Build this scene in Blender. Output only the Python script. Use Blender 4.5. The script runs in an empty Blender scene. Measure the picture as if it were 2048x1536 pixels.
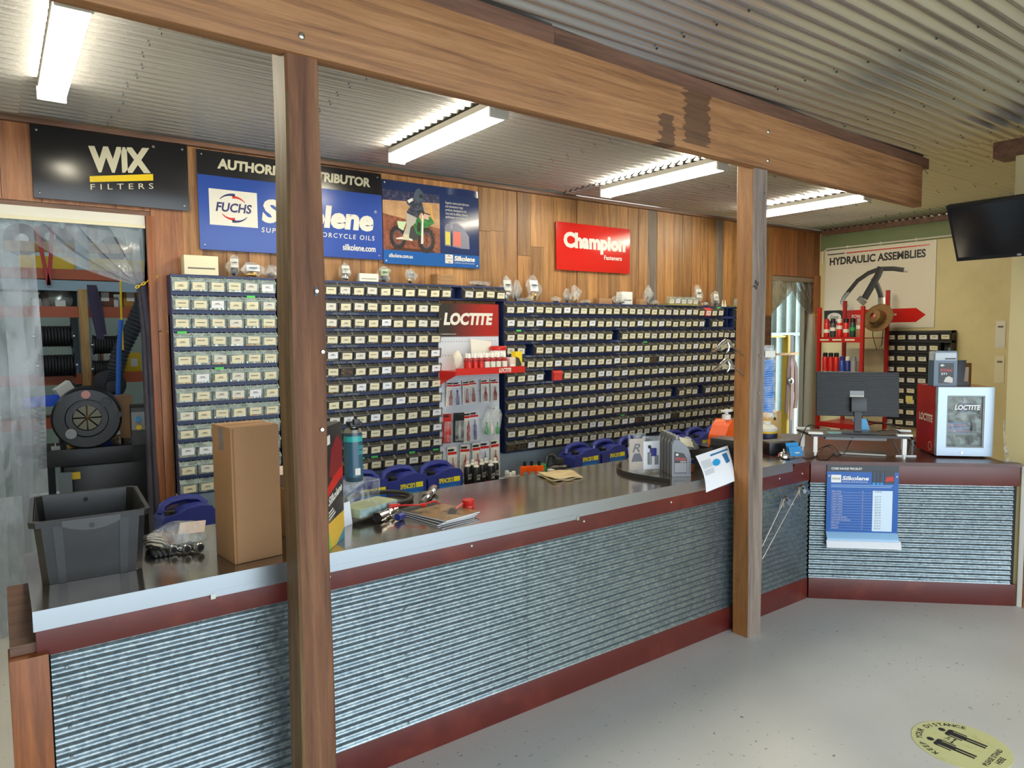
import bpy, bmesh, math, random
from mathutils import Vector, Matrix
random.seed(7)
SC = bpy.context.scene
COL = SC.collection
PI = math.pi

# ------------------------------------------------------------------ camera
FPX = 1411.2
RC = Matrix(((0.8071353, 0.0487783, -0.5883479),
             (-0.5902861, 0.0502371, -0.8056293),
             (-0.0097403, 0.9975454, 0.0693413)))
EYE = Vector((0, 0, 1.75))
cd = bpy.data.cameras.new('camera')
cd.sensor_width = 36.0
cd.lens = 36.0 * FPX / 2048.0
cd.clip_start = 0.05
cam = bpy.data.objects.new('camera', cd)
COL.objects.link(cam)
cam.matrix_world = Matrix.Translation(EYE) @ RC.to_4x4()
SC.camera = cam

# ------------------------------------------------------------------ sky and exposure
WORLD_STRENGTH = 5.0
TUBE_STRENGTH = 64.0
w = bpy.data.worlds.new('overcast_sky')
SC.world = w
w.use_nodes = True
bg = w.node_tree.nodes['Background']
bg.inputs['Color'].default_value = (0.82, 0.915, 1.0, 1)
bg.inputs['Strength'].default_value = WORLD_STRENGTH
SC.view_settings.view_transform = 'Standard'
SC.view_settings.look = 'None'
SC.view_settings.gamma = 1.0
SC.view_settings.use_curve_mapping = False
SC.view_settings.exposure = 0.22
SC.cycles.max_bounces = 7
SC.cycles.diffuse_bounces = 4
SC.cycles.glossy_bounces = 3
SC.cycles.transmission_bounces = 3
SC.cycles.transparent_max_bounces = 12
SC.cycles.adaptive_threshold = 0.02
SC.cycles.caustics_reflective = False
SC.cycles.caustics_refractive = False
SC.cycles.sample_clamp_indirect = 6.0

def portal(loc, rot, sx, sy):
    l = bpy.data.lights.new('daylight_portal', 'AREA')
    l.shape = 'RECTANGLE'
    l.size = sx
    l.size_y = sy
    l.cycles.is_portal = True
    o = bpy.data.objects.new('daylight_portal', l)
    COL.objects.link(o)
    o.location = loc
    o.rotation_euler = rot
# the open shop front behind the viewer lets the daylight in
portal((1.6, -2.5, 1.5), (PI / 2, 0, 0), 7.1, 2.9)

# ------------------------------------------------------------------ pixel helpers (a photo point on a known plane)
def _ray(p):
    return RC @ Vector((p[0] - 1024, -(p[1] - 768), -FPX))
def PZ(x, y, z):
    r = _ray((x, y)); return EYE + r * ((z - EYE.z) / r.z)
def PY(x, y, yy):
    r = _ray((x, y)); return EYE + r * ((yy - EYE.y) / r.y)
def PX(x, y, xx):
    r = _ray((x, y)); return EYE + r * ((xx - EYE.x) / r.x)

# ------------------------------------------------------------------ materials
def lin(h):
    h = h.lstrip('#')
    c = [int(h[i:i + 2], 16) / 255 for i in (0, 2, 4)]
    return tuple(x / 12.92 if x <= 0.04045 else ((x + 0.055) / 1.055) ** 2.4 for x in c) + (1,)
MATS = {}
def _new(name):
    m = bpy.data.materials.new(name)
    m.use_nodes = True
    return m, m.node_tree.nodes, m.node_tree.links, m.node_tree.nodes['Principled BSDF']
def mat(name, col, rough=0.5, metal=0.0, alpha=1.0, trans=0.0, emis=None, es=0.0, spec=0.5, ior=1.45):
    if name in MATS:
        return MATS[name]
    m, n, l, b = _new(name)
    b.inputs['Base Color'].default_value = lin(col)
    b.inputs['Roughness'].default_value = rough
    b.inputs['Metallic'].default_value = metal
    b.inputs['Alpha'].default_value = alpha
    b.inputs['Transmission Weight'].default_value = trans
    b.inputs['Specular IOR Level'].default_value = spec
    b.inputs['IOR'].default_value = ior
    if emis:
        b.inputs['Emission Color'].default_value = lin(emis)
        b.inputs['Emission Strength'].default_value = es
    MATS[name] = m
    return m
def ramp(n, stops):
    r = n.new('ShaderNodeValToRGB')
    e = r.color_ramp.elements
    while len(e) < len(stops):
        e.new(0.5)
    for i, (p, c) in enumerate(stops):
        e[i].position = p
        e[i].color = lin(c) if isinstance(c, str) else (c, c, c, 1)
    return r
def coords(n, l, scale, rnd=True, rot=(0, 0, 0)):
    tc = n.new('ShaderNodeTexCoord')
    mp = n.new('ShaderNodeMapping')
    mp.inputs['Scale'].default_value = scale
    mp.inputs['Rotation'].default_value = rot
    l.new(tc.outputs['Object'], mp.inputs['Vector'])
    if rnd:
        oi = n.new('ShaderNodeObjectInfo')
        ml = n.new('ShaderNodeMath'); ml.operation = 'MULTIPLY'; ml.inputs[1].default_value = 37.0
        l.new(oi.outputs['Random'], ml.inputs[0])
        cb = n.new('ShaderNodeCombineXYZ')
        for i in range(3):
            l.new(ml.outputs[0], cb.inputs[i])
        l.new(cb.outputs[0], mp.inputs['Location'])
    return mp.outputs[0], tc
def noise(n, l, vec, scale, detail=6, rough=0.6, dist=0.0):
    t = n.new('ShaderNodeTexNoise')
    t.inputs['Scale'].default_value = scale
    t.inputs['Detail'].default_value = detail
    t.inputs['Roughness'].default_value = rough
    t.inputs['Distortion'].default_value = dist
    l.new(vec, t.inputs['Vector'])
    return t.outputs['Fac']
def mixc(n, l, fac, a, b, mode='MIX'):
    x = n.new('ShaderNodeMix'); x.data_type = 'RGBA'; x.blend_type = mode
    for sock, v in ((x.inputs['Factor'], fac), (x.inputs['A'], a), (x.inputs['B'], b)):
        if hasattr(v, 'is_output'):
            l.new(v, sock)
        elif isinstance(v, str):
            sock.default_value = lin(v)
        else:
            sock.default_value = v
    return x.outputs['Result']
def bump(n, l, b, h, strength=0.2, dist=0.01):
    x = n.new('ShaderNodeBump')
    x.inputs['Strength'].default_value = strength
    x.inputs['Distance'].default_value = dist
    l.new(h, x.inputs['Height'])
    l.new(x.outputs['Normal'], b.inputs['Normal'])
def wood(name, dark, mid, light, axis='z', rough=0.55, var=0.35, grain=9.0, knots=True):
    m, n, l, b = _new(name)
    sc = {'x': (0.55, grain, grain), 'y': (grain, 0.55, grain), 'z': (grain, grain, 0.55)}[axis]
    v, tc = coords(n, l, sc)
    f1 = noise(n, l, v, 2.2, 8, 0.65, 0.6)
    r1 = ramp(n, [(0.28, dark), (0.5, mid), (0.72, light)])
    l.new(f1, r1.inputs[0])
    fine = noise(n, l, v, 14.0, 4, 0.7)
    r2 = ramp(n, [(0.3, 0.72), (0.65, 1.08)])
    l.new(fine, r2.inputs[0])
    c = mixc(n, l, 0.75, r1.outputs[0], r2.outputs[0], 'MULTIPLY')
    if knots:
        s2 = {'x': (1.2, 6, 6), 'y': (6, 1.2, 6), 'z': (6, 6, 1.2)}[axis]
        v2, _ = coords(n, l, s2)
        k = noise(n, l, v2, 1.1, 3, 0.5, 1.2)
        r3 = ramp(n, [(0.66, 0.0), (0.76, 1.0)])
        l.new(k, r3.inputs[0])
        c = mixc(n, l, r3.outputs[0], c, mixc(n, l, 0.6, c, dark))
    oi = n.new('ShaderNodeObjectInfo')
    r4 = ramp(n, [(0.0, 1.0 - var), (1.0, 1.0 + var * 0.35)])
    l.new(oi.outputs['Random'], r4.inputs[0])
    c = mixc(n, l, 1.0, c, r4.outputs[0], 'MULTIPLY')
    l.new(c, b.inputs['Base Color'])
    b.inputs['Roughness'].default_value = rough
    bump(n, l, b, fine, 0.25, 0.004)
    MATS[name] = m
    return m
def galv(name, c1, c2, c3, rough=0.42, metal=0.75, scale=60.0, big_=0.82):
    m, n, l, b = _new(name)
    v, tc = coords(n, l, (1, 1, 1), False)
    vo = n.new('ShaderNodeTexVoronoi'); vo.inputs['Scale'].default_value = scale
    l.new(v, vo.inputs['Vector'])
    sp = n.new('ShaderNodeSeparateColor'); l.new(vo.outputs['Color'], sp.inputs[0])
    f = noise(n, l, v, scale * 0.6, 5, 0.7)
    mx = n.new('ShaderNodeMath'); mx.operation = 'MULTIPLY_ADD'; mx.inputs[1].default_value = 0.45; 
    l.new(sp.outputs[0], mx.inputs[0])
    ml = n.new('ShaderNodeMath'); ml.operation = 'MULTIPLY'; ml.inputs[1].default_value = 0.55
    l.new(f, ml.inputs[0]); l.new(ml.outputs[0], mx.inputs[2])
    r = ramp(n, [(0.25, c1), (0.5, c2), (0.75, c3)])
    l.new(mx.outputs[0], r.inputs[0])
    big = noise(n, l, v, 1.3, 4, 0.6)
    r2 = ramp(n, [(0.3, big_), (0.7, 1.04)]); l.new(big, r2.inputs[0])
    c = mixc(n, l, 1.0, r.outputs[0], r2.outputs[0], 'MULTIPLY')
    l.new(c, b.inputs['Base Color'])
    b.inputs['Metallic'].default_value = metal
    rr = ramp(n, [(0.2, rough - 0.03), (0.8, rough + 0.04)]); l.new(mx.outputs[0], rr.inputs[0])
    l.new(rr.outputs[0], b.inputs['Roughness'])
    MATS[name] = m
    return m
def speck(name, base, dirt, rough=0.4, scale=3.0, lo=0.55, hi=0.7, metal=0.0, bmp=0.0, amount=1.0):
    m, n, l, b = _new(name)
    v, tc = coords(n, l, (1, 1, 1), False)
    f = noise(n, l, v, scale, 7, 0.65)
    r = ramp(n, [(lo, 0.0), (hi, amount)]); l.new(f, r.inputs[0])
    c = mixc(n, l, r.outputs[0], base, dirt)
    l.new(c, b.inputs['Base Color'])
    b.inputs['Roughness'].default_value = rough
    b.inputs['Metallic'].default_value = metal
    if bmp:
        bump(n, l, b, f, bmp, 0.003)
    MATS[name] = m
    return m
def clear(name, tint, opac, rough=0.12, wrinkle=0.0, scale=18.0):
    """thin clear or smoky plastic: part see-through, part glossy film"""
    m, n, l, b = _new(name)
    b.inputs['Base Color'].default_value = lin(tint)
    b.inputs['Roughness'].default_value = rough
    b.inputs['Specular IOR Level'].default_value = 0.6
    tr = n.new('ShaderNodeBsdfTransparent')
    tr.inputs['Color'].default_value = (0.97, 0.98, 0.98, 1)
    ms = n.new('ShaderNodeMixShader')
    out = n['Material Output']
    l.new(tr.outputs[0], ms.inputs[1]); l.new(b.outputs[0], ms.inputs[2])
    l.new(ms.outputs[0], out.inputs['Surface'])
    v, tc = coords(n, l, (1, 1, 0.35) if wrinkle else (1, 1, 1))
    f = noise(n, l, v, scale, 4, 0.6, 0.8)
    r = ramp(n, [(0.35, max(0, opac - 0.18)), (0.7, min(1, opac + 0.2))]); l.new(f, r.inputs[0])
    l.new(r.outputs[0], ms.inputs[0])
    if wrinkle:
        bump(n, l, b, f, wrinkle, 0.02)
    MATS[name] = m
    return m

# ------------------------------------------------------------------ mesh builder
class MB:
    def __init__(s):
        s.v = []; s.f = []; s.m = []; s.s = []
    def add(s, vs, fs, mi=0, sm=False):
        o = len(s.v)
        s.v += [Vector(p) for p in vs]
        for f in fs:
            s.f.append([i + o for i in f]); s.m.append(mi); s.s.append(sm)
        return s
    def box(s, x0, y0, z0, x1, y1, z1, mi=0, bev=0.0):
        if x1 < x0: x0, x1 = x1, x0
        if y1 < y0: y0, y1 = y1, y0
        if z1 < z0: z0, z1 = z1, z0
        if bev <= 0:
            vs = [(x, y, z) for z in (z0, z1) for y in (y0, y1) for x in (x0, x1)]
            fs = [(0, 2, 3, 1), (4, 5, 7, 6), (0, 1, 5, 4), (2, 6, 7, 3), (0, 4, 6, 2), (1, 3, 7, 5)]
            return s.add(vs, fs, mi)
        bm = bmesh.new()
        bmesh.ops.create_cube(bm, size=1.0)
        for q in bm.verts:
            q.co = Vector(((x0 + x1) / 2 + q.co.x * (x1 - x0), (y0 + y1) / 2 + q.co.y * (y1 - y0), (z0 + z1) / 2 + q.co.z * (z1 - z0)))
        bmesh.ops.bevel(bm, geom=bm.edges[:], offset=bev, segments=2, profile=0.6, affect='EDGES')
        bm.verts.ensure_lookup_table()
        s.add([q.co.copy() for q in bm.verts], [[q.index for q in f.verts] for f in bm.faces], mi, True)
        bm.free()
        return s
    def obox(s, c, u, v, w_, mi=0):
        """oriented box: centre and three half-extent vectors"""
        c, u, v, w_ = Vector(c), Vector(u), Vector(v), Vector(w_)
        vs = [c + u * a + v * b + w_ * d for d in (-1, 1) for b in (-1, 1) for a in (-1, 1)]
        fs = [(0, 2, 3, 1), (4, 5, 7, 6), (0, 1, 5, 4), (2, 6, 7, 3), (0, 4, 6, 2), (1, 3, 7, 5)]
        return s.add(vs, fs, mi)
    def bar(s, p0, p1, wd, ht, mi=0):
        p0, p1 = Vector(p0), Vector(p1)
        d = (p1 - p0)
        up = Vector((0, 0, 1)) if abs(d.normalized().z) < 0.95 else Vector((0, 1, 0))
        sd = d.cross(up).normalized()
        up = sd.cross(d).normalized()
        return s.obox((p0 + p1) / 2, d / 2, sd * wd / 2, up * ht / 2, mi)
    def rings(s, rs, mi=0, cap=True, sm=True, close=False):
        o = len(s.v); k = len(rs[0])
        for r in rs:
            s.v += [Vector(p) for p in r]
        nr = len(rs)
        for i in range(nr if close else nr - 1):
            for j in range(k):
                a = o + i * k + j; b = o + i * k + (j + 1) % k
                c = o + ((i + 1) % nr) * k + (j + 1) % k; d = o + ((i + 1) % nr) * k + j
                s.f.append([a, b, c, d]); s.m.append(mi); s.s.append(sm)
        if cap and not close:
            s.f.append([o + j for j in reversed(range(k))]); s.m.append(mi); s.s.append(False)
            s.f.append([o + (nr - 1) * k + j for j in range(k)]); s.m.append(mi); s.s.append(False)
        return s
    def tube(s, pts, r, n=8, mi=0, cap=True, flat=1.0, close=False):
        pts = [Vector(p) for p in pts]
        rs = []
        t0 = (pts[1] - pts[0]).normalized()
        up = Vector((0, 0, 1)) if abs(t0.z) < 0.9 else Vector((1, 0, 0))
        nrm = (up - t0 * up.dot(t0)).normalized()
        N = len(pts)
        for i, p in enumerate(pts):
            if close:
                t = (pts[(i + 1) % N] - pts[i - 1]).normalized()
            elif i == 0:
                t = (pts[1] - pts[0]).normalized()
            elif i == N - 1:
                t = (pts[-1] - pts[-2]).normalized()
            else:
                t = (pts[i + 1] - pts[i - 1]).normalized()
            nrm = (nrm - t * nrm.dot(t))
            nrm = nrm.normalized() if nrm.length > 1e-6 else t.orthogonal().normalized()
            bn = t.cross(nrm)
            rr = r[i] if isinstance(r, (list, tuple)) else r
            rs.append([p + nrm * math.cos(a) * rr * flat + bn * math.sin(a) * rr for a in [2 * PI * j / n for j in range(n)]])
        return s.rings(rs, mi, cap, True, close)
    def cyl(s, p0, p1, r0, r1=None, n=14, mi=0, cap=True):
        return s.tube([p0, p1], [r0, r0 if r1 is None else r1], n, mi, cap)
    def lathe(s, prof, o=(0, 0, 0), n=16, mi=0, M=None, cap=True, sx=1.0, sy=1.0):
        o = Vector(o)
        rs = []
        for r, z in prof:
            r = max(r, 1e-5)
            rs.append([Vector((r * sx * math.cos(a), r * sy * math.sin(a), z)) for a in [2 * PI * j / n for j in range(n)]])
        if M is not None:
            rs = [[M @ p for p in q] for q in rs]
        rs = [[p + o for p in q] for q in rs]
        return s.rings(rs, mi, cap)
    def prism(s, poly, a0, a1, axes='xzy', mi=0, sm=False, off=(0, 0, 0)):
        """poly in the first two axes, extruded along the third"""
        ix = ['xyz'.index(c) for c in axes]
        def mk(p, a):
            q = [0, 0, 0]
            q[ix[0]] = p[0]; q[ix[1]] = p[1]; q[ix[2]] = a
            return Vector(q) + Vector(off)
        k = len(poly)
        vs = [mk(p, a0) for p in poly] + [mk(p, a1) for p in poly]
        fs = [[i, (i + 1) % k, k + (i + 1) % k, k + i] for i in range(k)]
        s.add(vs, fs, mi, sm)
        s.add([mk(p, a0) for p in poly], [list(reversed(range(k)))], mi)
        s.add([mk(p, a1) for p in poly], [list(range(k))], mi)
        return s
    def sph(s, c, r, n=12, k=8, mi=0, sc=(1, 1, 1)):
        c = Vector(c)
        rs = []
        for i in range(k + 1):
            t = PI * i / k
            rr = max(math.sin(t), 1e-4) * r
            rs.append([c + Vector((rr * sc[0] * math.cos(a), rr * sc[1] * math.sin(a), -r * sc[2] * math.cos(t))) for a in [2 * PI * j / n for j in range(n)]])
        return s.rings(rs, mi, True)
    def quad(s, a, b, c, d, mi=0):
        return s.add([a, b, c, d], [(0, 1, 2, 3)], mi)
    def ribbon(s, pts, wv, th=0.002, mi=0, sm=True):
        """strip following pts; wv: half-width vectors"""
        pts = [Vector(p) for p in pts]
        wv = [Vector(q) for q in wv] if isinstance(wv, list) else [Vector(wv)] * len(pts)
        rs = []
        for i, p in enumerate(pts):
            t = (pts[min(i + 1, len(pts) - 1)] - pts[max(i - 1, 0)]).normalized()
            nn = t.cross(wv[i]).normalized() * th / 2
            rs.append([p - wv[i] - nn, p + wv[i] - nn, p + wv[i] + nn, p - wv[i] + nn])
        return s.rings(rs, mi, True, sm)
    def xf(s, M):
        s.v = [M @ p for p in s.v]
        return s
    def build(s, name, mats, parent=None, loc=None, rz=None, kind=None, fixn=True):
        me = bpy.data.meshes.new(name)
        me.from_pydata(s.v, [], s.f)
        if not isinstance(mats, (list, tuple)):
            mats = [mats]
        for m in mats:
            me.materials.append(m)
        me.polygons.foreach_set('material_index', s.m)
        me.polygons.foreach_set('use_smooth', s.s)
        if fixn:
            bm = bmesh.new(); bm.from_mesh(me)
            bmesh.ops.recalc_face_normals(bm, faces=bm.faces[:])
            bm.to_mesh(me); bm.free()
        if any(s.s):
            me.set_sharp_from_angle(angle=0.7)
        me.update()
        return link(name, me, parent, loc, rz, kind)
def link(name, me, parent=None, loc=None, rz=None, kind=None):
    o = bpy.data.objects.new(name, me)
    COL.objects.link(o)
    if parent: o.parent = parent
    if loc is not None: o.location = loc
    if rz is not None: o.rotation_euler = (0, 0, rz)
    if kind: o['kind'] = kind
    return o
def tag(o, label, cat, group=None):
    o['label'] = label
    o['category'] = cat
    if group: o['group'] = group
    return o
def T(name, label, cat, loc=(0, 0, 0), rz=0.0, group=None):
    o = bpy.data.objects.new(name, None)
    o.empty_display_size = 0.05
    COL.objects.link(o)
    o.location = loc
    o.rotation_euler = (0, 0, rz)
    return tag(o, label, cat, group)
def dup(o, parent=None, **kw):
    c = o.copy(); COL.objects.link(c)
    c.parent = parent
    for k, v in kw.items(): setattr(c, k, v)
    for ch in [q for q in o.children]:
        dup(ch, c)
    return c
# lettering: gathered here, turned into meshes in one go at the end
TEXTS = []
def TX(s, parent, o, u, v, w_, h, m, bold=0.0, shear=0.0, name='lettering', anchor='l', lift=0.0008, space=1.0):
    TEXTS.append((s, parent, Vector(o), Vector(u).normalized(), Vector(v).normalized(), w_, h, m, bold, shear, name, anchor, lift, space))

# ------------------------------------------------------------------ shared materials
W_PLANK = wood('plank_wood', '#6c4526', '#a37342', '#c09159', 'z', 0.5, 0.38)
W_PLANK_GREY = wood('weathered_plank', '#4c4036', '#6e6055', '#8a7a6a', 'z', 0.6, 0.15)
W_RED = wood('cedar_board', '#6e3f22', '#9c6237', '#b87d4c', 'z', 0.45, 0.3)
W_TRIM = wood('dark_trim_wood', '#4a3327', '#6b4a38', '#84604a', 'x', 0.55, 0.1)
W_POST1 = wood('old_post_wood', '#4a2f1f', '#704a31', '#866042', 'z', 0.75, 0.0, 9)
W_POST2 = wood('pine_post_wood', '#724723', '#a06c3c', '#b27f4d', 'z', 0.5, 0.0, 7)
W_GREY = wood('grey_timber', '#5c5048', '#85776c', '#9a8c80', 'z', 0.6, 0.0, 8)
W_JAMB = wood('door_jamb_wood', '#6a3a1c', '#8f5228', '#a9683a', 'z', 0.5, 0.1)
W_CLAD = wood('cladding_wood', '#7d4a24', '#a9713e', '#c08a52', 'y', 0.5, 0.2)
W_PINE = wood('pale_pine', '#8f6a34', '#b58b4c', '#c9a363', 'z', 0.6, 0.1)
M_RAIL = speck('oxblood_paint', '#561f1a', '#6e2e23', 0.35, 5, 0.5, 0.75)
M_MAROON_TOP = speck('maroon_laminate', '#4a2621', '#5c372f', 0.28, 6, 0.5, 0.75)
M_GALV = galv('galvanised_sheet', '#6f7e85', '#7f8d93', '#919ea2', 0.33, 0.8, 75)
M_CEIL = mat('ceiling_zinc', '#c6c5c4', 0.25, 0.84)
M_BEIGE = speck('cream_wall_paint', '#d2c596', '#bfb183', 0.6, 1.5, 0.5, 0.8)
M_GREEN = speck('sage_green_paint', '#6c7853', '#626d4b', 0.6, 2, 0.5, 0.8)
M_PALE = speck('pale_blue_board', '#a9b9c2', '#9aa9b2', 0.5, 2, 0.5, 0.8)
M_WHITE = mat('white_plastic', '#e6e6e2', 0.4)
M_OFFWHITE = mat('offwhite_card', '#d9d6cb', 0.6)
M_PAPER = mat('white_paper', '#e4e6ea', 0.7)
M_CREAM = mat('cream_card', '#dcd5b8', 0.65)
M_BLACK = mat('black_plastic', '#17181b', 0.35)
M_BLACK_MATT = mat('black_rubber', '#1d1c1c', 0.6)
M_DKGREY = mat('charcoal_plastic', '#35373a', 0.4)
M_GREY = mat('grey_plastic', '#8b8d8f', 0.4)
M_CHROME = mat('chrome', '#d8d8d6', 0.12, 1.0)
M_STEELP = mat('zinc_steel', '#b4b4ae', 0.3, 1.0)
M_SCREW = mat('screw_steel', '#9aa1a6', 0.35, 0.9)
M_BRASS = mat('brass', '#b08a45', 0.3, 0.9)
M_RED = mat('red_plastic', '#c0231d', 0.35)
M_REDP = mat('red_enamel', '#a8201c', 0.35)
M_ORANGE = mat('orange_plastic', '#ea5a12', 0.35)
M_YELLOW = mat('yellow_paint', '#d8b416', 0.4)
M_BLUE = mat('blue_plastic', '#2a3480', 0.4)
M_NAVY = mat('navy_plastic', '#26407c', 0.42)
M_SILKBLUE = mat('royal_blue_print', '#2b4a9c', 0.3)
M_CYAN = mat('sky_blue_print', '#2f8fd0', 0.4)
M_GREENP = mat('green_plastic', '#2f8f4f', 0.4)
M_LIME = mat('lime_tag', '#56cf5c', 0.6)
M_CARD = speck('brown_cardboard', '#9a7551', '#8e6945', 0.75, 3, 0.45, 0.8)
M_CARD2 = mat('dark_cardboard', '#8d6238', 0.75)
M_PRINTK = mat('black_print', '#1c1d20', 0.5)
M_FILM = clear('clear_film', '#e8ecec', 0.22, 0.1, 0.6, 30)
M_ACRYL = clear('clear_acrylic', '#eef2f2', 0.1, 0.05)
M_BINCLEAR = clear('clear_bin_plastic', '#c9d6cf', 0.34, 0.2)
M_BINSMOKE = clear('smoky_bin_plastic', '#55534c', 0.5, 0.3)
M_PVC = clear('pvc_strip_film', '#a3abb6', 0.27, 0.14, 0.35, 9)
M_FGREY = mat('mid_grey_fabric', '#6e6660', 0.8)

def steel_top():
    m, n, l, b = _new('brushed_steel')
    v, _ = coords(n, l, (1.2, 26, 26), False)
    f = noise(n, l, v, 6, 6, 0.65)
    v2, _ = coords(n, l, (1, 1, 1), False)
    g = noise(n, l, v2, 2.2, 5, 0.6)
    r = ramp(n, [(0.3, '#a39a92'), (0.7, '#c4beb7')]); l.new(g, r.inputs[0])
    l.new(r.outputs[0], b.inputs['Base Color'])
    b.inputs['Metallic'].default_value = 0.95
    rr = ramp(n, [(0.3, 0.10), (0.75, 0.2)]); l.new(f, rr.inputs[0])
    l.new(rr.outputs[0], b.inputs['Roughness'])
    bump(n, l, b, f, 0.04, 0.002)
    return m
M_STEEL = steel_top()
M_LIP = mat('steel_lip', '#a3acb3', 0.3, 0.9)

def floor_mat():
    m, n, l, b = _new('painted_concrete')
    v, _ = coords(n, l, (1, 1, 1), False)
    f = noise(n, l, v, 1.1, 5, 0.6)
    r = ramp(n, [(0.3, '#c8c8c4'), (0.7, '#d4d4d1')]); l.new(f, r.inputs[0])
    sp = noise(n, l, v, 34, 4, 0.6)
    r2 = ramp(n, [(0.65, 0.0), (0.69, 1.0)]); l.new(sp, r2.inputs[0])
    md = noise(n, l, v, 0.9, 3, 0.5)
    r3 = ramp(n, [(0.40, 0.1), (0.6, 0.9)]); l.new(md, r3.inputs[0])
    mu = n.new('ShaderNodeMath'); mu.operation = 'MULTIPLY'
    l.new(r2.outputs[0], mu.inputs[0]); l.new(r3.outputs[0], mu.inputs[1])
    c = mixc(n, l, mu.outputs[0], r.outputs[0], '#5a5750')
    # scuffed patch where people stand at the counter
    mp = n.new('ShaderNodeMapping'); mp.inputs['Location'].default_value = (-2.75, -2.2, 0)
    tc = n.new('ShaderNodeTexCoord'); l.new(tc.outputs['Object'], mp.inputs['Vector'])
    ln = n.new('ShaderNodeVectorMath'); ln.operation = 'LENGTH'
    mp2 = n.new('ShaderNodeMapping'); mp2.inputs['Scale'].default_value = (1.6, 3.2, 1)
    l.new(mp.outputs[0], mp2.inputs['Vector']); l.new(mp2.outputs[0], ln.inputs[0])
    r5 = ramp(n, [(0.1, 1.0), (0.9, 0.0)]); l.new(ln.outputs['Value'], r5.inputs[0])
    gr = noise(n, l, v, 150, 3, 0.7)
    r6 = ramp(n, [(0.45, 0.0), (0.7, 0.45)]); l.new(gr, r6.inputs[0])
    mu2 = n.new('ShaderNodeMath'); mu2.operation = 'MULTIPLY'
    l.new(r5.outputs[0], mu2.inputs[0]); l.new(r6.outputs[0], mu2.inputs[1])
    c = mixc(n, l, mu2.outputs[0], c, '#7d7a70')
    l.new(c, b.inputs['Base Color'])
    b.inputs['Roughness'].default_value = 0.38
    return m
M_FLOOR = floor_mat()

# ------------------------------------------------------------------ structure
YW = 5.0          # back wall face
XR = 8.5          # side wall face
ZC = 3.03         # ceiling
MB().box(-2.2, -6, -0.12, 12.8, 10.2, 0).build('floor', M_FLOOR, kind='structure')

# corrugated sheet: ribs run along x, waves along y, lower face visible
def corr_mesh(name, L, waves, pitch, amp, m, seg=8, axis='ceil'):
    b = MB()
    vs, fs = [], []
    N = waves * seg
    for i in range(N + 1):
        d = pitch * i / seg
        z = amp * math.cos(2 * PI * i / seg)
        vs += [(0, d, z), (L, d, z)]
    for i in range(N):
        fs.append((2 * i, 2 * i + 2, 2 * i + 3, 2 * i + 1))
    b.add(vs, fs, 0, True)
    me = bpy.data.meshes.new(name)
    me.from_pydata([tuple(v) for v in b.v], [], b.f)
    me.materials.append(m)
    me.polygons.foreach_set('use_smooth', [True] * len(fs))
    me.update()
    return me
ceil = MB().box(-2.2, -2.6, ZC + 0.035, XR + 0.2, YW + 0.15, ZC + 0.12).build('ceiling', M_CEIL, kind='structure')  # flat board hidden above the corrugated sheets, added to block light
spans = [(-2.0, 0.17, 0.0), (0.13, 4.25, 0.006), (4.2, XR, -0.004)]
spans_near = [(-2.0, 1.2, 0.002), (1.15, 5.5, -0.012), (5.45, XR, 0.008)]
for j in range(10):
    y0 = 4.95 - 0.76 * (j + 1)
    for x0, x1, dz in (spans if y0 > 2.2 else spans_near):
        key = 'corrugated_sheet_%d' % round((x1 - x0) * 1000)
        me = bpy.data.meshes.get(key) or corr_mesh(key, x1 - x0, 10, 0.077, 0.012, M_CEIL)
        link('corrugated_sheet', me, ceil, (x0, y0, ZC + dz + 0.0015 * (j % 2)))

sw_ = MB()
for xq in [0.6 + 0.92 * k for k in range(9)]:
    for yq_ in [1.3 + 0.154 * k for k in range(24)]:
        sw_.cyl((xq + 0.02 * (int(yq_ * 10) % 2), yq_, ZC - 0.0115), (xq + 0.02 * (int(yq_ * 10) % 2), yq_, ZC - 0.019), 0.006, 0.004, 6)
so_ = sw_.build('screws', mat('dark_screw', '#3c4042', 0.5, 0.5), ceil); so_['kind'] = 'stuff'
# back wall: backing sheet with two openings, boards in front
wb = MB()
for x0, x1, z0, z1 in [(-2.2, -0.5, 0, 3), (-0.5, 0.80, 2.52, 3), (0.80, 7.5, 0, 3), (7.5, 8.4, 2.43, 3), (8.4, 8.7, 0, 3)]:
    wb.box(x0, YW, z0, x1, YW + 0.1, z1)
wall_back = wb.build('wall_back', W_TRIM, kind='structure')
rp = random.Random(3)
x = 0.862
while x < 7.5:
    wd = rp.choice([0.118, 0.132, 0.14, 0.145])
    if x + wd > 7.46: wd = 7.5 - x
    grey = (5.30 < x < 5.44) or (6.42 < x < 6.55)
    zlo = 1.95 if x > 0.9 else 0.75
    dy = rp.uniform(0.004, 0.012)
    cut = rp.uniform(2.25, 2.7) if rp.random() < 0.25 else None
    segs = [(zlo, 2.99)] if cut is None else [(zlo, cut), (cut + 0.003, 2.99)]
    for za, zb in segs:
        h = (zb - za)
        MB().box(0.0015, -dy, -h / 2, wd - 0.0015, 0, h / 2).build('plank', W_PLANK_GREY if grey else W_PLANK, wall_back, (x, YW, (za + zb) / 2))
    x += wd
x = -0.5
while x < 0.85:
    wd = 0.19
    za = 2.55 if x < 0.78 else 1.8
    MB().box(0.0015, -0.012, -(2.99 - za) / 2, wd - 0.0015, 0, (2.99 - za) / 2).build('plank', W_RED, wall_back, (x, YW, (2.99 + za) / 2))
    x += wd
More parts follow.
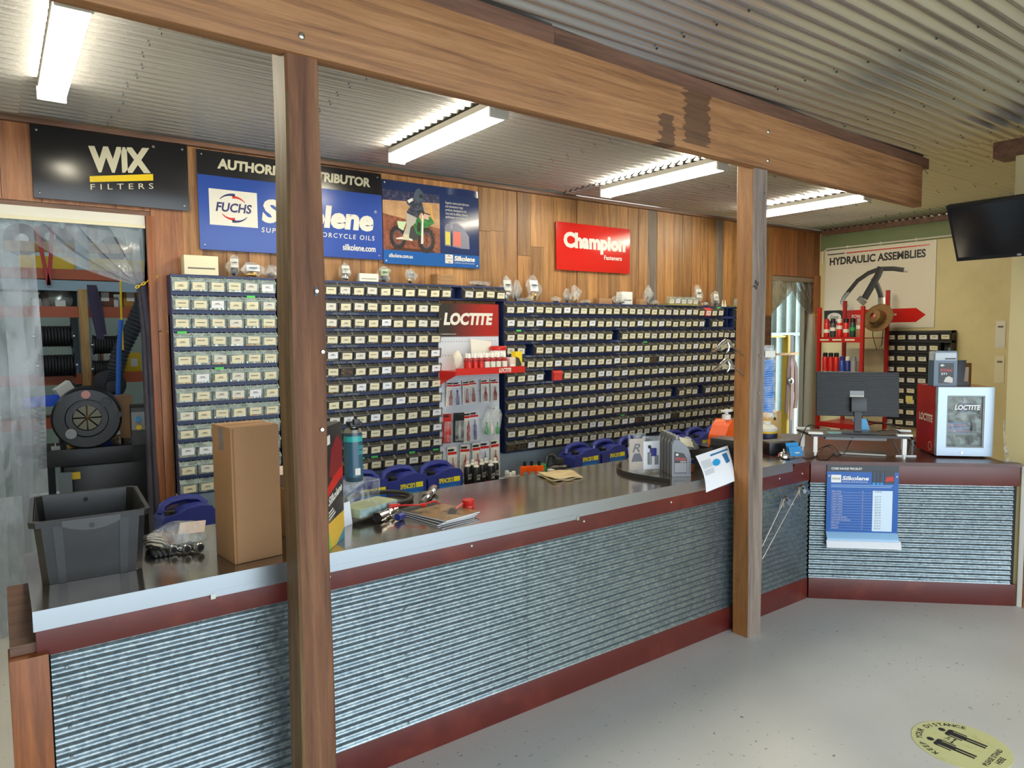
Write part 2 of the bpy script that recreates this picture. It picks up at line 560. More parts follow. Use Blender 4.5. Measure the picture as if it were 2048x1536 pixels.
for x0, x1 in [(7.5, 7.66), (7.66, 7.82), (7.82, 8.0), (8.0, 8.2), (8.2, 8.36), (8.36, 8.5)]:
    MB().box(0.0015, -0.012, -0.28, x1 - x0 - 0.0015, 0, 0.28).build('plank', W_RED, wall_back, (x0, YW, 2.711))
MB().box(8.39, YW - 0.03, 0, 8.5, YW, 2.46).build('plank', W_RED, wall_back)
MB().box(-2, YW - 0.05, 2.988, XR, YW, 3.02, 0, 0.004).build('trim_1', W_TRIM, kind='structure')
# left door frame and the built-up strip beside it
MB().box(0.80, YW - 0.035, 0, 0.842, YW + 0.12, 2.52, 0, 0.003).build('trim_2', W_JAMB, kind='structure')
MB().box(0.845, YW - 0.028, 0, 0.90, YW - 0.001, 1.79, 0, 0.003).build('trim_3', W_RED, kind='structure')
MB().box(0.905, YW - 0.07, 0.42, 0.925, YW - 0.01, 1.9).build('trim_4', M_OFFWHITE, kind='structure')
# side wall, green band
MB().box(XR, 1.6, 0, XR + 0.12, YW + 0.1, ZC).build('wall_right', M_BEIGE, kind='structure')
MB().box(XR - 0.02, 1.7, 2.765, XR, YW - 0.03, 2.955).build('trim_5', M_GREEN, kind='structure')
MB().box(XR - 0.045, 1.7, 2.955, XR, YW - 0.05, 3.015).build('trim_6', W_TRIM, kind='structure')
# return wall beside the end of the counter
wr = MB().box(5.17, -2.5, 0, 5.3, 1.755, 2.83, 0, 0.006).build('wall_return', M_BEIGE, kind='structure')
MB().box(5.14, -2.5, 2.83, 5.33, 1.87, 2.93, 0, 0.004).build('trim_7', W_TRIM, kind='structure')
MB().box(5.155, 1.62, 0, 5.172, 1.65, 0.9, 0, 0.002).build('trim_8', M_WHITE, kind='structure')
zz = 0.0
for k, h in enumerate([0.16, 0.2, 0.25, 0.22, 0.14]):
    MB().box(-0.018, -0.9, -h / 2 + 0.001, 0, 0.9, h / 2 - 0.001).build('cladding_board', W_CLAD, wr, (5.168, 0.715, zz + h / 2))
    zz += h
MB().box(5.3, 1.58, 0, XR, 1.7, ZC).build('wall_light_block', M_BEIGE, kind='structure')  # hidden wall added to keep stray daylight out behind the return wall
MB().box(-2.15, -2.5, 0, -2.0, 10, ZC).build('wall_left', M_BEIGE, kind='structure')
# workshop shell beyond the back wall
MB().box(-2.2, 9.6, 0, 4.5, 9.75, 3.6).build('wall_workshop', speck('workshop_wall', '#9aa69c', '#86938a', 0.7, 2), kind='structure')
MB().box(4.4, 5.1, 0, 4.5, 9.6, 3.6).build('wall_partition', MATS['workshop_wall'], kind='structure')
MB().box(-2.2, 5.12, 3.5, 4.5, 9.15, 3.6).build('roof_workshop', MATS['workshop_wall'], kind='structure')  # unseen roof, stopped short so a set amount of sky light enters
yard = MB()
N = 26
pts = []
xx = 6.9
while xx < 12.6:
    pts += [(xx, 0), (xx + 0.02, -0.045), (xx + 0.045, -0.045), (xx + 0.065, 0), (xx + 0.25, 0)]
    xx += 0.25
vs = []
for a, d in pts: vs += [(a, 6.25 + d, 0), (a, 6.25 + d, 3.4)]
yard.add(vs, [(2 * i, 2 * i + 2, 2 * i + 3, 2 * i + 1) for i in range(len(pts) - 1)])
M_YARD = galv('yard_sheet', '#7f8e88', '#84938d', '#899891', 0.4, 0.5, 20, 0.97)
wy = yard.build('wall_yard', M_YARD, kind='structure')
MB().bar((6.9, 6.17, 1.72), (12.6, 6.17, 1.72), 0.03, 0.05).build('girt', M_YARD, wy)
M_RIBM = mat('rib_glint_metal', '#aab5b0', 0.25, 1.0)  # sky glint on the ribs, built in as paler metal on added rods
rib0 = MB().cyl((0, 0, 0), (0, 0, 3.4), 0.02, None, 12).build('rib', M_RIBM, wy, (6.9325, 6.203, 0))
for k in range(1, 23):
    link('rib', rib0.data, wy, (6.9325 + 0.25 * k, 6.203, 0))
MB().box(6.8, 5.17, 3.25, 12.7, 5.75, 3.3).build('yard_shade_slab', M_YARD, kind='structure')  # unseen slab added overhead to dim the sky light on the yard
MB().box(12.6, 5.0, 0, 12.7, 6.4, 3.2).build('wall_yard_end', M_YARD, kind='structure')
MB().box(8.36, YW + 0.1, 0, 8.72, YW + 0.16, 2.44).build('trim_9', mat('grey_jamb', '#77705f', 0.6), kind='structure')

# ------------------------------------------------------------------ beam and posts
def rough_post(name, label, x0, x1, y0, y1, h, mats, seed, parts):
    t = T(name, label, 'post', ((x0 + x1) / 2, (y0 + y1) / 2, 0))
    b = MB(); r = random.Random(seed)
    hw, hd = (x1 - x0) / 2, (y1 - y0) / 2
    rs = []
    K = 22
    ph = [r.uniform(0, 6) for _ in range(6)]
    for i in range(K + 1):
        z = h * i / K
        wob = lambda k, a: a * math.sin(z * (1.6 + k) + ph[k])
        c = 0.008
        poly = [(-hw + c, -hd), (hw - c, -hd), (hw, -hd + c), (hw, hd - c), (hw - c, hd), (-hw + c, hd), (-hw, hd - c), (-hw, -hd + c)]
        rs.append([(px + wob(0, 0.004) + (wob(2, 0.004) if px < 0 else wob(3, 0.003)), py + (wob(4, 0.003) if py > 0 else 0), z) for px, py in poly])
    b.rings(rs, 0, True, True)
    for i in range(len(b.f)):
        f = b.f[i]
        if len(f) == 4:
            c = sum((b.v[k] for k in f), Vector()) / 4
            if parts == 'left' and c.x < -hw * 0.8: b.m[i] = 1
            if parts == 'right' and c.y < -hd * 0.8: b.m[i] = 1
    b.build('shaft', mats, t)
    return t
BA = math.atan(0.0387)
def beam_y(x): return 2.24 + 0.0387 * (x - 0.32)
post1 = rough_post('timber_post', 'rough brown square timber post standing in front of the tall cardboard box', 0.776, 0.893, 2.275, 2.405, 2.93,
                   [W_POST1, wood('weathered_side', '#40311f', '#675036', '#8f7552', 'z', 0.6, 0, 6)], 5, 'left')
post2 = rough_post('timber_post', 'pine post beside the bell with blue coiled hose hanging on it', 3.40, 3.525, 2.385, 2.50, 2.93, [W_POST2, W_GREY], 9, 'right')
for t, pts_ in ((post1, [(0.03, 1.90), (0.045, 1.70), (0.035, 1.44)]), (post2, [(0.03, 2.52), (0.0, 1.62), (0.0, 1.41)])):
    for px, z in pts_:
        hd = 0.066 if t is post1 else 0.0585
        MB().cyl((px, -hd - 0.006, z), (px, -hd + 0.004, z), 0.006, 0.008, 10).build('bolt', M_STEELP, t)
MB().box(-0.012 + 0.035, -0.068, 1.885, 0.012 + 0.022, -0.063, 1.915).build('bracket', M_DKGREY, post1)
# hand-written code on the post and knots are in the timber
TX('2Z', post2, (0.0 - 0.04, -0.0585, 1.985), (0.5, 0, 0.9), (-0.9, 0, 0.5), 0.05, 0.03, M_PRINTK, 0.01, lift=0.004)
def beam_mat():
    m = wood('beam_wood', '#6d492d', '#9b6d45', '#b18358', 'x', 0.62, 0.0, 16, False)
    n, l = m.node_tree.nodes, m.node_tree.links
    b = n['Principled BSDF']
    src = b.inputs['Base Color'].links[0].from_socket
    tc = n.new('ShaderNodeTexCoord')
    nz = n.new('ShaderNodeTexNoise'); nz.inputs['Scale'].default_value = 9; nz.inputs['Detail'].default_value = 6
    mp = n.new('ShaderNodeMapping'); mp.inputs['Scale'].default_value = (1, 1, 5)
    l.new(tc.outputs['Object'], mp.inputs[0]); l.new(mp.outputs[0], nz.inputs['Vector'])
    sx = n.new('ShaderNodeSeparateXYZ'); l.new(tc.outputs['Object'], sx.inputs[0])
    def stain(cx, hw, z0, z1, src):
        d = n.new('ShaderNodeMath'); d.operation = 'SUBTRACT'; d.inputs[1].default_value = cx; l.new(sx.outputs[0], d.inputs[0])
        a = n.new('ShaderNodeMath'); a.operation = 'ABSOLUTE'; l.new(d.outputs[0], a.inputs[0])
        e = n.new('ShaderNodeMath'); e.operation = 'MULTIPLY_ADD'; e.inputs[1].default_value = 0.16; l.new(nz.outputs[0], e.inputs[0]); l.new(a.outputs[0], e.inputs[2])
        lt = n.new('ShaderNodeMath'); lt.operation = 'LESS_THAN'; lt.inputs[1].default_value = hw + 0.08; l.new(e.outputs[0], lt.inputs[0])
        g = n.new('ShaderNodeMath'); g.operation = 'GREATER_THAN'; g.inputs[1].default_value = z0; l.new(sx.outputs[2], g.inputs[0])
        h = n.new('ShaderNodeMath'); h.operation = 'LESS_THAN'; h.inputs[1].default_value = z1; l.new(sx.outputs[2], h.inputs[0])
        m1 = n.new('ShaderNodeMath'); m1.operation = 'MULTIPLY'; l.new(lt.outputs[0], m1.inputs[0]); l.new(g.outputs[0], m1.inputs[1])
        m2 = n.new('ShaderNodeMath'); m2.operation = 'MULTIPLY'; l.new(m1.outputs[0], m2.inputs[0]); l.new(h.outputs[0], m2.inputs[1])
        return mixc(n, l, m2.outputs[0], src, mixc(n, l, 0.72, src, '#3c2a1e'))
    s = stain(2.86 - 0.32, 0.10, 0.03, 0.4, src)
    s = stain(2.63 - 0.32, 0.05, -0.1, 0.14, s)
    l.new(s, b.inputs['Base Color'])
    return m
beam = T('timber_beam', 'long overhead timber beam with a dark stain carried on two posts', 'beam', (0.32, 2.24, 2.65), BA)
MB().box(-1.6, 0, 0, 5.17, 0.062, 0.29, 0, 0.004).build('beam_timber', beam_mat(), beam)
MB().box(-1.6, 0.006, 0.29, 1.6, 0.075, 0.362).build('packing_strip', W_TRIM, beam)
MB().box(1.605, 0.010, 0.29, 5.30, 0.075, 0.362).build('packing_strip', W_TRIM, beam)
for bx, bz in [(0.515, 0.055), (3.17, 0.20), (3.17, 0.045)]:
    MB().sph((bx, 0, bz), 0.012, 10, 6, 0, (1, 0.5, 1)).build('bolt', M_STEELP, beam)

# ------------------------------------------------------------------ fluorescent battens
M_TUBE = mat('lit_tube', '#ffffff', 0.5, emis='#fff6dc', es=TUBE_STRENGTH)
M_BATTEN = mat('batten_enamel', '#c9c4ba', 0.4)
for k, (fx, fy, lb) in enumerate([(0.285, 3.62, 'nearest twin-tube fluorescent batten light above the black filter sign'),
                         (2.27, 3.81, 'twin-tube fluorescent batten light on ceiling above the motocross poster'),
                         (4.31, 3.90, 'twin-tube fluorescent batten light on ceiling above the red fastener sign'),
                         (6.40, 3.92, 'farthest twin-tube fluorescent batten light, behind the pine post')]):
    t = T('fluorescent_light', lb, 'ceiling light', (fx, fy, ZC - 0.012), 0, 'ceiling batten lights')
    MB().prism([(-0.055, 0), (-0.055, -0.035), (-0.03, -0.05), (0.03, -0.05), (0.055, -0.035), (0.055, 0)], -0.62, 0.62, 'xzy').build('housing', M_BATTEN, t)
    for s in (-1, 1):
        MB().cyl((s * 0.04, -0.595, -0.072), (s * 0.04, 0.595, -0.072), 0.0185, None, 10).build('tube', M_TUBE, t)
        eb = MB().box(-0.062, s * 0.598, -0.095, 0.062, s * 0.615, -0.03, 0, 0.004)
        eb.build('lamp_holder', M_WHITE, t)

# ------------------------------------------------------------------ service counter (straight run)
CX0, CX1, CYF, ZT = 0.055, 4.24, 2.53, 0.935
ctr = T('service_counter', 'long straight counter with corrugated iron front and steel top', 'counter', (0, 0, 0))
MB().box(CX0 + 0.03, CYF + 0.03, 0.0, CX1 + 0.05, CYF + 0.05, 0.9).build('backing', M_BLACK_MATT, ctr)
MB().box(CX0 + 0.02, CYF + 0.0, 0.0, CX1, CYF + 0.03, 0.14, 0, 0.003).build('kick_rail', M_RAIL, ctr)
MB().box(CX0 + 0.0, CYF - 0.002, 0.787, CX1, CYF + 0.03, 0.9, 0, 0.003).build('top_rail', M_RAIL, ctr)
def corr_panel(parent, p0, p1, z0, z1, m, pitch=0.0322, amp=0.0042, inset=0.012):
    p0, p1 = Vector(p0), Vector(p1)
    d = (p1 - p0).normalized(); nrm = Vector((d.y, -d.x, 0))
    N = int(round((z1 - z0) / pitch * 8))
    b = MB(); vs = []
    for i in range(N + 1):
        z = z0 + (z1 - z0) * i / N
        o = amp * math.cos(2 * PI * i / 8) - inset + 0.006
        for p in (p0, p1):
            q = p + nrm * o; vs.append((q.x, q.y, z))
    b.add(vs, [(2 * i, 2 * i + 1, 2 * i + 3, 2 * i + 2) for i in range(N)], 0, True)
    me = bpy.data.meshes.new('corrugated_panel')
    me.from_pydata([tuple(v) for v in b.v], [], b.f)
    me.materials.append(m)
    me.polygons.foreach_set('use_smooth', [True] * N)
    o = link('corrugated_panel', me, parent)
    return o
def screws(parent, pts, nrm, m=M_SCREW):
    b = MB(); nrm = Vector(nrm).normalized()
    for p in pts:
        p = Vector(p)
        b.cyl(p, p + nrm * 0.004, 0.0055, 0.004, 6)
    o = b.build('screws', m, parent); o['kind'] = 'stuff'
zs_ = [0.16 + 0.0966 * k for k in range(7)]
for xa, xb in [(CX0 + 0.035, 1.93), (1.925, 3.42), (3.415, CX1)]:
    corr_panel(ctr, (xa, CYF, 0), (xb, CYF, 0), 0.14, 0.79, M_GALV)
screws(ctr, [(xq, CYF - 0.002, z) for xq in (0.13, 0.71, 1.30, 1.915, 2.5, 3.1) for z in zs_], (0, -1, 0))
MB().box(-0.015, CYF - 0.02, 0, 0.055 + 0.03, CYF + 0.10, 0.80, 0, 0.004).build('end_stile', W_JAMB, ctr)
MB().box(-0.01, CYF + 0.02, 0, 0.06, 3.2, 0.83).build('end_panel', W_TRIM, ctr)
MB().box(CX0 + 0.03, CYF + 0.05, 0.885, 4.055, 3.22, 0.912).build('substrate', M_MAROON_TOP, ctr)
# folded steel top with a front lip
st = MB()
st.prism([(CYF - 0.012, ZT), (CYF - 0.012, 0.872), (CYF - 0.006, 0.872), (CYF - 0.006, ZT - 0.006), (3.225, ZT - 0.006), (3.225, 0.9), (3.235, 0.9), (3.235, ZT)], CX0 - 0.005, 4.03, 'yzx')
for i in range(len(st.f)):
    c = sum((st.v[k] for k in st.f[i]), Vector()) / len(st.f[i])
    if c.y < CYF: st.m[i] = 1
st.build('steel_top', [M_STEEL, M_LIP], ctr)
MB().box(0.56, CYF - 0.0135, 0.862, 2.22, CYF - 0.004, 0.885).build('joint_strip', M_LIP, ctr)
for cx_ in (0.56, 2.22):
    MB().box(cx_ - 0.008, CYF - 0.018, 0.858, cx_ + 0.008, CYF - 0.006, 0.876).build('clip', M_STEELP, ctr)
screws(ctr, [(xq, CYF - 0.003, 0.842) for xq in (0.98, 1.62, 2.27, 2.9, 3.9, 4.15)], (0, -1, 0), M_OFFWHITE)
# hidden rear legs so that the top stands
for lx in (0.1, 1.5, 2.9, 4.0):
    MB().box(lx, 3.15, 0, lx + 0.05, 3.2, 0.885).build('leg', W_TRIM, ctr)

# ------------------------------------------------------------------ angled end of the counter
A = Vector((4.245, 2.525, 0)); Bq = Vector((5.145, 1.655, 0))
L2 = (Bq - A).length
ang = math.atan2(Bq.y - A.y, Bq.x - A.x)
ac = T('angled_counter', 'angled end of the counter with blue price list on corrugated front', 'counter', A, ang)
ZR = 0.915
MB().box(0, 0.03, 0, L2, 0.05, 0.88).build('backing', M_BLACK_MATT, ac)
MB().box(0, 0, 0, L2, 0.03, 0.14, 0, 0.003).build('kick_rail', M_RAIL, ac)
MB().box(0, 0, 0.77, L2, 0.03, 0.893, 0, 0.003).build('top_rail', M_RAIL, ac)
corr_panel(ac, (0, 0, 0), (L2 - 0.03, 0, 0), 0.14, 0.775, M_GALV)
screws(ac, [(q, -0.002, z) for q in (0.16, 0.69, 1.16) for z in zs_], (0, -1, 0))
top = MB()
ci, si = math.cos(-ang), math.sin(-ang)
def loc2(p):
    d = Vector(p) - A.to_2d()
    return (ci * d.x - si * d.y, si * d.x + ci * d.y)
poly = [loc2(p) for p in [(4.06, 2.525), (4.235, 2.517), (5.137, 1.645), (5.165, 1.66), (5.165, 1.775), (5.9, 2.5), (5.2, 3.4), (4.06, 3.4)]]
top.prism(poly, ZR - 0.022, ZR, 'xyz').build('desk_top', M_MAROON_TOP, ac)
MB().box(1.1, 0.6, 0, 1.16, 0.66, ZR - 0.022).build('leg', W_TRIM, ac)
MB().box(0.4, 0.75, 0, 0.46, 0.81, ZR - 0.022).build('leg', W_TRIM, ac)
# price list hanging on the angled front
def AC(u, d, z):
    return (u, -d, z)
pl = T('price_list', 'blue laminated core range price list pinned on angled counter front', 'poster', A, ang)
EX_, EZ_ = (1, 0, 0), (0, 0, 1)
pu0, pu1, pz0, pz1 = 0.098, 0.535, 0.395, 0.893
PWd = pu1 - pu0
def PU(f): return pu0 + PWd * f
M_LAMBLUE = mat('laminated_blue', '#1f5cab', 0.15)
MB().box(pu0, -0.012, pz0 + 0.055, pu1, -0.009, pz1).build('sheet', M_LAMBLUE, pl)
MB().box(pu0, -0.0135, pz1 - 0.045, pu1, -0.012, pz1).build('header_band', mat('slate_print', '#2f363d', 0.2), pl)
MB().box(PU(0.645), -0.0135, pz0 + 0.068, PU(0.92), -0.012, pz1 - 0.165).build('price_column', mat('pale_blue_paper', '#cfe2f2', 0.4), pl)
cur = MB(); cr = []
for i in range(9):
    t_ = i / 8
    cr.append((0, -0.012 - 0.03 * math.sin(t_ * 1.5), pz0 + 0.058 - 0.05 * t_))
cur.ribbon([(pu0 + (pu1 - pu0) / 2, p[1], p[2]) for p in cr], ((pu1 - pu0) / 2, 0, 0), 0.001).build('curled_foot', mat('pale_foil', '#8fb8dc', 0.2), pl)
MB().box(PU(0.04), -0.0095, pz0 - 0.002, PU(0.97), -0.008, pz0 + 0.06).build('footer_print', mat('slate_footer', '#2a2e33', 0.3), pl)
MB().obox((PU(0.5) + 0.01, -0.03, pz0 - 0.018), (PWd * 0.52, 0, 0), (0, 0.008, 0.024), (0, 0.0005, -0.0002)).build('white_slip', M_PAPER, pl)
TX('CORE RANGE PRICELIST', pl, (PU(0.06), -0.0135, pz1 - 0.031), EX_, EZ_, PWd * 0.43, 0.014, M_WHITE, 0.02)
MB().box(PU(0.06), -0.0135, pz1 - 0.115, PU(0.2), -0.012, pz1 - 0.065).build('logo_square', M_WHITE, pl)
TX('FUCHS', pl, (PU(0.075), -0.0135, pz1 - 0.096), EX_, EZ_, PWd * 0.11, 0.012, M_PRINTK, 0.01, 0.15)
TX('Silkolene', pl, (PU(0.215), -0.012, pz1 - 0.1), EX_, EZ_, PWd * 0.37, 0.028, M_WHITE, 0.03, 0.15)
TX('SUPERIOR MOTORCYCLE OILS', pl, (PU(0.215), -0.012, pz1 - 0.114), EX_, EZ_, PWd * 0.36, 0.007, M_WHITE)
for k, q in enumerate((0.635, 0.69, 0.74)):
    MB().box(PU(q), -0.015, pz1 - 0.125, PU(q + 0.042), -0.0137, pz1 - 0.035).build('bottle_print', M_DKGREY, pl)
    MB().box(PU(q), -0.0156, pz1 - 0.125, PU(q + 0.042), -0.0151, pz1 - 0.112).build('bottle_foot_print', M_CYAN, pl)
MB().box(PU(0.80), -0.015, pz1 - 0.118, PU(0.94), -0.0137, pz1 - 0.03).build('carton_print', M_DKGREY, pl)
MB().prism([(PU(0.81), pz1 - 0.105), (PU(0.93), pz1 - 0.1), (PU(0.92), pz1 - 0.07), (PU(0.83), pz1 - 0.075)], -0.0156, -0.0151, 'xzy').build('carton_flash', M_RED, pl)
for k in range(2): MB().box(PU(0.06), -0.0132, pz1 - 0.134 - 0.011 * k, PU(0.92 - 0.02 * k), -0.0128, pz1 - 0.130 - 0.011 * k).build('small_print', mat('small_print_blue', '#9fbfe2', 0.4), pl)
rows = ['PRO 4 10W40', 'COMP 2 PLUS', 'COMP 4 10W30', 'COMP 4 10W40', 'COMP 4 15W50', 'COMP 4 20W50', 'SUPER 4 10W40', 'SUPER 4 20W50', 'QUAD ATV 10W40', 'V TWIN 20W50', 'CHAIN LUBE AEROSOL', 'FOAM FILTER OIL AEROSOL', 'BIKE WASH', 'FORK OIL', 'COOLANT']
price = ['$ 96 90', '', '$ 51 77', '$ 15 14', '$ 51 77', '$ 51 77', '$ 63 59', '$ 15 14', '$ 63 59', '$ 63 59', '$ 15 14', '$ 15 14', '$ 15 14', '$ 18 14', '$ 22 27']
lines = MB()
for k, (a, b_) in enumerate(zip(rows, price)):
    z = pz1 - 0.175 - 0.0172 * k
    lines.box(PU(0.06), -0.0132, z - 0.0055, PU(0.64), -0.0128, z - 0.0048)
    TX(a, pl, (PU(0.075), -0.012, z), EX_, EZ_, None, 0.0066, M_WHITE)
    TX('1L' if k % 3 else '4L', pl, (PU(0.50), -0.012, z), EX_, EZ_, None, 0.006, M_WHITE)
    if b_:
        TX(b_, pl, (PU(0.68), -0.0135, z - 0.001), EX_, EZ_, None, 0.0095, M_PRINTK)
lines.build('ruled_lines', M_WHITE, pl)
for u in (pu0 + 0.012, pu1 - 0.012):
    MB().sph((u, -0.014, pz1 - 0.072), 0.006, 8, 5, 0, (1, 0.5, 1)).build('pin', M_OFFWHITE, pl)

# ------------------------------------------------------------------ floor sticker
stc = Vector((3.217, 1.208, 0))
sk = T('floor_sticker', 'round pale yellow keep your distance sticker on the floor', 'sticker', (stc.x, stc.y, 0), 0.02)
M_STK = speck('sticker_vinyl', '#d3d59b', '#bfb878', 0.45, 14, 0.55, 0.75)
SR = 0.183
MB().cyl((0, 0, 0.0003), (0, 0, 0.0018), SR, None, 48).build('disc', M_STK, sk)
def figure(cx):
    b = MB(); z0, z1 = 0.0018, 0.0026
    b.cyl((cx, 0.098, z0), (cx, 0.098, z1), 0.014, None, 14)
    b.prism([(cx - 0.022, 0.078), (cx + 0.022, 0.078), (cx + 0.029, 0.07), (cx + 0.029, 0.008), (cx + 0.022, 0.008), (cx + 0.022, 0.06), (cx + 0.016, 0.06),
             (cx + 0.015, -0.075), (cx + 0.004, -0.075), (cx + 0.003, 0.0), (cx - 0.003, 0.0), (cx - 0.004, -0.075), (cx - 0.015, -0.075), (cx - 0.016, 0.06),
             (cx - 0.022, 0.06), (cx - 0.022, 0.008), (cx - 0.029, 0.008), (cx - 0.029, 0.07)], z0, z1, 'xyz')
    b.build('figure_print', M_PRINTK, sk)
figure(-0.055); figure(0.06)
ar = MB()
ar.box(-0.018, 0.028, 0.0018, 0.024, 0.032, 0.0026)
ar.prism([(-0.022, 0.03), (-0.012, 0.038), (-0.012, 0.022)], 0.0018, 0.0026, 'xyz')
ar.prism([(0.028, 0.03), (0.018, 0.022), (0.018, 0.038)], 0.0018, 0.0026, 'xyz')
ar.build('arrow_print', M_PRINTK, sk)
TX('1.5m', sk, (-0.018, 0.045, 0.0018), (1, 0, 0), (0, 1, 0), 0.042, 0.018, M_PRINTK)
word = 'KEEP YOUR DISTANCE'
for i, ch in enumerate(word):
    if ch == ' ': continue
    a = PI / 2 + 1.28 - 2.56 * i / (len(word) - 1)
    d = Vector((math.cos(a), math.sin(a), 0)); tt = Vector((d.y, -d.x, 0))
    TX(ch, sk, d * 0.142 + Vector((0, 0, 0.0018)), tt, d, None, 0.024, M_PRINTK, 0.015, anchor='c')
TX('PLEASE STAND', sk, (-0.085, -0.128, 0.0018), (1, 0, 0), (0, 1, 0), 0.17, 0.02, M_PRINTK, 0.015)
TX('HERE', sk, (-0.032, -0.156, 0.0018), (1, 0, 0), (0, 1, 0), 0.062, 0.02, M_PRINTK, 0.015)

# ------------------------------------------------------------------ wall signs
EX, EZ = (1, 0, 0), (0, 0, 1)
YS = 4.965
def panel(name, label, x0, x1, z0, z1, m, cat='sign', th=0.012):
    t = T(name, label, cat, (x0, YS, z0))
    MB().box(0, 0, 0, x1 - x0, th, z1 - z0, 0, 0.0015).build('board', m, t)
    return t, x1 - x0, z1 - z0
def pins(t, w_, h, m=M_SCREW, e=0.03):
    for a in (e, w_ - e):
        for c in (e, h - e):
            MB().sph((a, 0, c), 0.007, 8, 5, 0, (1, 0.5, 1)).build('fixing', m, t)
M_SIGNBLACK = mat('black_sign_panel', '#1d1d1f', 0.22)
wx, w_, h = panel('wall_sign', 'black filter brand sign with white letters and a yellow stripe', 0.22, 1.056, 2.568, 2.985, M_SIGNBLACK)
wx.location.y = YS - 0.006
pins(wx, w_, h)
sl = 0.13
M_SIGNCREAM = mat('cream_letters', '#cfc9ae', 0.4)
MB().prism([(0.285, 0.12), (0.63, 0.12 + 0.345 * sl + 0.005), (0.63, 0.16 + 0.345 * sl + 0.005), (0.285, 0.155)], -0.002, 0.001, 'xzy').build('stripe', mat('sign_yellow', '#e3c312', 0.35), wx)
TX('WIX', wx, (0.285, 0, 0.178), (1, 0, sl * 0.8), (0, 0, 1), 0.335, 0.155, M_SIGNCREAM, 0.055)
TX('FILTERS', wx, (0.287, 0, 0.075), (1, 0, sl), (0, 0, 1), 0.345, 0.034, M_SIGNCREAM, 0.0, space=1.7)
for i_ in (0.652,):
    TX('®', wx, (i_ - 0.02, 0, 0.372), EX, EZ, None, 0.015, M_SIGNCREAM)

bs, w_, h = panel('wall_sign', 'large blue and black authorised distributor oil sign behind the rough post', 1.112, 2.418, 2.33, 2.975, M_SILKBLUE)
MB().box(0.001, -0.0015, h - 0.16, w_ - 0.001, 0.001, h - 0.001).build('header_band', M_SIGNBLACK, bs)
TX('AUTHORISED DISTRIBUTOR', bs, (0.125, -0.0015, h - 0.112), EX, EZ, 1.09, 0.068, M_SIGNCREAM, 0.045, 0.08)
MB().box(0.066, -0.0015, 0.165, 0.376, 0.001, 0.40).build('logo_square', M_OFFWHITE, bs)
TX('FUCHS', bs, (0.105, -0.0015, 0.255), EX, EZ, 0.235, 0.062, mat('ink_navy', '#22285e', 0.4), 0.03, 0.2)
def arc(t, cx, cz, r, a0, a1, th0, th1, m, y=-0.0015):
    b = MB(); K = 14; ins = []; outs = []
    for i in range(K + 1):
        f = i / K; a = a0 + (a1 - a0) * f; th = th0 + (th1 - th0) * f
        outs.append((cx + r * 1.1 * math.cos(a), cz + r * math.sin(a)))
        ins.append((cx + (r * 1.1 - th) * math.cos(a), cz + (r - th) * math.sin(a)))
    for i in range(K):
        b.prism([outs[i], outs[i + 1], ins[i + 1], ins[i]], y - 0.0006, y, 'xzy')
    b.build('logo_arc', m, t)
def fuchs_arcs(t, cx, cz, s, y=-0.0015):
    nv, rd = MATS['ink_navy'], M_RED
    arc(t, cx, cz, 0.096 * s, 2.55, 1.45, 0.004 * s, 0.02 * s, nv, y)
    arc(t, cx, cz, 0.082 * s, 1.65, 0.55, 0.02 * s, 0.004 * s, rd, y)
    arc(t, cx, cz, 0.096 * s, 5.69, 4.59, 0.004 * s, 0.02 * s, nv, y)
    arc(t, cx, cz, 0.082 * s, 4.79, 3.69, 0.02 * s, 0.004 * s, rd, y)
fuchs_arcs(bs, 0.22, 0.284, 1.0)
TX('Silkolene', bs, (0.405, 0, 0.205), EX, EZ, 0.83, 0.165, M_OFFWHITE, 0.05, 0.12)
TX('SUPERIOR MOTORCYCLE OILS', bs, (0.40, 0, 0.14), EX, EZ, 0.84, 0.034, M_OFFWHITE, 0.008, 0.1, space=1.3)
TX('silkolene.com', bs, (0.985, 0, 0.055), EX, EZ, 0.262, 0.046, M_OFFWHITE, 0.022)
TX('®', bs, (1.243, 0, 0.345), EX, EZ, None, 0.022, M_OFFWHITE)
pins(bs, w_, h, M_SCREW)

# motocross poster
mp_, w_, h = panel('wall_poster', 'motocross oil poster with a rider on a green dirt bike', 2.424, 3.30, 2.305, 2.94, mat('poster_navy', '#27365f', 0.18), 'poster', 0.003)
def flat(t, name, poly, m, y, th=0.0006):
    return MB().prism(poly, y - th, y, 'xzy').build(name, m, t)
M_DIRT = speck('dirt_print', '#8c5540', '#5f3529', 0.3, 22, 0.42, 0.62)
M_SAND = speck('sand_print', '#bf9a72', '#a57e5c', 0.3, 12, 0.42, 0.65)
M_CROWD = speck('crowd_print', '#2c2f4c', '#5c5f7e', 0.3, 30, 0.5, 0.62)
flat(mp_, 'footer_band', [(0.001, 0.001), (w_ - 0.001, 0.001), (w_ - 0.001, 0.105), (0.001, 0.105)], mat('poster_blue', '#23589c', 0.18), -0.0003)
flat(mp_, 'track_print', [(0.001, 0.106), (0.50, 0.106), (0.50, 0.30), (0.001, 0.38)], M_DIRT, -0.0004)
flat(mp_, 'bank_print', [(0.001, 0.38), (0.50, 0.30), (0.50, 0.50), (0.001, 0.48)], M_SAND, -0.0004)
flat(mp_, 'crowd_print', [(0.001, 0.482), (0.50, 0.502), (0.50, 0.565), (0.001, 0.56)], M_CROWD, -0.0004)
M_TYRE = speck('tyre_print', '#201c1a', '#4f3d35', 0.3, 60, 0.5, 0.65)
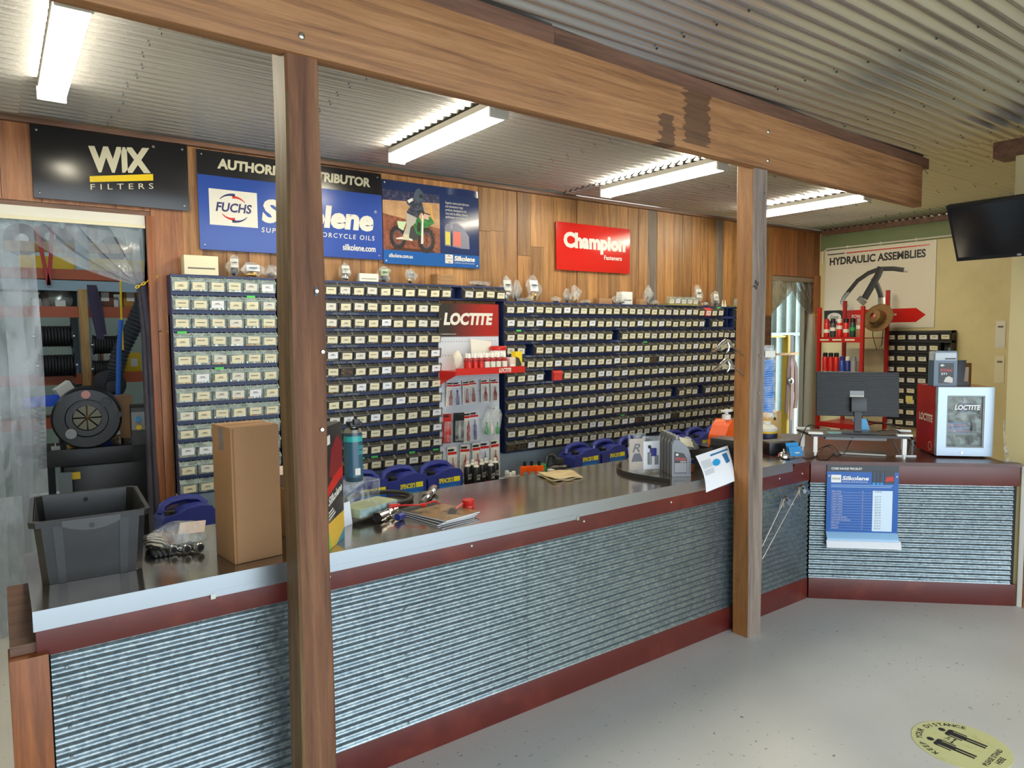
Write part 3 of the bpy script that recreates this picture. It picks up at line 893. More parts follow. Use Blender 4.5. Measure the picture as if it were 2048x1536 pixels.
def wheel(cx, cz, rx, rz):
    b = MB(); K = 36; o = []; i_ = []
    for k in range(K):
        a = 2 * PI * k / K
        rr = 1.0 + (0.09 if k % 2 else 0)
        o.append((cx + rx * rr * math.cos(a), cz + rz * rr * math.sin(a)))
        i_.append((cx + rx * 0.66 * math.cos(a), cz + rz * 0.66 * math.sin(a)))
    for k in range(K):
        b.prism([o[k], o[(k + 1) % K], i_[(k + 1) % K], i_[k]], -0.0014, -0.0008, 'xzy')
    for k in range(8):
        a = 2 * PI * k / 8
        b.prism([(cx - 0.002, cz), (cx + 0.002, cz), (cx + rx * 0.72 * math.cos(a) + 0.001, cz + rz * 0.72 * math.sin(a)), (cx + rx * 0.72 * math.cos(a) - 0.001, cz + rz * 0.72 * math.sin(a))], -0.0013, -0.0009, 'xzy')
    b.build('wheel_print', M_TYRE, mp_)
wheel(0.125, 0.205, 0.068, 0.088); wheel(0.375, 0.20, 0.075, 0.098)
M_BIKEG = speck('print_green', '#3c7f45', '#2c5a35', 0.25, 30, 0.45, 0.62)
flat(mp_, 'engine_print', [(0.2, 0.2), (0.29, 0.19), (0.32, 0.27), (0.24, 0.31), (0.19, 0.26)], M_DKGREY, -0.001)
flat(mp_, 'frame_print', [(0.28, 0.25), (0.34, 0.22), (0.345, 0.33), (0.31, 0.38), (0.26, 0.33)], M_BIKEG, -0.0016)
flat(mp_, 'fender_print', [(0.345, 0.29), (0.385, 0.30), (0.45, 0.34), (0.42, 0.385), (0.36, 0.385)], M_BIKEG, -0.0016)
flat(mp_, 'tail_print', [(0.12, 0.33), (0.20, 0.33), (0.17, 0.26), (0.13, 0.28)], mat('print_palegreen', '#b9cfa6', 0.3), -0.0014)
flat(mp_, 'fork_print', [(0.325, 0.17), (0.345, 0.17), (0.352, 0.41), (0.34, 0.41)], M_OFFWHITE, -0.0018)
flat(mp_, 'exhaust_print', [(0.11, 0.20), (0.18, 0.215), (0.25, 0.20), (0.25, 0.185), (0.18, 0.195), (0.11, 0.19)], M_OFFWHITE, -0.0018)
M_JERSEY = speck('jersey_print', '#2c3140', '#596072', 0.3, 40, 0.5, 0.62)
flat(mp_, 'trousers_print', [(0.20, 0.40), (0.29, 0.37), (0.28, 0.33), (0.235, 0.29), (0.215, 0.20), (0.17, 0.195), (0.165, 0.22), (0.20, 0.30)], mat('print_grey', '#a9a59b', 0.3), -0.002)
flat(mp_, 'jersey_print', [(0.20, 0.40), (0.30, 0.365), (0.335, 0.42), (0.35, 0.39), (0.365, 0.40), (0.34, 0.49), (0.30, 0.515), (0.255, 0.52), (0.205, 0.495), (0.205, 0.47), (0.235, 0.45)], M_JERSEY, -0.0024)
flat(mp_, 'helmet_print', [(0.27, 0.515), (0.30, 0.49), (0.34, 0.50), (0.355, 0.535), (0.375, 0.54), (0.345, 0.575), (0.315, 0.60), (0.285, 0.58), (0.27, 0.55)], mat('print_slate', '#4c5968', 0.25), -0.0028)
flat(mp_, 'visor_print', [(0.315, 0.525), (0.345, 0.525), (0.345, 0.55), (0.32, 0.553)], M_PRINTK, -0.0030)
flat(mp_, 'stake_print', [(0.43, 0.36), (0.442, 0.36), (0.425, 0.48), (0.413, 0.48)], mat('print_amber', '#d8a445', 0.3), -0.0012)
M_RIM = mat('print_rim', '#3c4660', 0.3)
for cx_, cz_, rx_, rz_ in ((0.125, 0.205, 0.046, 0.06), (0.375, 0.20, 0.05, 0.066)):
    K = 20
    rb_ = MB()
    for k in range(K):
        a, a2 = 2 * PI * k / K, 2 * PI * (k + 1) / K
        rb_.prism([(cx_ + rx_ * math.cos(a), cz_ + rz_ * math.sin(a)), (cx_ + rx_ * math.cos(a2), cz_ + rz_ * math.sin(a2)), (cx_ + rx_ * 0.86 * math.cos(a2), cz_ + rz_ * 0.86 * math.sin(a2)), (cx_ + rx_ * 0.86 * math.cos(a), cz_ + rz_ * 0.86 * math.sin(a))], -0.0018, -0.0014, 'xzy')
    rb_.build('rim_print', M_RIM, mp_)
flat(mp_, 'shoulder_print', [(0.21, 0.495), (0.255, 0.518), (0.262, 0.50), (0.225, 0.475)], M_OFFWHITE, -0.003)
flat(mp_, 'number_plate_print', [(0.345, 0.37), (0.395, 0.36), (0.40, 0.395), (0.36, 0.415)], mat('print_blush', '#c9a79a', 0.3), -0.003)
flat(mp_, 'handlebar_print', [(0.29, 0.418), (0.41, 0.398), (0.412, 0.406), (0.29, 0.428)], M_PRINTK, -0.0034)
flat(mp_, 'boot_print', [(0.165, 0.19), (0.222, 0.19), (0.218, 0.235), (0.178, 0.235)], mat('print_bone', '#c6bfa6', 0.3), -0.003)
flat(mp_, 'shadow_print', [(0.05, 0.106), (0.46, 0.106), (0.43, 0.125), (0.10, 0.128)], mat('print_umber', '#4a2c22', 0.3), -0.0007)
flat(mp_, 'radiator_print', [(0.29, 0.27), (0.32, 0.255), (0.325, 0.33), (0.30, 0.345)], M_PRINTK, -0.0028)
TX('Superior motorcycle lubricants\nand maintenance range\nproducts, developed on the\nrace track to deliver ultimate\nperformance and protection', mp_, (0.555, -0.0003, 0.385), EX, EZ, 0.225, 0.14, M_OFFWHITE)
M_BOTP = mat('print_silver', '#77778a', 0.25)
flat(mp_, 'bottle_print', [(0.545, 0.17), (0.60, 0.165), (0.60, 0.33), (0.585, 0.345), (0.56, 0.345), (0.545, 0.32)], M_BOTP, -0.0006)
flat(mp_, 'bottle_print', [(0.615, 0.165), (0.70, 0.155), (0.78, 0.155), (0.775, 0.26), (0.715, 0.33), (0.66, 0.36), (0.62, 0.35)], M_BOTP, -0.0006)
flat(mp_, 'bottle_label_print', [(0.55, 0.18), (0.595, 0.177), (0.595, 0.28), (0.55, 0.285)], mat('print_yellow', '#c9bd4e', 0.3), -0.0012)
flat(mp_, 'bottle_label_print', [(0.625, 0.175), (0.695, 0.168), (0.695, 0.285), (0.625, 0.292)], mat('print_coral', '#c9675a', 0.3), -0.0012)
TX('silkolene.com.au', mp_, (0.045, -0.0009, 0.05), EX, EZ, 0.205, 0.03, M_OFFWHITE, 0.015)
MB().box(0.545, -0.0022, 0.03, 0.618, -0.0009, 0.1).build('logo_square', M_OFFWHITE, mp_)
TX('FUCHS', mp_, (0.553, -0.0022, 0.056), EX, EZ, 0.057, 0.014, MATS['ink_navy'], 0.01, 0.2)
fuchs_arcs(mp_, 0.582, 0.064, 0.3, -0.0022)
TX('Silkolene', mp_, (0.63, -0.0009, 0.052), EX, EZ, 0.2, 0.042, M_OFFWHITE, 0.04, 0.15)
TX('SUPERIOR MOTORCYCLE OILS', mp_, (0.632, -0.0009, 0.033), EX, EZ, 0.195, 0.009, M_OFFWHITE, 0, 0.1)
# curled upper right corner of the paper
cb = MB()
for i in range(10):
    u = i / 9
    cb.v += [Vector((0.56 + 0.31 * u, -0.001 - 0.028 * math.sin(PI * u), h - 0.004)), Vector((0.56 + 0.31 * u, -0.001, h - 0.055))]
cb.f = [[2 * i, 2 * i + 2, 2 * i + 3, 2 * i + 1] for i in range(9)]; cb.m = [0] * 9; cb.s = [True] * 9
cb.build('curled_edge', MATS['poster_navy'], mp_)
pins(mp_, w_, h, M_OFFWHITE, 0.022)

rs_, w_, h = panel('wall_sign', 'red fastener brand sign screwed to the plank wall', 4.138, 5.076, 2.338, 2.77, mat('sign_red', '#c4251f', 0.2))
TX('Champion', rs_, (0.085, 0, 0.165), EX, EZ, 0.79, 0.185, mat('sign_greywhite', '#d2d2cc', 0.35), 0.055)
TX('Fasteners', rs_, (0.59, 0, 0.12), EX, EZ, 0.235, 0.042, MATS['sign_greywhite'], 0.02)
pins(rs_, w_, h, mat('red_cap', '#9c1f1a', 0.4), 0.02)

# hydraulic assemblies board on the side wall: u runs towards the viewer (-y)
XS = XR - 0.012
def SW(px, py): return PX(px, py, XS)
tl, br = SW(1651, 503), SW(1868, 655)
hs = T('wall_sign', 'white hydraulic assemblies sign with hoses and a red arrow', 'sign', (XS, tl.y, br.z))
W3, H3 = tl.y - br.y, 2.762 - br.z
U, V = Vector((0, -1, 0)), Vector((0, 0, 1))
def sw_prism(name, poly, m, d0=0.0, d1=0.001, parent=hs):
    b = MB(); k = len(poly)
    vs = [Vector((-d0, -p[0], p[1])) for p in poly] + [Vector((-d1, -p[0], p[1])) for p in poly]
    fs = [list(range(k)), list(range(k, 2 * k))] + [[i, (i + 1) % k, k + (i + 1) % k, k + i] for i in range(k)]
    return b.add(vs, fs).build(name, m, parent)
sw_prism('board', [(0, 0), (W3, 0), (W3, H3), (0, H3)], mat('sign_cream', '#ddd6c4', 0.4), -0.011, 0.0)
TX('HYDRAULIC ASSEMBLIES', hs, (0, -0.06, H3 - 0.185), U, V, W3 * 0.87, 0.095, M_PRINTK, 0.035)
sw_prism('rule_black', [(0.03, H3 - 0.055), (0.25, H3 - 0.055), (0.25, H3 - 0.043), (0.03, H3 - 0.043)], M_PRINTK)
sw_prism('rule_red', [(0.27, H3 - 0.055), (W3 - 0.07, H3 - 0.055), (W3 - 0.07, H3 - 0.043), (0.27, H3 - 0.043)], MATS['sign_red'])
sw_prism('arrow_red', [(0.0, 0.065), (W3 * 0.85, 0.065), (W3 * 0.93, 0.145), (W3 * 0.85, 0.225), (0, 0.225)], MATS['sign_red'], 0, 0.0008)
sw_prism('arrow_black', [(0.0, 0.06), (0.22, 0.06), (0.31, 0.145), (0.22, 0.23), (0, 0.23)], M_PRINTK, 0, 0.0015)
el = [(0.135 + 0.09 * math.cos(2 * PI * k / 20), 0.145 + 0.055 * math.sin(2 * PI * k / 20)) for k in range(20)]
sw_prism('logo_oval', el, M_OFFWHITE, 0, 0.0022)
TX('Gates', hs, (-0.0022, -0.08, 0.125), U, V, 0.11, 0.045, M_PRINTK, 0.01, 0.2)
TX('POWERING PROGRESS™', hs, (-0.0008, -0.36, 0.125), U, V, 0.53, 0.045, M_OFFWHITE, 0.02)
def hose_print(pts, r, m):
    b = MB()
    b.tube([Vector((-0.001, -p[0], p[1])) for p in pts], r, 8, 0)
    for i, v_ in enumerate(b.v): b.v[i].x = -0.001 + (v_.x + 0.001) * 0.12
    b.build('hose_print', m, hs)
hose_print([(0.30, 0.44), (0.42, 0.58), (0.55, 0.66), (0.68, 0.70), (0.84, 0.69), (0.96, 0.665)], 0.026, M_DKGREY)
hose_print([(0.51, 0.36), (0.58, 0.48), (0.66, 0.62), (0.70, 0.72)], 0.042, M_DKGREY)
hose_print([(0.61, 0.60), (0.66, 0.50), (0.70, 0.40), (0.71, 0.34)], 0.032, M_DKGREY)
for pts_, r in (([(0.31, 0.45), (0.26, 0.39), (0.23, 0.33), (0.26, 0.28), (0.31, 0.27)], 0.026), ([(0.50, 0.36), (0.455, 0.31)], 0.06), ([(0.71, 0.36), (0.715, 0.27)], 0.042), ([(0.94, 0.67), (1.0, 0.65)], 0.022)):
    hose_print(pts_, r, M_STEELP)

# ------------------------------------------------------------------ parts drawers on the back wall
YB = 4.86                       # front plane of the drawer frames
M_FRAME = speck('navy_frame', '#1e2f5c', '#18264b', 0.45, 4, 0.45, 0.7)
M_FRAMEK = mat('charcoal_frame', '#232427', 0.45)
M_DARKIN = mat('deep_navy', '#1a2a66', 0.5)
CW, CH = 0.1037, 0.1175
def bin_mesh(name, m, cw):
    b = MB()
    hw = cw / 2 - 0.004
    # side profile (y towards the room is negative): a tip-out bin with a slanted hood
    prof = [(0.0, 0.014), (-0.026, 0.014), (-0.036, 0.078), (-0.004, 0.101), (0.0, 0.101)]
    b.prism(prof, -hw, hw, 'yzx')
    # raised rim round the hood
    for sx in (-1, 1):
        b.prism([(-0.0375, 0.075), (-0.0375, 0.081), (-0.003, 0.105), (-0.003, 0.099)], sx * hw - 0.0025, sx * hw + 0.0025, 'yzx', 1)
    b.box(-hw, -0.039, 0.077, hw, -0.0345, 0.081, 1)
    # two hinge clips
    for sx in (-1, 1):
        b.box(sx * hw * 0.45 - 0.0015, -0.003, 0.10, sx * hw * 0.45 + 0.0015, 0.0, 0.114, 1)
    me_o = b.build(name, m)
    me = me_o.data
    bpy.data.objects.remove(me_o)
    me.name = name
    return me
def mesh_only(b, name, m):
    o = b.build(name, m); me = o.data; bpy.data.objects.remove(o); return me
M_RIMC = mat('bin_rim_clear', '#8fa39f', 0.35)
M_RIMS = mat('bin_rim_smoke', '#6b685d', 0.4)
M_RIMR = mat('bin_rim_red', '#c8463f', 0.4)
BIN = {'clear': bin_mesh('clear_bin', [M_BINCLEAR, M_RIMC], CW), 'smoke': bin_mesh('smoky_bin', [M_BINSMOKE, M_RIMS], CW),
       'red': bin_mesh('red_bin', [mat('red_bin_plastic', '#d0433c', 0.4), M_RIMR], CW)}
def label_mesh(k):
    r = random.Random(k)
    b = MB()
    lw, lh = 0.036, 0.0255
    # the front of the bin leans out towards the top
    ty = lambda z: -0.0265 - (z - 0.014) * (0.010 / 0.064) - 0.0012
    z0 = 0.023 + r.choice([0, 0.003, 0.005]); z1 = z0 + 2 * lh - 0.004
    tw = r.uniform(-0.002, 0.002)
    b.add([(-lw, ty(z0), z0 + tw), (lw, ty(z0), z0 - tw), (lw, ty(z1), z1 - tw), (-lw, ty(z1), z1 + tw),
           (-lw, ty(z0) + 0.001, z0 + tw), (lw, ty(z0) + 0.001, z0 - tw), (lw, ty(z1) + 0.001, z1 - tw), (-lw, ty(z1) + 0.001, z1 + tw)],
          [(0, 1, 2, 3), (7, 6, 5, 4), (0, 4, 5, 1), (2, 6, 7, 3), (1, 5, 6, 2), (0, 3, 7, 4)], 0)
    zm = (z0 + z1) / 2 + (0.006 if k % 2 else 0.002)
    for j, wd in enumerate([0.013, 0.02] if k % 3 else [0.022]):
        zc = zm - 0.007 * j
        hh = 0.0022 if j == 0 else 0.0011
        xo = r.uniform(-0.004, 0.004)
        b.add([(xo - wd, ty(zc - hh) - 0.0005, zc - hh), (xo + wd, ty(zc - hh) - 0.0005, zc - hh), (xo + wd, ty(zc + hh) - 0.0005, zc + hh), (xo - wd, ty(zc + hh) - 0.0005, zc + hh)], [(0, 1, 2, 3)], 1)
    base = [M_CREAM, M_OFFWHITE, mat('ivory_card', '#e0d9b9', 0.65), M_CREAM, M_CREAM, M_PAPER][k % 6]
    return mesh_only(b, 'bin_label', [base, mat('label_ink', '#4b4842', 0.6)])
LABELS = [label_mesh(k) for k in range(8)]
def fill_mesh(k):
    r = random.Random(100 + k)
    b = MB()
    for i in range(9):
        x = -0.04 + 0.08 * (i + r.random() * 0.6) / 9
        ln = r.uniform(0.006, 0.014); rad = r.uniform(0.004, 0.007)
        z = 0.0155 + rad
        y = r.uniform(-0.018, -0.008)
        a = r.uniform(-0.5, 0.5)
        d = Vector((math.cos(a), math.sin(a), 0)) if r.random() < 0.6 else Vector((0, 1, 0.0))
        b.cyl(Vector((x, y, z)) - d * ln * 0.5, Vector((x, y, z)) + d * ln * 0.5, rad, None, 6, r.choice([0, 1]))
    return mesh_only(b, 'loose_fittings', [[M_BRASS, M_STEELP], [M_STEELP, M_GREY], [M_BRASS, mat('copper', '#a8643a', 0.35, 0.9)], [M_STEELP, M_DKGREY]][k % 4])
FILLS = [fill_mesh(k) for k in range(8)]
BIGFILL = None
def big_fill():
    r = random.Random(5); b = MB()
    for i in range(26):
        x = r.uniform(-0.037, 0.037); z = r.uniform(0.026, 0.066); y = r.uniform(-0.02, -0.006) - (z - 0.02) * 0.14
        d = Vector((r.uniform(-1, 1), r.uniform(-0.4, 0.4), r.uniform(-1, 1))).normalized() * 0.007
        b.cyl(Vector((x, y, z)) - d, Vector((x, y, z)) + d, 0.0055, None, 6, r.choice([0, 1]))
    return mesh_only(b, 'loose_fittings', [M_BRASS, MATS['copper']])
BIGFILL = big_fill()
TAG = mesh_only(MB().box(-0.026, -0.006, 0.098, 0.026, -0.003, 0.113), 'price_tag', M_LIME)
LAB_RECT = {}
def cabinet(label, x0, cols, zbot, rows_, pitch=CW, kind='smoke', missing=(), red=(), bare=(), tags=(), seed=0, group='parts drawer racks along the back wall', frame=None):
    """columns from x0 (left edge), rows_ rows upwards from zbot; cells are (row from the top, column)"""
    r = random.Random(seed)
    t = T('drawer_rack', label, 'drawer rack', (x0, YB, zbot), 0, group)
    W_, H_ = cols * pitch, rows_ * CH
    f = MB()
    f.box(0, 0.10, 0, W_, 0.118, H_)
    for c in range(cols + 1):
        xx = min(max(c * pitch, 0.002), W_ - 0.002)
        f.box(xx - 0.002, 0.0, 0, xx + 0.002, 0.10, H_)
    for q in range(rows_ + 1):
        zz = min(q * CH, H_ - 0.004)
        f.box(0.0021, -0.004, zz - (0 if q == 0 else 0.010), W_ - 0.0021, 0.10, zz + (0.012 if q < rows_ else 0.004))
    f.build('rack_frame', frame or M_FRAME, t)
    for q in range(rows_):
        for c in range(cols):
            if (q, c) in missing: continue
            pos = ((c + 0.5) * pitch, 0, (rows_ - 1 - q) * CH)
            kd = 'red' if (q, c) in red else kind
            d = link('drawer', BIN[kd], t, pos)
            sc = pitch / CW
            d.scale = (sc, 1, 1)
            if (q, c) in bare:
                link('fittings', BIGFILL, d)
            else:
                if kd != 'red' or q == 0:
                    lo = link('label_card', r.choice(LABELS), d)
                    lo.location.x = r.uniform(-0.004, 0.004); lo.location.z = r.uniform(-0.003, 0.002)
                link('fittings', r.choice(FILLS), d)
            if (q, c) in tags: link('price_tag', TAG, d)
    t['rows'] = rows_
    RACKS.append(t)
    return t
RACKS = []
ZB0 = 0.7405
cabinet('left-most rack of clear parts drawers beside the doorway', 0.905, 6, ZB0, 12, 0.1085, 'clear', tags={(1, 4), (3, 0), (5, 2)}, seed=1)
MX0 = 1.626 - 0.1057 / 2
cabinet('narrow drawer rack behind the rough timber post', MX0, 3, ZB0, 12, 0.1057, seed=2)
cabinet('smoky drawer rack just right of the rough post', MX0 + 3 * 0.1057, 5, ZB0, 12, 0.1057, bare={(5, 1)}, tags={(11, 3), (11, 2)}, seed=3)
cabinet('drawer rack directly left of the red glue display', MX0 + 8 * 0.1057, 4, ZB0, 12, 0.1057, tags={(11, 1), (11, 3)}, seed=4)
cabinet('single row of drawers above the red glue display', MX0 + 12 * 0.1057, 6, ZB0 + 11 * CH, 1, 0.1057, missing={(0, 1)}, seed=5)
RX0 = 3.520 - CW / 2
cabinet('drawer rack directly right of the red glue display', RX0, 6, ZB0, 11, CW, missing={(3, 2), (5, 4)}, red={(5, 5)}, bare={(10, 0), (10, 1)}, tags={(2, 1)}, seed=6)
cabinet('drawer rack under the left half of the red fastener sign', RX0 + 6 * CW, 5, ZB0, 11, CW, seed=7)
cabinet('drawer rack under the right part of the red fastener sign', RX0 + 11 * CW, 9, ZB0, 11, CW, missing={(2, 1)}, bare={(4, 6), (9, 4)}, tags={(9, 2), (3, 5)}, seed=8)
cabinet('drawer rack with empty cells behind the chrome couplers', RX0 + 20 * CW, 10, ZB0, 11, CW, missing={(0, 8), (0, 9), (1, 5), (1, 8), (1, 9), (7, 0), (7, 4)}, red={(0, 5)}, bare={(9, 0)}, tags={(0, 7)}, seed=9)
cabinet('right-most drawer rack behind the pine post', RX0 + 30 * CW, 4, ZB0, 11, CW, seed=10)
# two short strips of clear bins standing on top of the racks
ZRT = ZB0 + 11 * CH
def bin_strip(label, x0, n, seed):
    t = T('bin_strip', label, 'bin strip', (x0, YB, ZRT + 0.0005), 0)
    MB().box(-0.002, -0.03, 0, n * 0.092 + 0.002, 0.09, 0.018).build('tray', mat('olive_tray', '#8a8350', 0.5), t)
    r = random.Random(seed)
    for c in range(n):
        d = link('drawer', BIN['clear'], t, ((c + 0.5) * 0.092, 0, 0)); d.scale = (0.87, 1, 0.85)
        link('label_card', r.choice(LABELS), d); link('fittings', r.choice(FILLS), d)
    return t
bin_strip('strip of five small clear bins on top of the drawer racks', 5.49, 5, 3)
bin_strip('strip of two small clear bins beside the pine post', RX0 + 30 * CW, 2, 4)
# chalked words on the rails
def chalk(t, s, x, q, w2, m_=None):
    TX(s, t, (x, -0.004, (t['rows'] - 1 - q) * CH - 0.006), EX, EZ, w2, 0.013, m_ or mat('chalk', '#a9a88f', 0.8))
for q in range(1, 8): chalk(RACKS[2], 'METRIC  METRIC', 0.06 + 0.012 * (q % 3), q, 0.2)
for q, s in ((0, 'NIPPLES'), (1, 'NIPPLES'), (2, 'NIPPLES')): chalk(RACKS[5], s, 0.29, q, 0.08)
for q, s in ((3, 'MALE  PN  MALE  BUSHES'), (4, 'EXHAUST  YS  MALE'), (5, 'EXHAUST  YS  MALE'), (9, 'ADAPTORS')): chalk(RACKS[5], s, 0.23, q, 0.3 if len(s) > 10 else 0.12)
for q in range(1, 9): chalk(RACKS[7], 'MALE  STUD', 0.18, q, 0.14); chalk(RACKS[8], '1/4 T T', 0.16, q, 0.09)
# side wall rack of charcoal drawers
M_BINK = mat('charcoal_bin', '#2a2a2c', 0.35)
BIN['dark'] = bin_mesh('charcoal_drawer', [M_BINK, M_FRAMEK], CW)
ptl, pbr = PX(1774, 662, XR - 0.12), PX(1898, 845, XR - 0.12)
sr = T('drawer_rack', 'charcoal drawer rack on the cream wall beside the small fridge', 'drawer rack', (XR - 0.12, ptl.y, ptl.z - 9 * 0.122), -PI / 2)
f = MB(); pw = (ptl.y - pbr.y) / 6
f.box(0, 0.09, 0, 6 * pw, 0.115, 9 * 0.122)
for c in range(7): f.box(min(max(c * pw - 0.005, 0), 6 * pw - 0.01), -0.004, 0, min(max(c * pw - 0.005, 0), 6 * pw - 0.01) + 0.01, 0.09, 9 * 0.122)
for q in range(10): f.box(0, -0.006, min(max(q * 0.122 - 0.012, 0), 9 * 0.122 - 0.024), 6 * pw, 0.09, min(max(q * 0.122 - 0.012, 0), 9 * 0.122 - 0.024) + 0.024)
f.build('rack_frame', M_FRAMEK, sr)
r = random.Random(77)
for q in range(9):
    for c in range(6):
        if (q, c) in ((1, 5),): continue
        d = link('drawer', BIN['dark'], sr, ((c + 0.5) * pw, 0, (8 - q) * 0.122 + 0.002)); d.scale = (pw / CW, 0.55, 1)
        link('label_card', LABELS[r.choice([0, 1, 2, 4])], d)
MB().box(2.1 * pw, -0.026, 2.35 * 0.122, 2.75 * pw, -0.0245, 2.95 * 0.122).build('sticky_note', mat('yellow_note', '#d8cf78', 0.7), sr)

# ------------------------------------------------------------------ bench and lower wall under the racks
BX0 = 0.68
bench = T('wall_bench', 'low bench along the wall under the drawer racks', 'bench', (0, 0, 0))
MB().box(BX0, 4.32, 0.40, 7.1, 4.94, 0.43).build('bench_top', mat('bench_grey', '#8c9498', 0.5), bench)
for lx in (0.70, 2.5, 4.0, 5.5, 7.02):
    MB().box(lx, 4.36, 0, lx + 0.05, 4.95, 0.40).build('leg', W_TRIM, bench)
MB().box(0.93, 4.955, 0.43, 7.1, 4.985, ZB0 - 0.001).build('splash_board', M_PALE, bench)
ub = T('conduit_pipe', 'thin white conduit clipped along the top of the cream wall', 'pipe', (XR - 0.03, 0, 0))
MB().tube([(0, 4.93, 2.60), (0, 4.93, 2.745), (0, 4.88, 2.785), (0, 3.4, 2.785), (0, 1.72, 2.785)], 0.009, 8).build('pipe_run', M_OFFWHITE, ub)
for k in range(7): MB().box(-0.012, 4.6 - k * 0.4, 2.772, 0.012, 4.62 - k * 0.4, 2.798).build('clip', M_OFFWHITE, ub)

# ------------------------------------------------------------------ red glue display (peg panel)
LX0, LX1, LYF = 2.822, 3.40, 4.84
ld = T('glue_display', 'grey peg-board glue display with red and black header', 'display stand', (LX0, LYF, 0.432))
LW = LX1 - LX0
def header_mat():
    m, n, l, b = _new('header_print')
    v, tc = coords(n, l, (1, 1, 1), False)
    sx = n.new('ShaderNodeSeparateXYZ'); l.new(tc.outputs['Object'], sx.inputs[0])
    r = ramp(n, [(0.1, '#2b2724'), (0.45, '#9c2420')]); l.new(sx.outputs[0], r.inputs[0])
    l.new(r.outputs[0], b.inputs['Base Color']); b.inputs['Roughness'].default_value = 0.3
    return m
MB().box(0, 0, 0, LW, 0.012, 1.31).build('peg_panel', mat('peg_grey', '#c7ccd4', 0.4), ld)
MB().box(0, -0.004, 1.31, LW, 0.014, 1.572).build('header_board', header_mat(), ld)
TX('LOCTITE', ld, (0.045, -0.004, 1.40), EX, EZ, 0.475, 0.10, M_OFFWHITE, 0.05, 0.18)
TX('henkeladhesives.com', ld, (0.03, -0.004, 1.325), EX, EZ, 0.13, 0.012, M_OFFWHITE)
hol = MB()
for zz in (0.30, 0.62, 0.86, 1.16, 1.27):
    for k in range(20):
        u = 0.035 + k * 0.0265
        hol.box(u - 0.003, -0.0006, zz - 0.003, u + 0.003, 0.0, zz + 0.003)
ho = hol.build('peg_holes', M_PRINTK, ld); ho['kind'] = 'stuff'
br_ = T('bench_riser', 'low grey riser on the bench carrying cans and orange bottles', 'riser', (LX0, LYF, 0.4306))
MB().box(-0.03, -0.46, 0.107, 1.04, -0.045, 0.127, 0, 0.002).build('riser_top', mat('plinth_grey', '#8f979c', 0.5), br_)
for u in (-0.03, 0.5, 1.01): MB().box(u, -0.45, 0.0, u + 0.03, -0.05, 0.107).build('leg', MATS['plinth_grey'], br_)
shz = 1.475 - 0.432
sh = MB()
sh.box(0.005, -0.25, shz - 0.004, 0.66, -0.0015, shz)
sh.box(0.005, -0.255, shz - 0.03, 0.66, -0.25, shz + 0.022)
sh.prism([(-0.25, shz), (-0.25, shz - 0.03), (-0.002, shz - 0.115), (-0.002, shz)], 0.0, 0.005, 'yzx')
sh.prism([(-0.25, shz), (-0.25, shz - 0.03), (-0.002, shz - 0.05), (-0.002, shz)], 0.655, 0.66, 'yzx')
sh.build('shelf', M_RED, ld)
TX('LOCTITE', ld, (0.40, -0.255, shz - 0.022), EX, EZ, 0.12, 0.034, M_OFFWHITE, 0.04, 0.15)
# bottles on the red shelf
def lathe_mesh(name, profs, mats, n=14, sx=1.0, sy=1.0):
    b = MB()
    for mi, p in enumerate(profs): b.lathe(p, n=n, mi=mi, sx=sx, sy=sy)
    return mesh_only(b, name, mats)
BZ = 0.432 + shz + 0.0005
M_DKRED = mat('dark_red_plastic', '#8f1b22', 0.35)
def make_bottle(loc, label, h=0.13, r=0.02, body=M_DKRED, cap=M_WHITE, band=M_OFFWHITE, group=None, name='glue_bottle', shoulder=0.62, sy=1.0, capr=0.5):
    t = T(name, label, 'bottle', loc, 0, group)
    MB().lathe([(r, 0), (r, h * shoulder), (r * 0.85, h * (shoulder + 0.05)), (r * 0.5, h * (shoulder + 0.1)), (r * 0.5, h * (shoulder + 0.12))], n=14, sy=sy).build('body', body, t)
    MB().lathe([(r * capr * 1.15, h * (shoulder + 0.105)), (r * capr, h * 0.97), (r * capr * 0.7, h)], n=12).build('cap', cap, t)
    MB().lathe([(r * 1.02, h * 0.14), (r * 1.02, h * 0.5)], n=14, cap=False, sy=sy).build('label_band', band, t)
    return t
nm = ['first', 'second', 'third', 'fourth', 'fifth', 'sixth', 'seventh', 'eighth', 'ninth', 'tenth']
xs_b = [0.14, 0.195, 0.25, 0.305, 0.36, 0.415, 0.475]
for i, u in enumerate(xs_b):
    for j in range(2):
        make_bottle((LX0 + u + j * 0.012, LYF - 0.225 + j * 0.055, BZ), '%s red glue bottle from the left in the %s row on the red shelf' % (nm[i], ['front', 'back'][j]), 0.135, 0.0225,
                    group='red glue bottles on the display shelf', band=M_OFFWHITE if i > 2 and j == 0 else M_RED)
tub = T('wipes_tub', 'white wipes tub with red lid at the right of the red shelf', 'tub', (LX0 + 0.50, LYF - 0.10, BZ))
MB().lathe([(0.062, 0), (0.065, 0.15)], n=20).build('body', M_WHITE, tub)
MB().lathe([(0.068, 0.15), (0.07, 0.155), (0.07, 0.175), (0.06, 0.185)], n=20).build('lid', M_RED, tub)
MB().lathe([(0.066, 0.03), (0.066, 0.10)], n=20, cap=False).build('label_band', M_GREY, tub)
bx = T('product_box', 'pink and white glue carton at the right end of the red shelf', 'box', (LX0 + 0.525, LYF - 0.235, BZ))
MB().box(0, 0, 0, 0.05, 0.05, 0.095, 0, 0.001).build('carton', mat('pinkish_card', '#d9c3bd', 0.6), bx)
MB().box(0.004, -0.001, 0.01, 0.046, 0, 0.04).build('label', M_WHITE, bx)
yb = T('product_box', 'yellow and black adhesive carton on the red shelf corner', 'box', (LX0 + 0.578, LYF - 0.238, BZ))
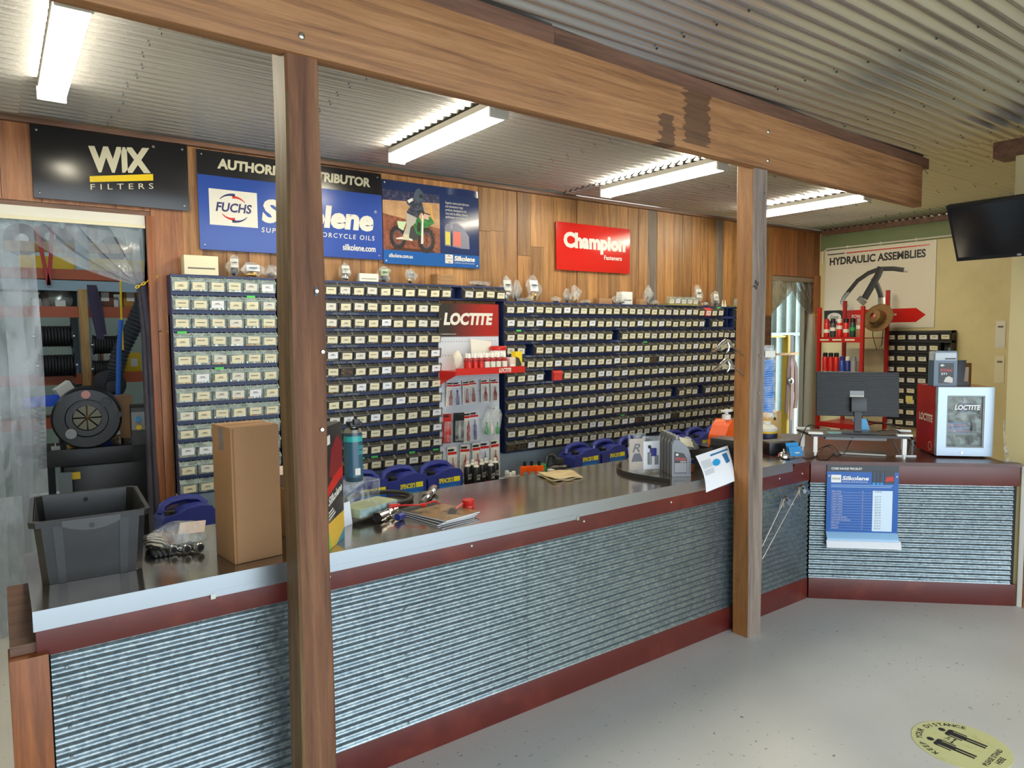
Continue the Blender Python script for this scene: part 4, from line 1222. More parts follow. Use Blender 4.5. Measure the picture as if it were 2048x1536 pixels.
MB().box(0, 0, 0, 0.066, 0.06, 0.14, 0, 0.001).build('carton', mat('carton_yellow', '#e0c51c', 0.5), yb)
MB().prism([(0.002, 0.005), (0.055, 0.005), (0.058, 0.04), (0.035, 0.085), (0.002, 0.1)], -0.001, 0.0, 'xzy').build('picture', M_DKGREY, yb)
bag = MB()
def blob(b, c, s, seed, n=12, k=8, rough=0.25, mi=0):
    r = random.Random(seed)
    ph = [r.uniform(0, 6.28) for _ in range(9)]
    rs = []
    for i in range(k + 1):
        t_ = PI * i / k
        row = []
        for j in range(n):
            a = 2 * PI * j / n
            d = 1 + rough * (math.sin(3 * a + ph[0] + 2 * t_) * 0.5 + math.sin(5 * a + ph[1] - 3 * t_) * 0.35 + math.sin(4 * t_ + ph[2] + a) * 0.4)
            st_ = max(math.sin(t_), 0.02)
            row.append(Vector(c) + Vector((s[0] * st_ * math.cos(a) * d, s[1] * st_ * math.sin(a) * d, -s[2] * math.cos(t_) * (1 + 0.3 * rough * math.sin(2 * a + ph[3])))))
        rs.append(row)
    lo = min(p.z for q in rs for p in q)
    for q in rs:
        for p in q: p.z += (Vector(c).z - s[2]) - lo
    return b.rings(rs, mi, True, True)
pk = T('gauze_bag', 'crumpled pale cloth bag at the left end of the red shelf', 'bag', (LX0 + 0.07, LYF - 0.17, BZ))
blob(MB(), (0, 0, 0.075), (0.04, 0.03, 0.075), 4).build('bag', mat('pale_cloth', '#d3ccbd', 0.8), pk)
cdd = T('brochure_card', 'white technical card standing behind the bottles on the red shelf', 'card', (LX0 + 0.27, LYF - 0.05, BZ))
MB().obox((0.10, 0, 0.16), (0.10, 0, -0.012), (0, 0.0015, 0), (0.003, 0.012, 0.075)).build('card', M_OFFWHITE, cdd)
MB().obox((0.10, 0.0, 0.05), (0.10, 0, -0.012), (0, 0.0015, 0), (0.002, 0.006, 0.05)).build('stand', M_DKGREY, cdd)
for k in range(2): MB().obox((0.085, -0.0035 - 0.002 * k, 0.142 - 0.016 * k), (0.055, 0, -0.0066), (0, 0.0006, 0), (0, 0.0005, 0.002)).build('text_line', M_FGREY, cdd)
# blister packs hanging on the display
def blister(x, z, w_, h, label, kind, tilt=0.0, y=0.0, group='blister packs hanging on the glue display'):
    t = T('blister_pack', label, 'pack', (x, LYF - 0.03 + y, z), 0, group)
    t.rotation_euler = (0, tilt, 0)
    MB().box(-w_ / 2, 0, -h, w_ / 2, 0.002, 0, 0, 0).build('backing_card', {'w': M_OFFWHITE, 'k': M_BLACK, 'r': mat('pack_red', '#a61d22', 0.35), 'b': mat('pack_lilac', '#cfd0dc', 0.4)}[kind], t)
    if kind != 'k':
        MB().box(-w_ / 2 + 0.002, -0.0008, -h * 0.2, w_ / 2 - 0.002, 0, -h * 0.13).build('stripe', M_RED, t)
    MB().box(-w_ / 2 + 0.004, -0.0008, -h * 0.11, w_ * 0.2, 0, -h * 0.05).build('brand_print', M_PRINTK, t)
    b = MB()
    if h > 0.22:
        b.lathe([(0.012, -h * 0.93), (0.013, -h * 0.48), (0.006, -h * 0.42), (0.003, -h * 0.28)], (0, -0.012, 0), 10)
    else:
        b.lathe([(0.013, -h * 0.93), (0.013, -h * 0.62), (0.006, -h * 0.54), (0.006, -h * 0.34)], (0, -0.012, 0), 10)
    b.build('tube', {'w': M_DKRED, 'k': M_GREY, 'r': M_RED, 'b': M_BLUE}[kind], t)
    MB().box(-w_ * 0.38, -0.026, -h * 0.96, w_ * 0.38, -0.0009, -h * 0.26, 0, 0.004).build('bubble', M_ACRYL, t)
    MB().cyl((0, 0.004, -h * 0.045), (0, -0.05, -h * 0.04), 0.002, None, 6).build('hook', M_STEELP, t)
    return t
k = 0
for u, z, w2, h2, kd, tl_, lb in [
    (0.085, 1.385, 0.075, 0.20, 'w', 0.05, 'glue blister pack hanging far left in the top peg row'), (0.135, 1.385, 0.078, 0.20, 'b', -0.03, 'second pack from the left in the top peg row, lilac stripe'),
    (0.235, 1.385, 0.075, 0.19, 'w', 0.0, 'third pack from the left in the top peg row'), (0.29, 1.39, 0.075, 0.19, 'w', -0.03, 'middle pack of the top peg row with red bottle'),
    (0.41, 1.39, 0.08, 0.19, 'w', 0.0, 'second pack from the right in the top peg row'), (0.51, 1.39, 0.075, 0.19, 'w', 0.0, 'far right pack in the top peg row'),
    (0.05, 1.13, 0.075, 0.235, 'r', 0.04, 'red silicone pack at the far left of the middle peg row'), (0.155, 1.13, 0.10, 0.235, 'k', 0.03, 'black silicone pack in the middle peg row'),
    (0.245, 1.13, 0.085, 0.25, 'w', 0.02, 'pack behind the navy tube in the middle peg row'), (0.30, 1.135, 0.085, 0.25, 'b', -0.02, 'navy tube pack in the middle peg row'),
    (0.085, 0.86, 0.085, 0.30, 'w', 0.0, 'far left syringe pack in the bottom peg row'), (0.215, 0.865, 0.09, 0.28, 'w', 0.06, 'second syringe pack from the left in the bottom peg row'),
    (0.325, 0.87, 0.09, 0.30, 'w', 0.0, 'middle syringe pack with red tube in the bottom peg row'), (0.40, 0.875, 0.09, 0.29, 'b', 0.02, 'second syringe pack from the right in the bottom peg row'),
    (0.505, 0.88, 0.085, 0.31, 'w', -0.02, 'far right long syringe pack in the bottom peg row')]:
    k += 1
    blister(LX0 + u, z, w2, h2, lb, kd, tl_, -0.004 * (k % 3))
gb = T('fitting_bag', 'clear bag with green-capped glue bottles hanging from the peg board', 'bag', (LX0 + 0.47, LYF - 0.055, 0.90))
blob(MB(), (0, 0, 0.13), (0.10, 0.03, 0.13), 11, 14, 8, 0.2).build('film', M_FILM, gb)
for dx, dz, m in ((-0.06, 0.06, M_GREENP), (-0.01, 0.06, M_OFFWHITE), (0.05, 0.05, M_GREENP)):
    MB().lathe([(0.016, dz - 0.05), (0.016, dz), (0.007, dz + 0.012), (0.006, dz + 0.05)], (dx, 0, 0.03), 10).build('small_bottle', m, gb)
MB().cyl((0, 0.05, 0.245), (0, -0.03, 0.245), 0.003, None, 6).build('hook', M_STEELP, gb)

# ------------------------------------------------------------------ things on the steel counter top
ZK = ZT + 0.0006
# black tote
tt = T('storage_tote', 'large open black plastic tote at the left end of the steel counter', 'tote', (0.245, 2.965, ZK), -0.05)
M_TOTE = speck('tote_plastic', '#1e1f21', '#2c2e30', 0.35, 5, 0.5, 0.8)
hw0, hd0, hw1, hd1, hh = 0.148, 0.205, 0.165, 0.225, 0.22
def rr(hw, hd, z, c=0.02):
    return [(-hw + c, -hd, z), (hw - c, -hd, z), (hw, -hd + c, z), (hw, hd - c, z), (hw - c, hd, z), (-hw + c, hd, z), (-hw, hd - c, z), (-hw, -hd + c, z)]
MB().rings([rr(hw0, hd0, 0), rr(hw1, hd1, hh), rr(hw1 - 0.004, hd1 - 0.004, hh), rr(hw0 - 0.004, hd0 - 0.004, 0.004)], 0, True, False).build('body', M_TOTE, tt)
MB().rings([rr(hw1 - 0.003, hd1 - 0.003, hh - 0.02), rr(hw1 + 0.012, hd1 + 0.012, hh - 0.02), rr(hw1 + 0.014, hd1 + 0.014, hh), rr(hw1 - 0.003, hd1 - 0.003, hh)], 0, False, False, True).build('rim', M_TOTE, tt)
for s in (-1, 1):
    for u in (-0.09, 0.09):
        MB().prism([(u - 0.012, 0.0), (u + 0.012, 0.0), (u * 1.08 + 0.014, hh - 0.022), (u * 1.08 - 0.014, hh - 0.022)], -0.0, -0.004, 'xzy').xf(Matrix(((1, 0, 0, 0), (0, 1, -0.092 * 1, 0), (0, 0, 1, 0), (0, 0, 0, 1))) if True else None).xf(Matrix.Translation((0, -hd0, 0)) if s < 0 else Matrix.Rotation(PI, 4, 'Z') @ Matrix.Translation((0, -hd0, 0))).build('rib', M_DKGREY, tt)
    hl = MB(); arcp = []
    for k in range(9):
        a = -0.085 + 0.17 * k / 8
        arcp.append((a, hh - 0.045 + 0.022 * (a / 0.085) ** 2))
    hl.prism([(-0.085, hh - 0.004)] + arcp + [(0.085, hh - 0.004)], -0.007, -0.0, 'xzy')
    hl.xf(Matrix.Translation((0, -hd1 - 0.009, 0)) if s < 0 else Matrix.Rotation(PI, 4, 'Z') @ Matrix.Translation((0, -hd1 - 0.009, 0)))
    hl.build('handle_lip', M_TOTE, tt)
    MB().cyl((0, s * (hd1 + 0.0165), hh - 0.03), (0, s * (hd1 + 0.0175), hh - 0.03), 0.008, None, 12).build('hole', M_PRINTK, tt)
    MB().cyl((0, s * (hd1 - 0.008), hh - 0.03), (0, s * (hd1 - 0.0065), hh - 0.03), 0.009, None, 12).build('hole', M_PRINTK, tt)
# bag with three pipe fittings, striped gloves under it
for k, (u, v_) in enumerate(((0.513, 2.86), (0.556, 2.835), (0.6, 2.825))):
    pf = T('pipe_fitting', ['left', 'middle', 'right'][k] + '-hand zinc pipe fitting of three lying in the plastic bag', 'pipe fitting', (u * 0.985, v_, ZK), 0.35, 'zinc fittings in the plastic bag')
    b = MB()
    ro = [(0.016, 0), (0.0185, 0.003), (0.0185, 0.012), (0.0175, 0.014), (0.0175, 0.03), (0.0145, 0.033), (0.0145, 0.075)]
    Mx = Matrix.Translation((0, 0, 0.0195)) @ Matrix.Rotation(-PI / 2, 4, 'X')
    b.lathe(ro, n=18, M=Mx).build('barrel', M_STEELP, pf)
    MB().lathe([(0.0115, -0.001), (0.0115, 0.0015)], n=14, M=Mx).build('bore', M_PRINTK, pf)
    MB().lathe([(0.017, 0.03), (0.017, 0.05)], n=6, M=Mx).build('hex_nut', M_STEELP, pf)
bg_ = T('plastic_bag', 'crumpled clear plastic bag beside the black tote', 'bag', (0.545, 2.93, ZK))
blob(MB(), (0, 0, 0.052), (0.10, 0.075, 0.052), 21, 18, 10, 0.22).build('film', M_FILM, bg_)
MB().obox((0.035, -0.03, 0.085), (0.045, -0.01, 0.0), (0.012, 0.04, 0.012), (0, 0, 0.0006)).build('paper_slip', mat('pinkish_paper', '#cbb9ae', 0.7), bg_)
gl = T('work_gloves', 'pair of striped work gloves between the tote and the plastic bag', 'gloves', (0.462, 2.98, ZK))
def stripes():
    m, n, l, b = _new('striped_knit')
    v, tc = coords(n, l, (1, 1, 1), False)
    wv = n.new('ShaderNodeTexWave'); wv.inputs['Scale'].default_value = 22; wv.bands_direction = 'DIAGONAL'
    l.new(v, wv.inputs['Vector'])
    r_ = ramp(n, [(0.45, '#26221f'), (0.55, '#c9bda4')]); l.new(wv.outputs['Fac'], r_.inputs[0])
    l.new(r_.outputs[0], b.inputs['Base Color']); b.inputs['Roughness'].default_value = 0.9
    return m
blob(MB(), (0, 0, 0.028), (0.042, 0.085, 0.028), 31, 14, 8, 0.15).build('glove_cuff', stripes(), gl)
for k in range(4):
    MB().tube([(-0.02 + k * 0.014, -0.06, 0.012), (-0.022 + k * 0.016, -0.10, 0.010), (-0.018 + k * 0.016, -0.125, 0.008)], [0.010, 0.009, 0.006], 8).build('finger', M_DKGREY, gl)
# tall carton and the one behind it
def carton(name, label, loc, rz, sx, sy, sz, m=M_CARD, tape=True):
    t = T(name, label, 'cardboard box', loc, rz)
    MB().box(-sx / 2, -sy / 2, 0, sx / 2, sy / 2, sz, 0, 0.003).build('carton', m, t)
    if tape:
        MB().box(-sx / 2 - 0.0008, -0.025, sz - 0.09, -sx / 2, 0.025, sz - 0.004).build('tape', clear('packing_tape', '#a99fa0', 0.5, 0.15) if 'packing_tape' not in MATS else MATS['packing_tape'], t)
        MB().box(-sx / 2 + 0.01, -0.001, sz, sx / 2 - 0.01, 0.001, sz + 0.0008).build('flap_seam', M_CARD2, t)
        for s in (-1, 1):
            MB().box(-sx / 2 + 0.006, s * sy / 2 - s * 0.001 - 0.0008, 0.004, -sx / 2 + 0.012, s * sy / 2 - s * 0.001 + 0.0018 * s, sz - 0.004).build('fold', M_CARD2, t)
    return t
carton('cardboard_box', 'tall plain cardboard carton standing upright on the steel counter', (0.735, 2.695, ZK), 0.10, 0.178, 0.185, 0.495)
carton('cardboard_box', 'lower brown carton partly hidden behind the rough post', (1.02, 2.98, ZK), 0.05, 0.22, 0.3, 0.20, M_CARD2, False)
wb_ = T('white_box', 'small pinkish white box on the hidden brown carton', 'box', (1.0, 2.98, ZK + 0.2005), 0.05)
MB().box(-0.09, -0.1, 0, 0.09, 0.1, 0.05, 0, 0.002).build('carton', mat('rosy_card', '#cfc0b8', 0.6), wb_)
# printed display carton beside the post
dc = T('display_carton', 'tall black printed motor oil display carton beside the rough post', 'display carton', (0.985, 2.665, ZK), 0.83)
dw, dd, dh = 0.19, 0.16, 0.475
MB().box(-dw / 2, -dd / 2, 0, dw / 2, dd / 2, dh, 0, 0.002).build('carton', mat('carton_charcoal', '#26282b', 0.3), dc)
def dcp(name, poly, m, d=0.001):
    b = MB(); k_ = len(poly)
    vs = [(dw / 2 - 0.0002, p[0], p[1]) for p in poly] + [(dw / 2 + d, p[0], p[1]) for p in poly]
    b.add(vs, [list(range(k_)), list(range(k_, 2 * k_))] + [[i, (i + 1) % k_, k_ + (i + 1) % k_, k_ + i] for i in range(k_)]).build(name, m, dc)
def dcf(name, poly, m, d=0.001):
    MB().prism(poly, -dd / 2 - d, -dd / 2 + 0.0002, 'xzy').build(name, m, dc)
# the long face turned to the viewer's right carries the artwork
dcf('red_bike_print', [(-0.06, 0.28), (0.09, 0.24), (0.085, 0.40), (0.03, 0.43), (-0.03, 0.38)], mat('print_darkred', '#7c1f22', 0.3))
dcf('red_flash_print', [(-0.09, 0.2), (0.09, 0.26), (0.09, 0.30), (-0.02, 0.27), (-0.09, 0.235)], M_RED, 0.0014)
dcf('white_label_print', [(-0.085, 0.40), (-0.04, 0.405), (-0.04, 0.44), (-0.085, 0.435)], M_OFFWHITE, 0.0014)
dcf('yellow_base_print', [(-0.09, 0.0), (0.02, 0.0), (0.09, 0.045), (0.09, 0.115), (-0.09, 0.10)], mat('print_gold', '#d0a93a', 0.35), 0.0012)
dcf('green_base_print', [(-0.09, 0.0), (-0.05, 0.0), (-0.07, 0.06), (-0.09, 0.08)], mat('print_lime', '#7fb23a', 0.35), 0.0016)
dcf('teal_base_print', [(0.0, 0.0), (0.09, 0.0), (0.09, 0.045)], mat('print_teal', '#2f7f93', 0.35), 0.0016)
TX('Silkolene', dc, (-0.07, -dd / 2 - 0.0002, 0.165), (1, 0, 0.25), (0, 0, 1), 0.15, 0.035, M_OFFWHITE, 0.03, 0.15)
for k in range(3): dcf('small_print', [(-0.07, 0.112 + 0.013 * k), (0.0 - 0.012 * k, 0.128 + 0.013 * k - 0.003 * k), (0.0 - 0.012 * k, 0.133 + 0.013 * k - 0.003 * k), (-0.07, 0.117 + 0.013 * k)], M_OFFWHITE)
# acrylic holder, spray can on it
hx, hy = 1.245, 2.90
ah = T('acrylic_stand', 'clear acrylic leaflet stand next to the display carton', 'stand', (hx, hy, ZK), 0.25)
ab = MB()
ab.box(-0.10, -0.06, 0.176, 0.10, 0.06, 0.18); ab.box(-0.10, 0.056, 0, 0.10, 0.06, 0.176); ab.box(-0.10, -0.06, 0, -0.096, 0.056, 0.176); ab.box(0.096, -0.06, 0, 0.10, 0.056, 0.176)
ab.build('shell', M_ACRYL, ah)
sp_ = T('spray_can', 'tall teal contact cleaner spray can with black trigger', 'spray can', (hx + 0.005, hy, ZK + 0.1806), 0)
MB().lathe([(0.038, 0), (0.04, 0.004), (0.04, 0.205), (0.038, 0.215)], n=22).build('body', mat('can_slate', '#2f4652', 0.3), sp_)
MB().lathe([(0.0405, 0.175), (0.0405, 0.20)], n=22, cap=False).build('teal_band', mat('can_teal', '#2f9f9c', 0.3), sp_)
MB().lathe([(0.0405, 0.02), (0.0405, 0.17)], n=22, cap=False).build('label_band', mat('can_label', '#32586a', 0.3), sp_)
MB().lathe([(0.039, 0.214), (0.034, 0.228), (0.02, 0.236), (0.02, 0.24)], n=18).build('shoulder', M_STEELP, sp_)
MB().box(-0.024, -0.03, 0.238, 0.034, 0.026, 0.262, 0, 0.006).build('trigger', M_BLACK, sp_)
MB().box(-0.012, -0.045, 0.25, 0.016, -0.02, 0.275, 0, 0.004).build('nozzle', M_BLACK, sp_)
MB().box(-0.012, -0.0425, 0.03, 0.012, -0.0398, 0.06).build('barcode_label', M_OFFWHITE, sp_)
TX('CONTACT\nCLEANER', sp_, (0.0, -0.0415, 0.12), (1, 0, 0), EZ, 0.03, 0.04, MATS['can_teal'], 0.01)
lf = T('leaflet', 'small white leaflet standing by the acrylic stand', 'leaflet', (1.175, 2.84, ZK), 0.5)
MB().obox((0, 0, 0.05), (0.045, 0, 0), (0, 0.0008, 0), (0, 0.006, 0.05)).build('sheet', M_PAPER, lf)
# hydraulic hose with couplings, green carton lying on it
hc = PZ(757, 1000, ZK + 0.012)
hh_ = T('hydraulic_hose', 'black hydraulic hose with steel couplings tied in a loop', 'hose', (hc.x, hc.y, ZK))
def HL(px, py, z): return PZ(px, py, ZK + z) - Vector((hc.x, hc.y, ZK))
pts = []
for k in range(34):
    a = -2.2 + 6.6 * k / 33
    pts.append((0.005 + 0.17 * math.cos(a), 0.02 + 0.15 * math.sin(a), 0.0125 + 0.0 * k))
pts[-1] = (pts[-1][0], pts[-1][1], 0.03)
MB().tube(pts, 0.0118, 10).build('hose', M_BLACK_MATT, hh_)
def coupling(p0, p1, name='coupling'):
    p0, p1 = Vector(p0), Vector(p1); d = p1 - p0
    b = MB()
    for a, c, r_ in ((0, 0.35, 0.014), (0.35, 0.5, 0.021), (0.5, 0.72, 0.018), (0.72, 0.78, 0.022), (0.78, 1.0, 0.0235)):
        b.cyl(p0 + d * a, p0 + d * c, r_, None, 14)
    b.cyl(p1, p1 + d.normalized() * 0.001, 0.014, None, 12, 1)
    b.build(name, [M_CHROME, M_PRINTK], hh_)
coupling(HL(792, 1018, 0.024), HL(755, 1036, 0.024))
coupling(HL(843, 1006, 0.024), HL(868, 978, 0.024))
MB().cyl(HL(795, 1035, 0.017), HL(805, 1031, 0.017), 0.016, None, 12).build('dust_cap', M_BLUE, hh_)
MB().tube([HL(790, 1012, 0.045), HL(815, 1010, 0.05), HL(845, 1010, 0.05), HL(862, 1004, 0.05), HL(872, 1002, 0.055), HL(880, 1008, 0.03)], 0.004, 6).build('tie', M_RED, hh_)
MB().cyl(HL(778, 1013, 0.045), HL(800, 1010, 0.048), 0.013, 0.007, 10).build('tie_plug', M_RED, hh_)
MB().cyl(HL(842, 1010, 0.05), HL(852, 1010, 0.05), 0.009, 0.009, 10).build('tie_plug', M_RED, hh_)
gc = PZ(737, 1013, ZK + 0.045)
gbx = T('filter_carton', 'pale green sealed flat carton resting on the hose', 'box', (gc.x, gc.y, ZK + 0.0248), 0.36)
MB().box(-0.12, -0.065, 0.0, 0.12, 0.065, 0.038, 0, 0.002).build('carton', mat('carton_palegreen', '#a3ab88', 0.5), gbx)
MB().box(-0.1195, -0.0665, 0.003, 0.1195, -0.065, 0.035).build('side_print', speck('carton_side', '#9fb5b5', '#7f9a98', 0.4, 40, 0.45, 0.6), gbx)
# magazines
M_COV = speck('cover_print', '#9c7f55', '#5b4a37', 0.22, 9, 0.45, 0.65)
for k in range(3):
    mg = T('magazine', ['bottom magazine of the small stack on the steel counter', 'middle magazine of the small stack on the steel counter', 'top tan-covered magazine of the stack on the steel counter'][k], 'magazine',
           (1.575 + 0.008 * k, 2.75 - 0.004 * k, ZK + 0.0075 * k), 0.13 + 0.05 * k, 'magazines stacked on the counter')
    MB().box(-0.105, -0.148, 0.0012, 0.105, 0.148, 0.0062).build('pages', M_PAPER, mg)
    MB().box(-0.106, -0.149, 0.0062, 0.106, 0.149, 0.0072).build('cover', M_COV if k == 2 else M_BLACK, mg)
    MB().box(-0.106, -0.149, 0.0, 0.106, 0.149, 0.0011).build('back_cover', M_BLACK, mg)
    if k == 2:
        MB().obox((0.03, -0.05, 0.0074), (0.04, 0.035, 0), (-0.012, 0.014, 0), (0, 0, 0.0002)).build('cover_mark', M_PRINTK, mg)
        MB().box(-0.106, 0.10, 0.0073, 0.106, 0.149, 0.0078).build('masthead', M_BLACK, mg)
rc = T('bung', 'red plastic bung with tether lying on the steel counter', 'bung', (1.745, 2.745, ZK))
MB().lathe([(0.026, 0), (0.029, 0.004), (0.029, 0.02), (0.027, 0.026), (0.029, 0.03), (0.029, 0.052), (0.02, 0.055)], n=20).build('cap', M_RED, rc)
MB().ribbon([(-0.02, 0.0, 0.04), (-0.06, -0.01, 0.03), (-0.10, -0.03, 0.012), (-0.125, -0.045, 0.004)], (0.003, -0.005, 0), 0.002).build('tether', M_RED, rc)
# folded rag
cl = T('rag', 'folded beige cleaning cloth on the steel counter', 'cloth', (2.59, 3.07, ZK))
cm = MB()
N = 9
def clz(i, j, k): return 0.004 + 0.004 * k + 0.0035 * math.sin(i * 1.1 + j * 0.7 + k)
crn = [Vector((-0.09, 0.115, 0)), Vector((-0.135, -0.095, 0)), Vector((0.065, -0.11, 0)), Vector((0.145, 0.09, 0))]
for k in range(2):
    g = []
    for i in range(N + 1):
        for j in range(N + 1):
            u, v_ = i / N, j / N
            p = crn[0] * (1 - u) * (1 - v_) + crn[1] * (1 - u) * v_ + crn[2] * u * v_ + crn[3] * u * (1 - v_)
            g.append((p.x * (1 - 0.02 * k), p.y * (1 - 0.02 * k), clz(i, j, k * 2) + 0.012 * (1 - u) * (1 if k else 0.3) * 0.6))
    fs = [(i * (N + 1) + j, (i + 1) * (N + 1) + j, (i + 1) * (N + 1) + j + 1, i * (N + 1) + j + 1) for i in range(N) for j in range(N)]
    cm.add(g, fs, 0, True)
co = cm.build('cloth', speck('rag_cotton', '#c9b58c', '#a98f66', 0.9, 14, 0.45, 0.75), cl)
md = co.modifiers.new('thickness', 'SOLIDIFY'); md.thickness = 0.003
# rubber belt strip
rb = T('rubber_strip', 'curved black rubber strip on the steel counter beside the packs', 'rubber strip', (2.94, 2.80, ZK))
MB().ribbon([(0.155, 0.30, 0.011), (0.07, 0.25, 0.011), (0.0, 0.17, 0.011), (-0.035, 0.09, 0.011), (-0.045, 0.0, 0.011), (-0.03, -0.10, 0.011), (-0.005, -0.235, 0.011)], (0, 0, 0.011), 0.006).build('strip', M_BLACK_MATT, rb)
# blister packs on the counter
for lb, px, py, w2, h2, rz_, m_, art in (('grey keyring blister pack standing on the steel counter', 1274, 947, 0.10, 0.205, -0.35, mat('pack_sand', '#b4a799', 0.5), 'R'),
                                         ('white battery tester blister pack on the steel counter', 1303, 945, 0.105, 0.185, -0.35, M_PAPER, 'T')):
    c = PZ(px, py, ZT)
    t = T('blister_pack', lb, 'pack', (c.x, c.y, ZK), rz_)
    MB().box(-w2 / 2 - 0.006, 0.002, 0.0, w2 / 2 + 0.006, 0.004, h2 + 0.03).build('sleeve', M_ACRYL, t)
    MB().box(-w2 / 2, 0, 0.02, w2 / 2, 0.0018, h2).build('card', m_, t)
    if art == 'R':
        TX('R', t, (-0.03, 0, 0.125), EX, EZ, 0.05, 0.05, mat('ink_grey', '#5d5d66', 0.5), 0.01, 0.3)
        MB().prism([(-0.035, 0.07), (0.035, 0.07), (0.03, 0.09), (0.018, 0.118), (-0.018, 0.118), (-0.03, 0.09)], -0.001, 0, 'xzy').build('key_print', MATS['ink_grey'], t)
    else:
        MB().cyl((-0.015, -0.008, 0.05), (-0.015, -0.008, 0.12), 0.011, None, 10).build('probe', M_GREY, t)
        MB().box(-0.01, -0.02, 0.10, 0.022, -0.002, 0.145).build('blue_block', M_BLUE, t)
        MB().cyl((-0.015, -0.008, 0.145), (-0.015, -0.008, 0.162), 0.008, None, 10).build('knob', M_BLACK, t)
        MB().box(0.02, -0.001, 0.045, 0.046, 0, 0.1).build('picture', M_GREY, t)
    fb = MB()
    for s in (-1, 1): fb.bar((s * w2 * 0.3, -0.03, 0.001), (s * w2 * 0.3, 0.04, 0.001), 0.012, 0.002)
    fb.build('foot', M_ACRYL, t)
# one-litre oil bottles
def oil_outline(w2, h):
    return [(-w2 / 2, 0.0), (w2 / 2, 0.0), (w2 / 2, h * 0.42), (w2 * 0.46, h * 0.55), (w2 * 0.36, h * 0.68), (w2 * 0.2, h * 0.78), (-w2 * 0.02, h * 0.86), (-w2 * 0.08, h * 0.88), (-w2 * 0.08, h * 0.90), (-w2 * 0.42, h * 0.90), (-w2 * 0.42, h * 0.86), (-w2 / 2, h * 0.80)]
M_OILG = mat('silver_grey_plastic', '#6f7276', 0.35, 0.2)
ox, oy = 3.125, 2.655
for k in range(5):
    d = Vector((0.0285, 0.0470)) * 1.08 * k
    t = T('oil_bottle', ['front grey oil bottle with picture label on the steel counter', 'second grey oil bottle in the row behind the front one', 'third grey oil bottle in the row', 'fourth grey oil bottle in the row', 'rearmost grey oil bottle in the row'][k], 'oil bottle',
          (ox + d.x, oy + d.y, ZK), -0.62, 'row of grey oil bottles')
    w2, h2, th = 0.108, 0.235, 0.048
    b = MB().prism(oil_outline(w2, h2), -th / 2, th / 2, 'xzy')
    ob = b.build('body', M_OILG, t)
    bv = ob.modifiers.new('bevel', 'BEVEL'); bv.width = 0.006; bv.segments = 2; bv.limit_method = 'ANGLE'
    MB().lathe([(0.0175, h2 * 0.90), (0.0185, h2 * 0.905), (0.0175, h2 * 0.99), (0.014, h2)], (-w2 * 0.25, 0, 0), 16).build('cap', M_OILG, t)
    if k == 0:
        MB().prism([(-0.042, 0.02), (0.03, 0.02), (0.03, 0.105), (0.012, 0.135), (-0.042, 0.145)], -th / 2 - 0.001, -th / 2, 'xzy').build('label', M_BLACK, t)
        MB().prism([(-0.04, 0.025), (0.028, 0.025), (0.028, 0.08), (-0.04, 0.08)], -th / 2 - 0.0016, -th / 2 - 0.001, 'xzy').build('truck_picture', M_GREY, t)
        TX('TITAN', t, (-0.038, -th / 2 - 0.001, 0.094), EX, EZ, 0.062, 0.017, mat('print_red', '#d4473f', 0.4), 0.02, 0.2)
        TX('CARGO', t, (-0.008, -th / 2 - 0.001, 0.083), EX, EZ, 0.034, 0.009, M_OFFWHITE, 0.01)
        MB().prism([(-0.036, 0.128), (-0.026, 0.119), (-0.015, 0.128), (-0.026, 0.137)], -th / 2 - 0.0016, -th / 2 - 0.001, 'xzy').build('logo_diamond', M_OFFWHITE, t)
        for j in range(5):
            MB().bar((0.042, -th / 2 - 0.001, 0.02 + 0.015 * j), (0.053, -th / 2 - 0.001, 0.026 + 0.015 * j), 0.004, 0.002).build('grip_rib', M_DKGREY, t)
# small carton tray and papers behind the bottles
tr = T('parts_carton', 'open black parts carton behind the oil bottles', 'box', (3.42, 2.86, ZK), -0.2)
b = MB()
b.box(-0.13, -0.09, 0, 0.13, 0.09, 0.004); b.box(-0.13, -0.09, 0.004, 0.13, -0.086, 0.11); b.box(-0.13, 0.086, 0.004, 0.13, 0.09, 0.11); b.box(-0.13, -0.086, 0.004, -0.126, 0.086, 0.11); b.box(0.126, -0.086, 0.004, 0.13, 0.086, 0.11)
b.build('carton', M_BLACK, tr)
pb = T('parts_bag', 'clear parts bag with white paper slip in the black carton', 'bag', (3.40, 2.84, ZK + 0.0045))
blob(MB(), (0, 0, 0.085), (0.085, 0.06, 0.085), 51, 14, 8, 0.22).build('film', M_FILM, pb)
MB().obox((-0.04, -0.03, 0.15), (0.055, 0.0, -0.012), (0.02, 0.03, 0.02), (0, 0, 0.0006)).build('paper_slip', M_CREAM, pb)
bxs = T('product_box', 'small orange and blue box at the foot of the black parts carton', 'box', (3.25, 2.73, ZK), -0.5)
MB().box(-0.05, -0.03, 0, 0.05, 0.03, 0.05, 0, 0.001).build('lower_carton', mat('carton_orange', '#a8653a', 0.6), bxs)
MB().box(-0.05, -0.03, 0.0505, 0.05, 0.03, 0.075, 0, 0.001).build('blue_lid', M_SILKBLUE, bxs)
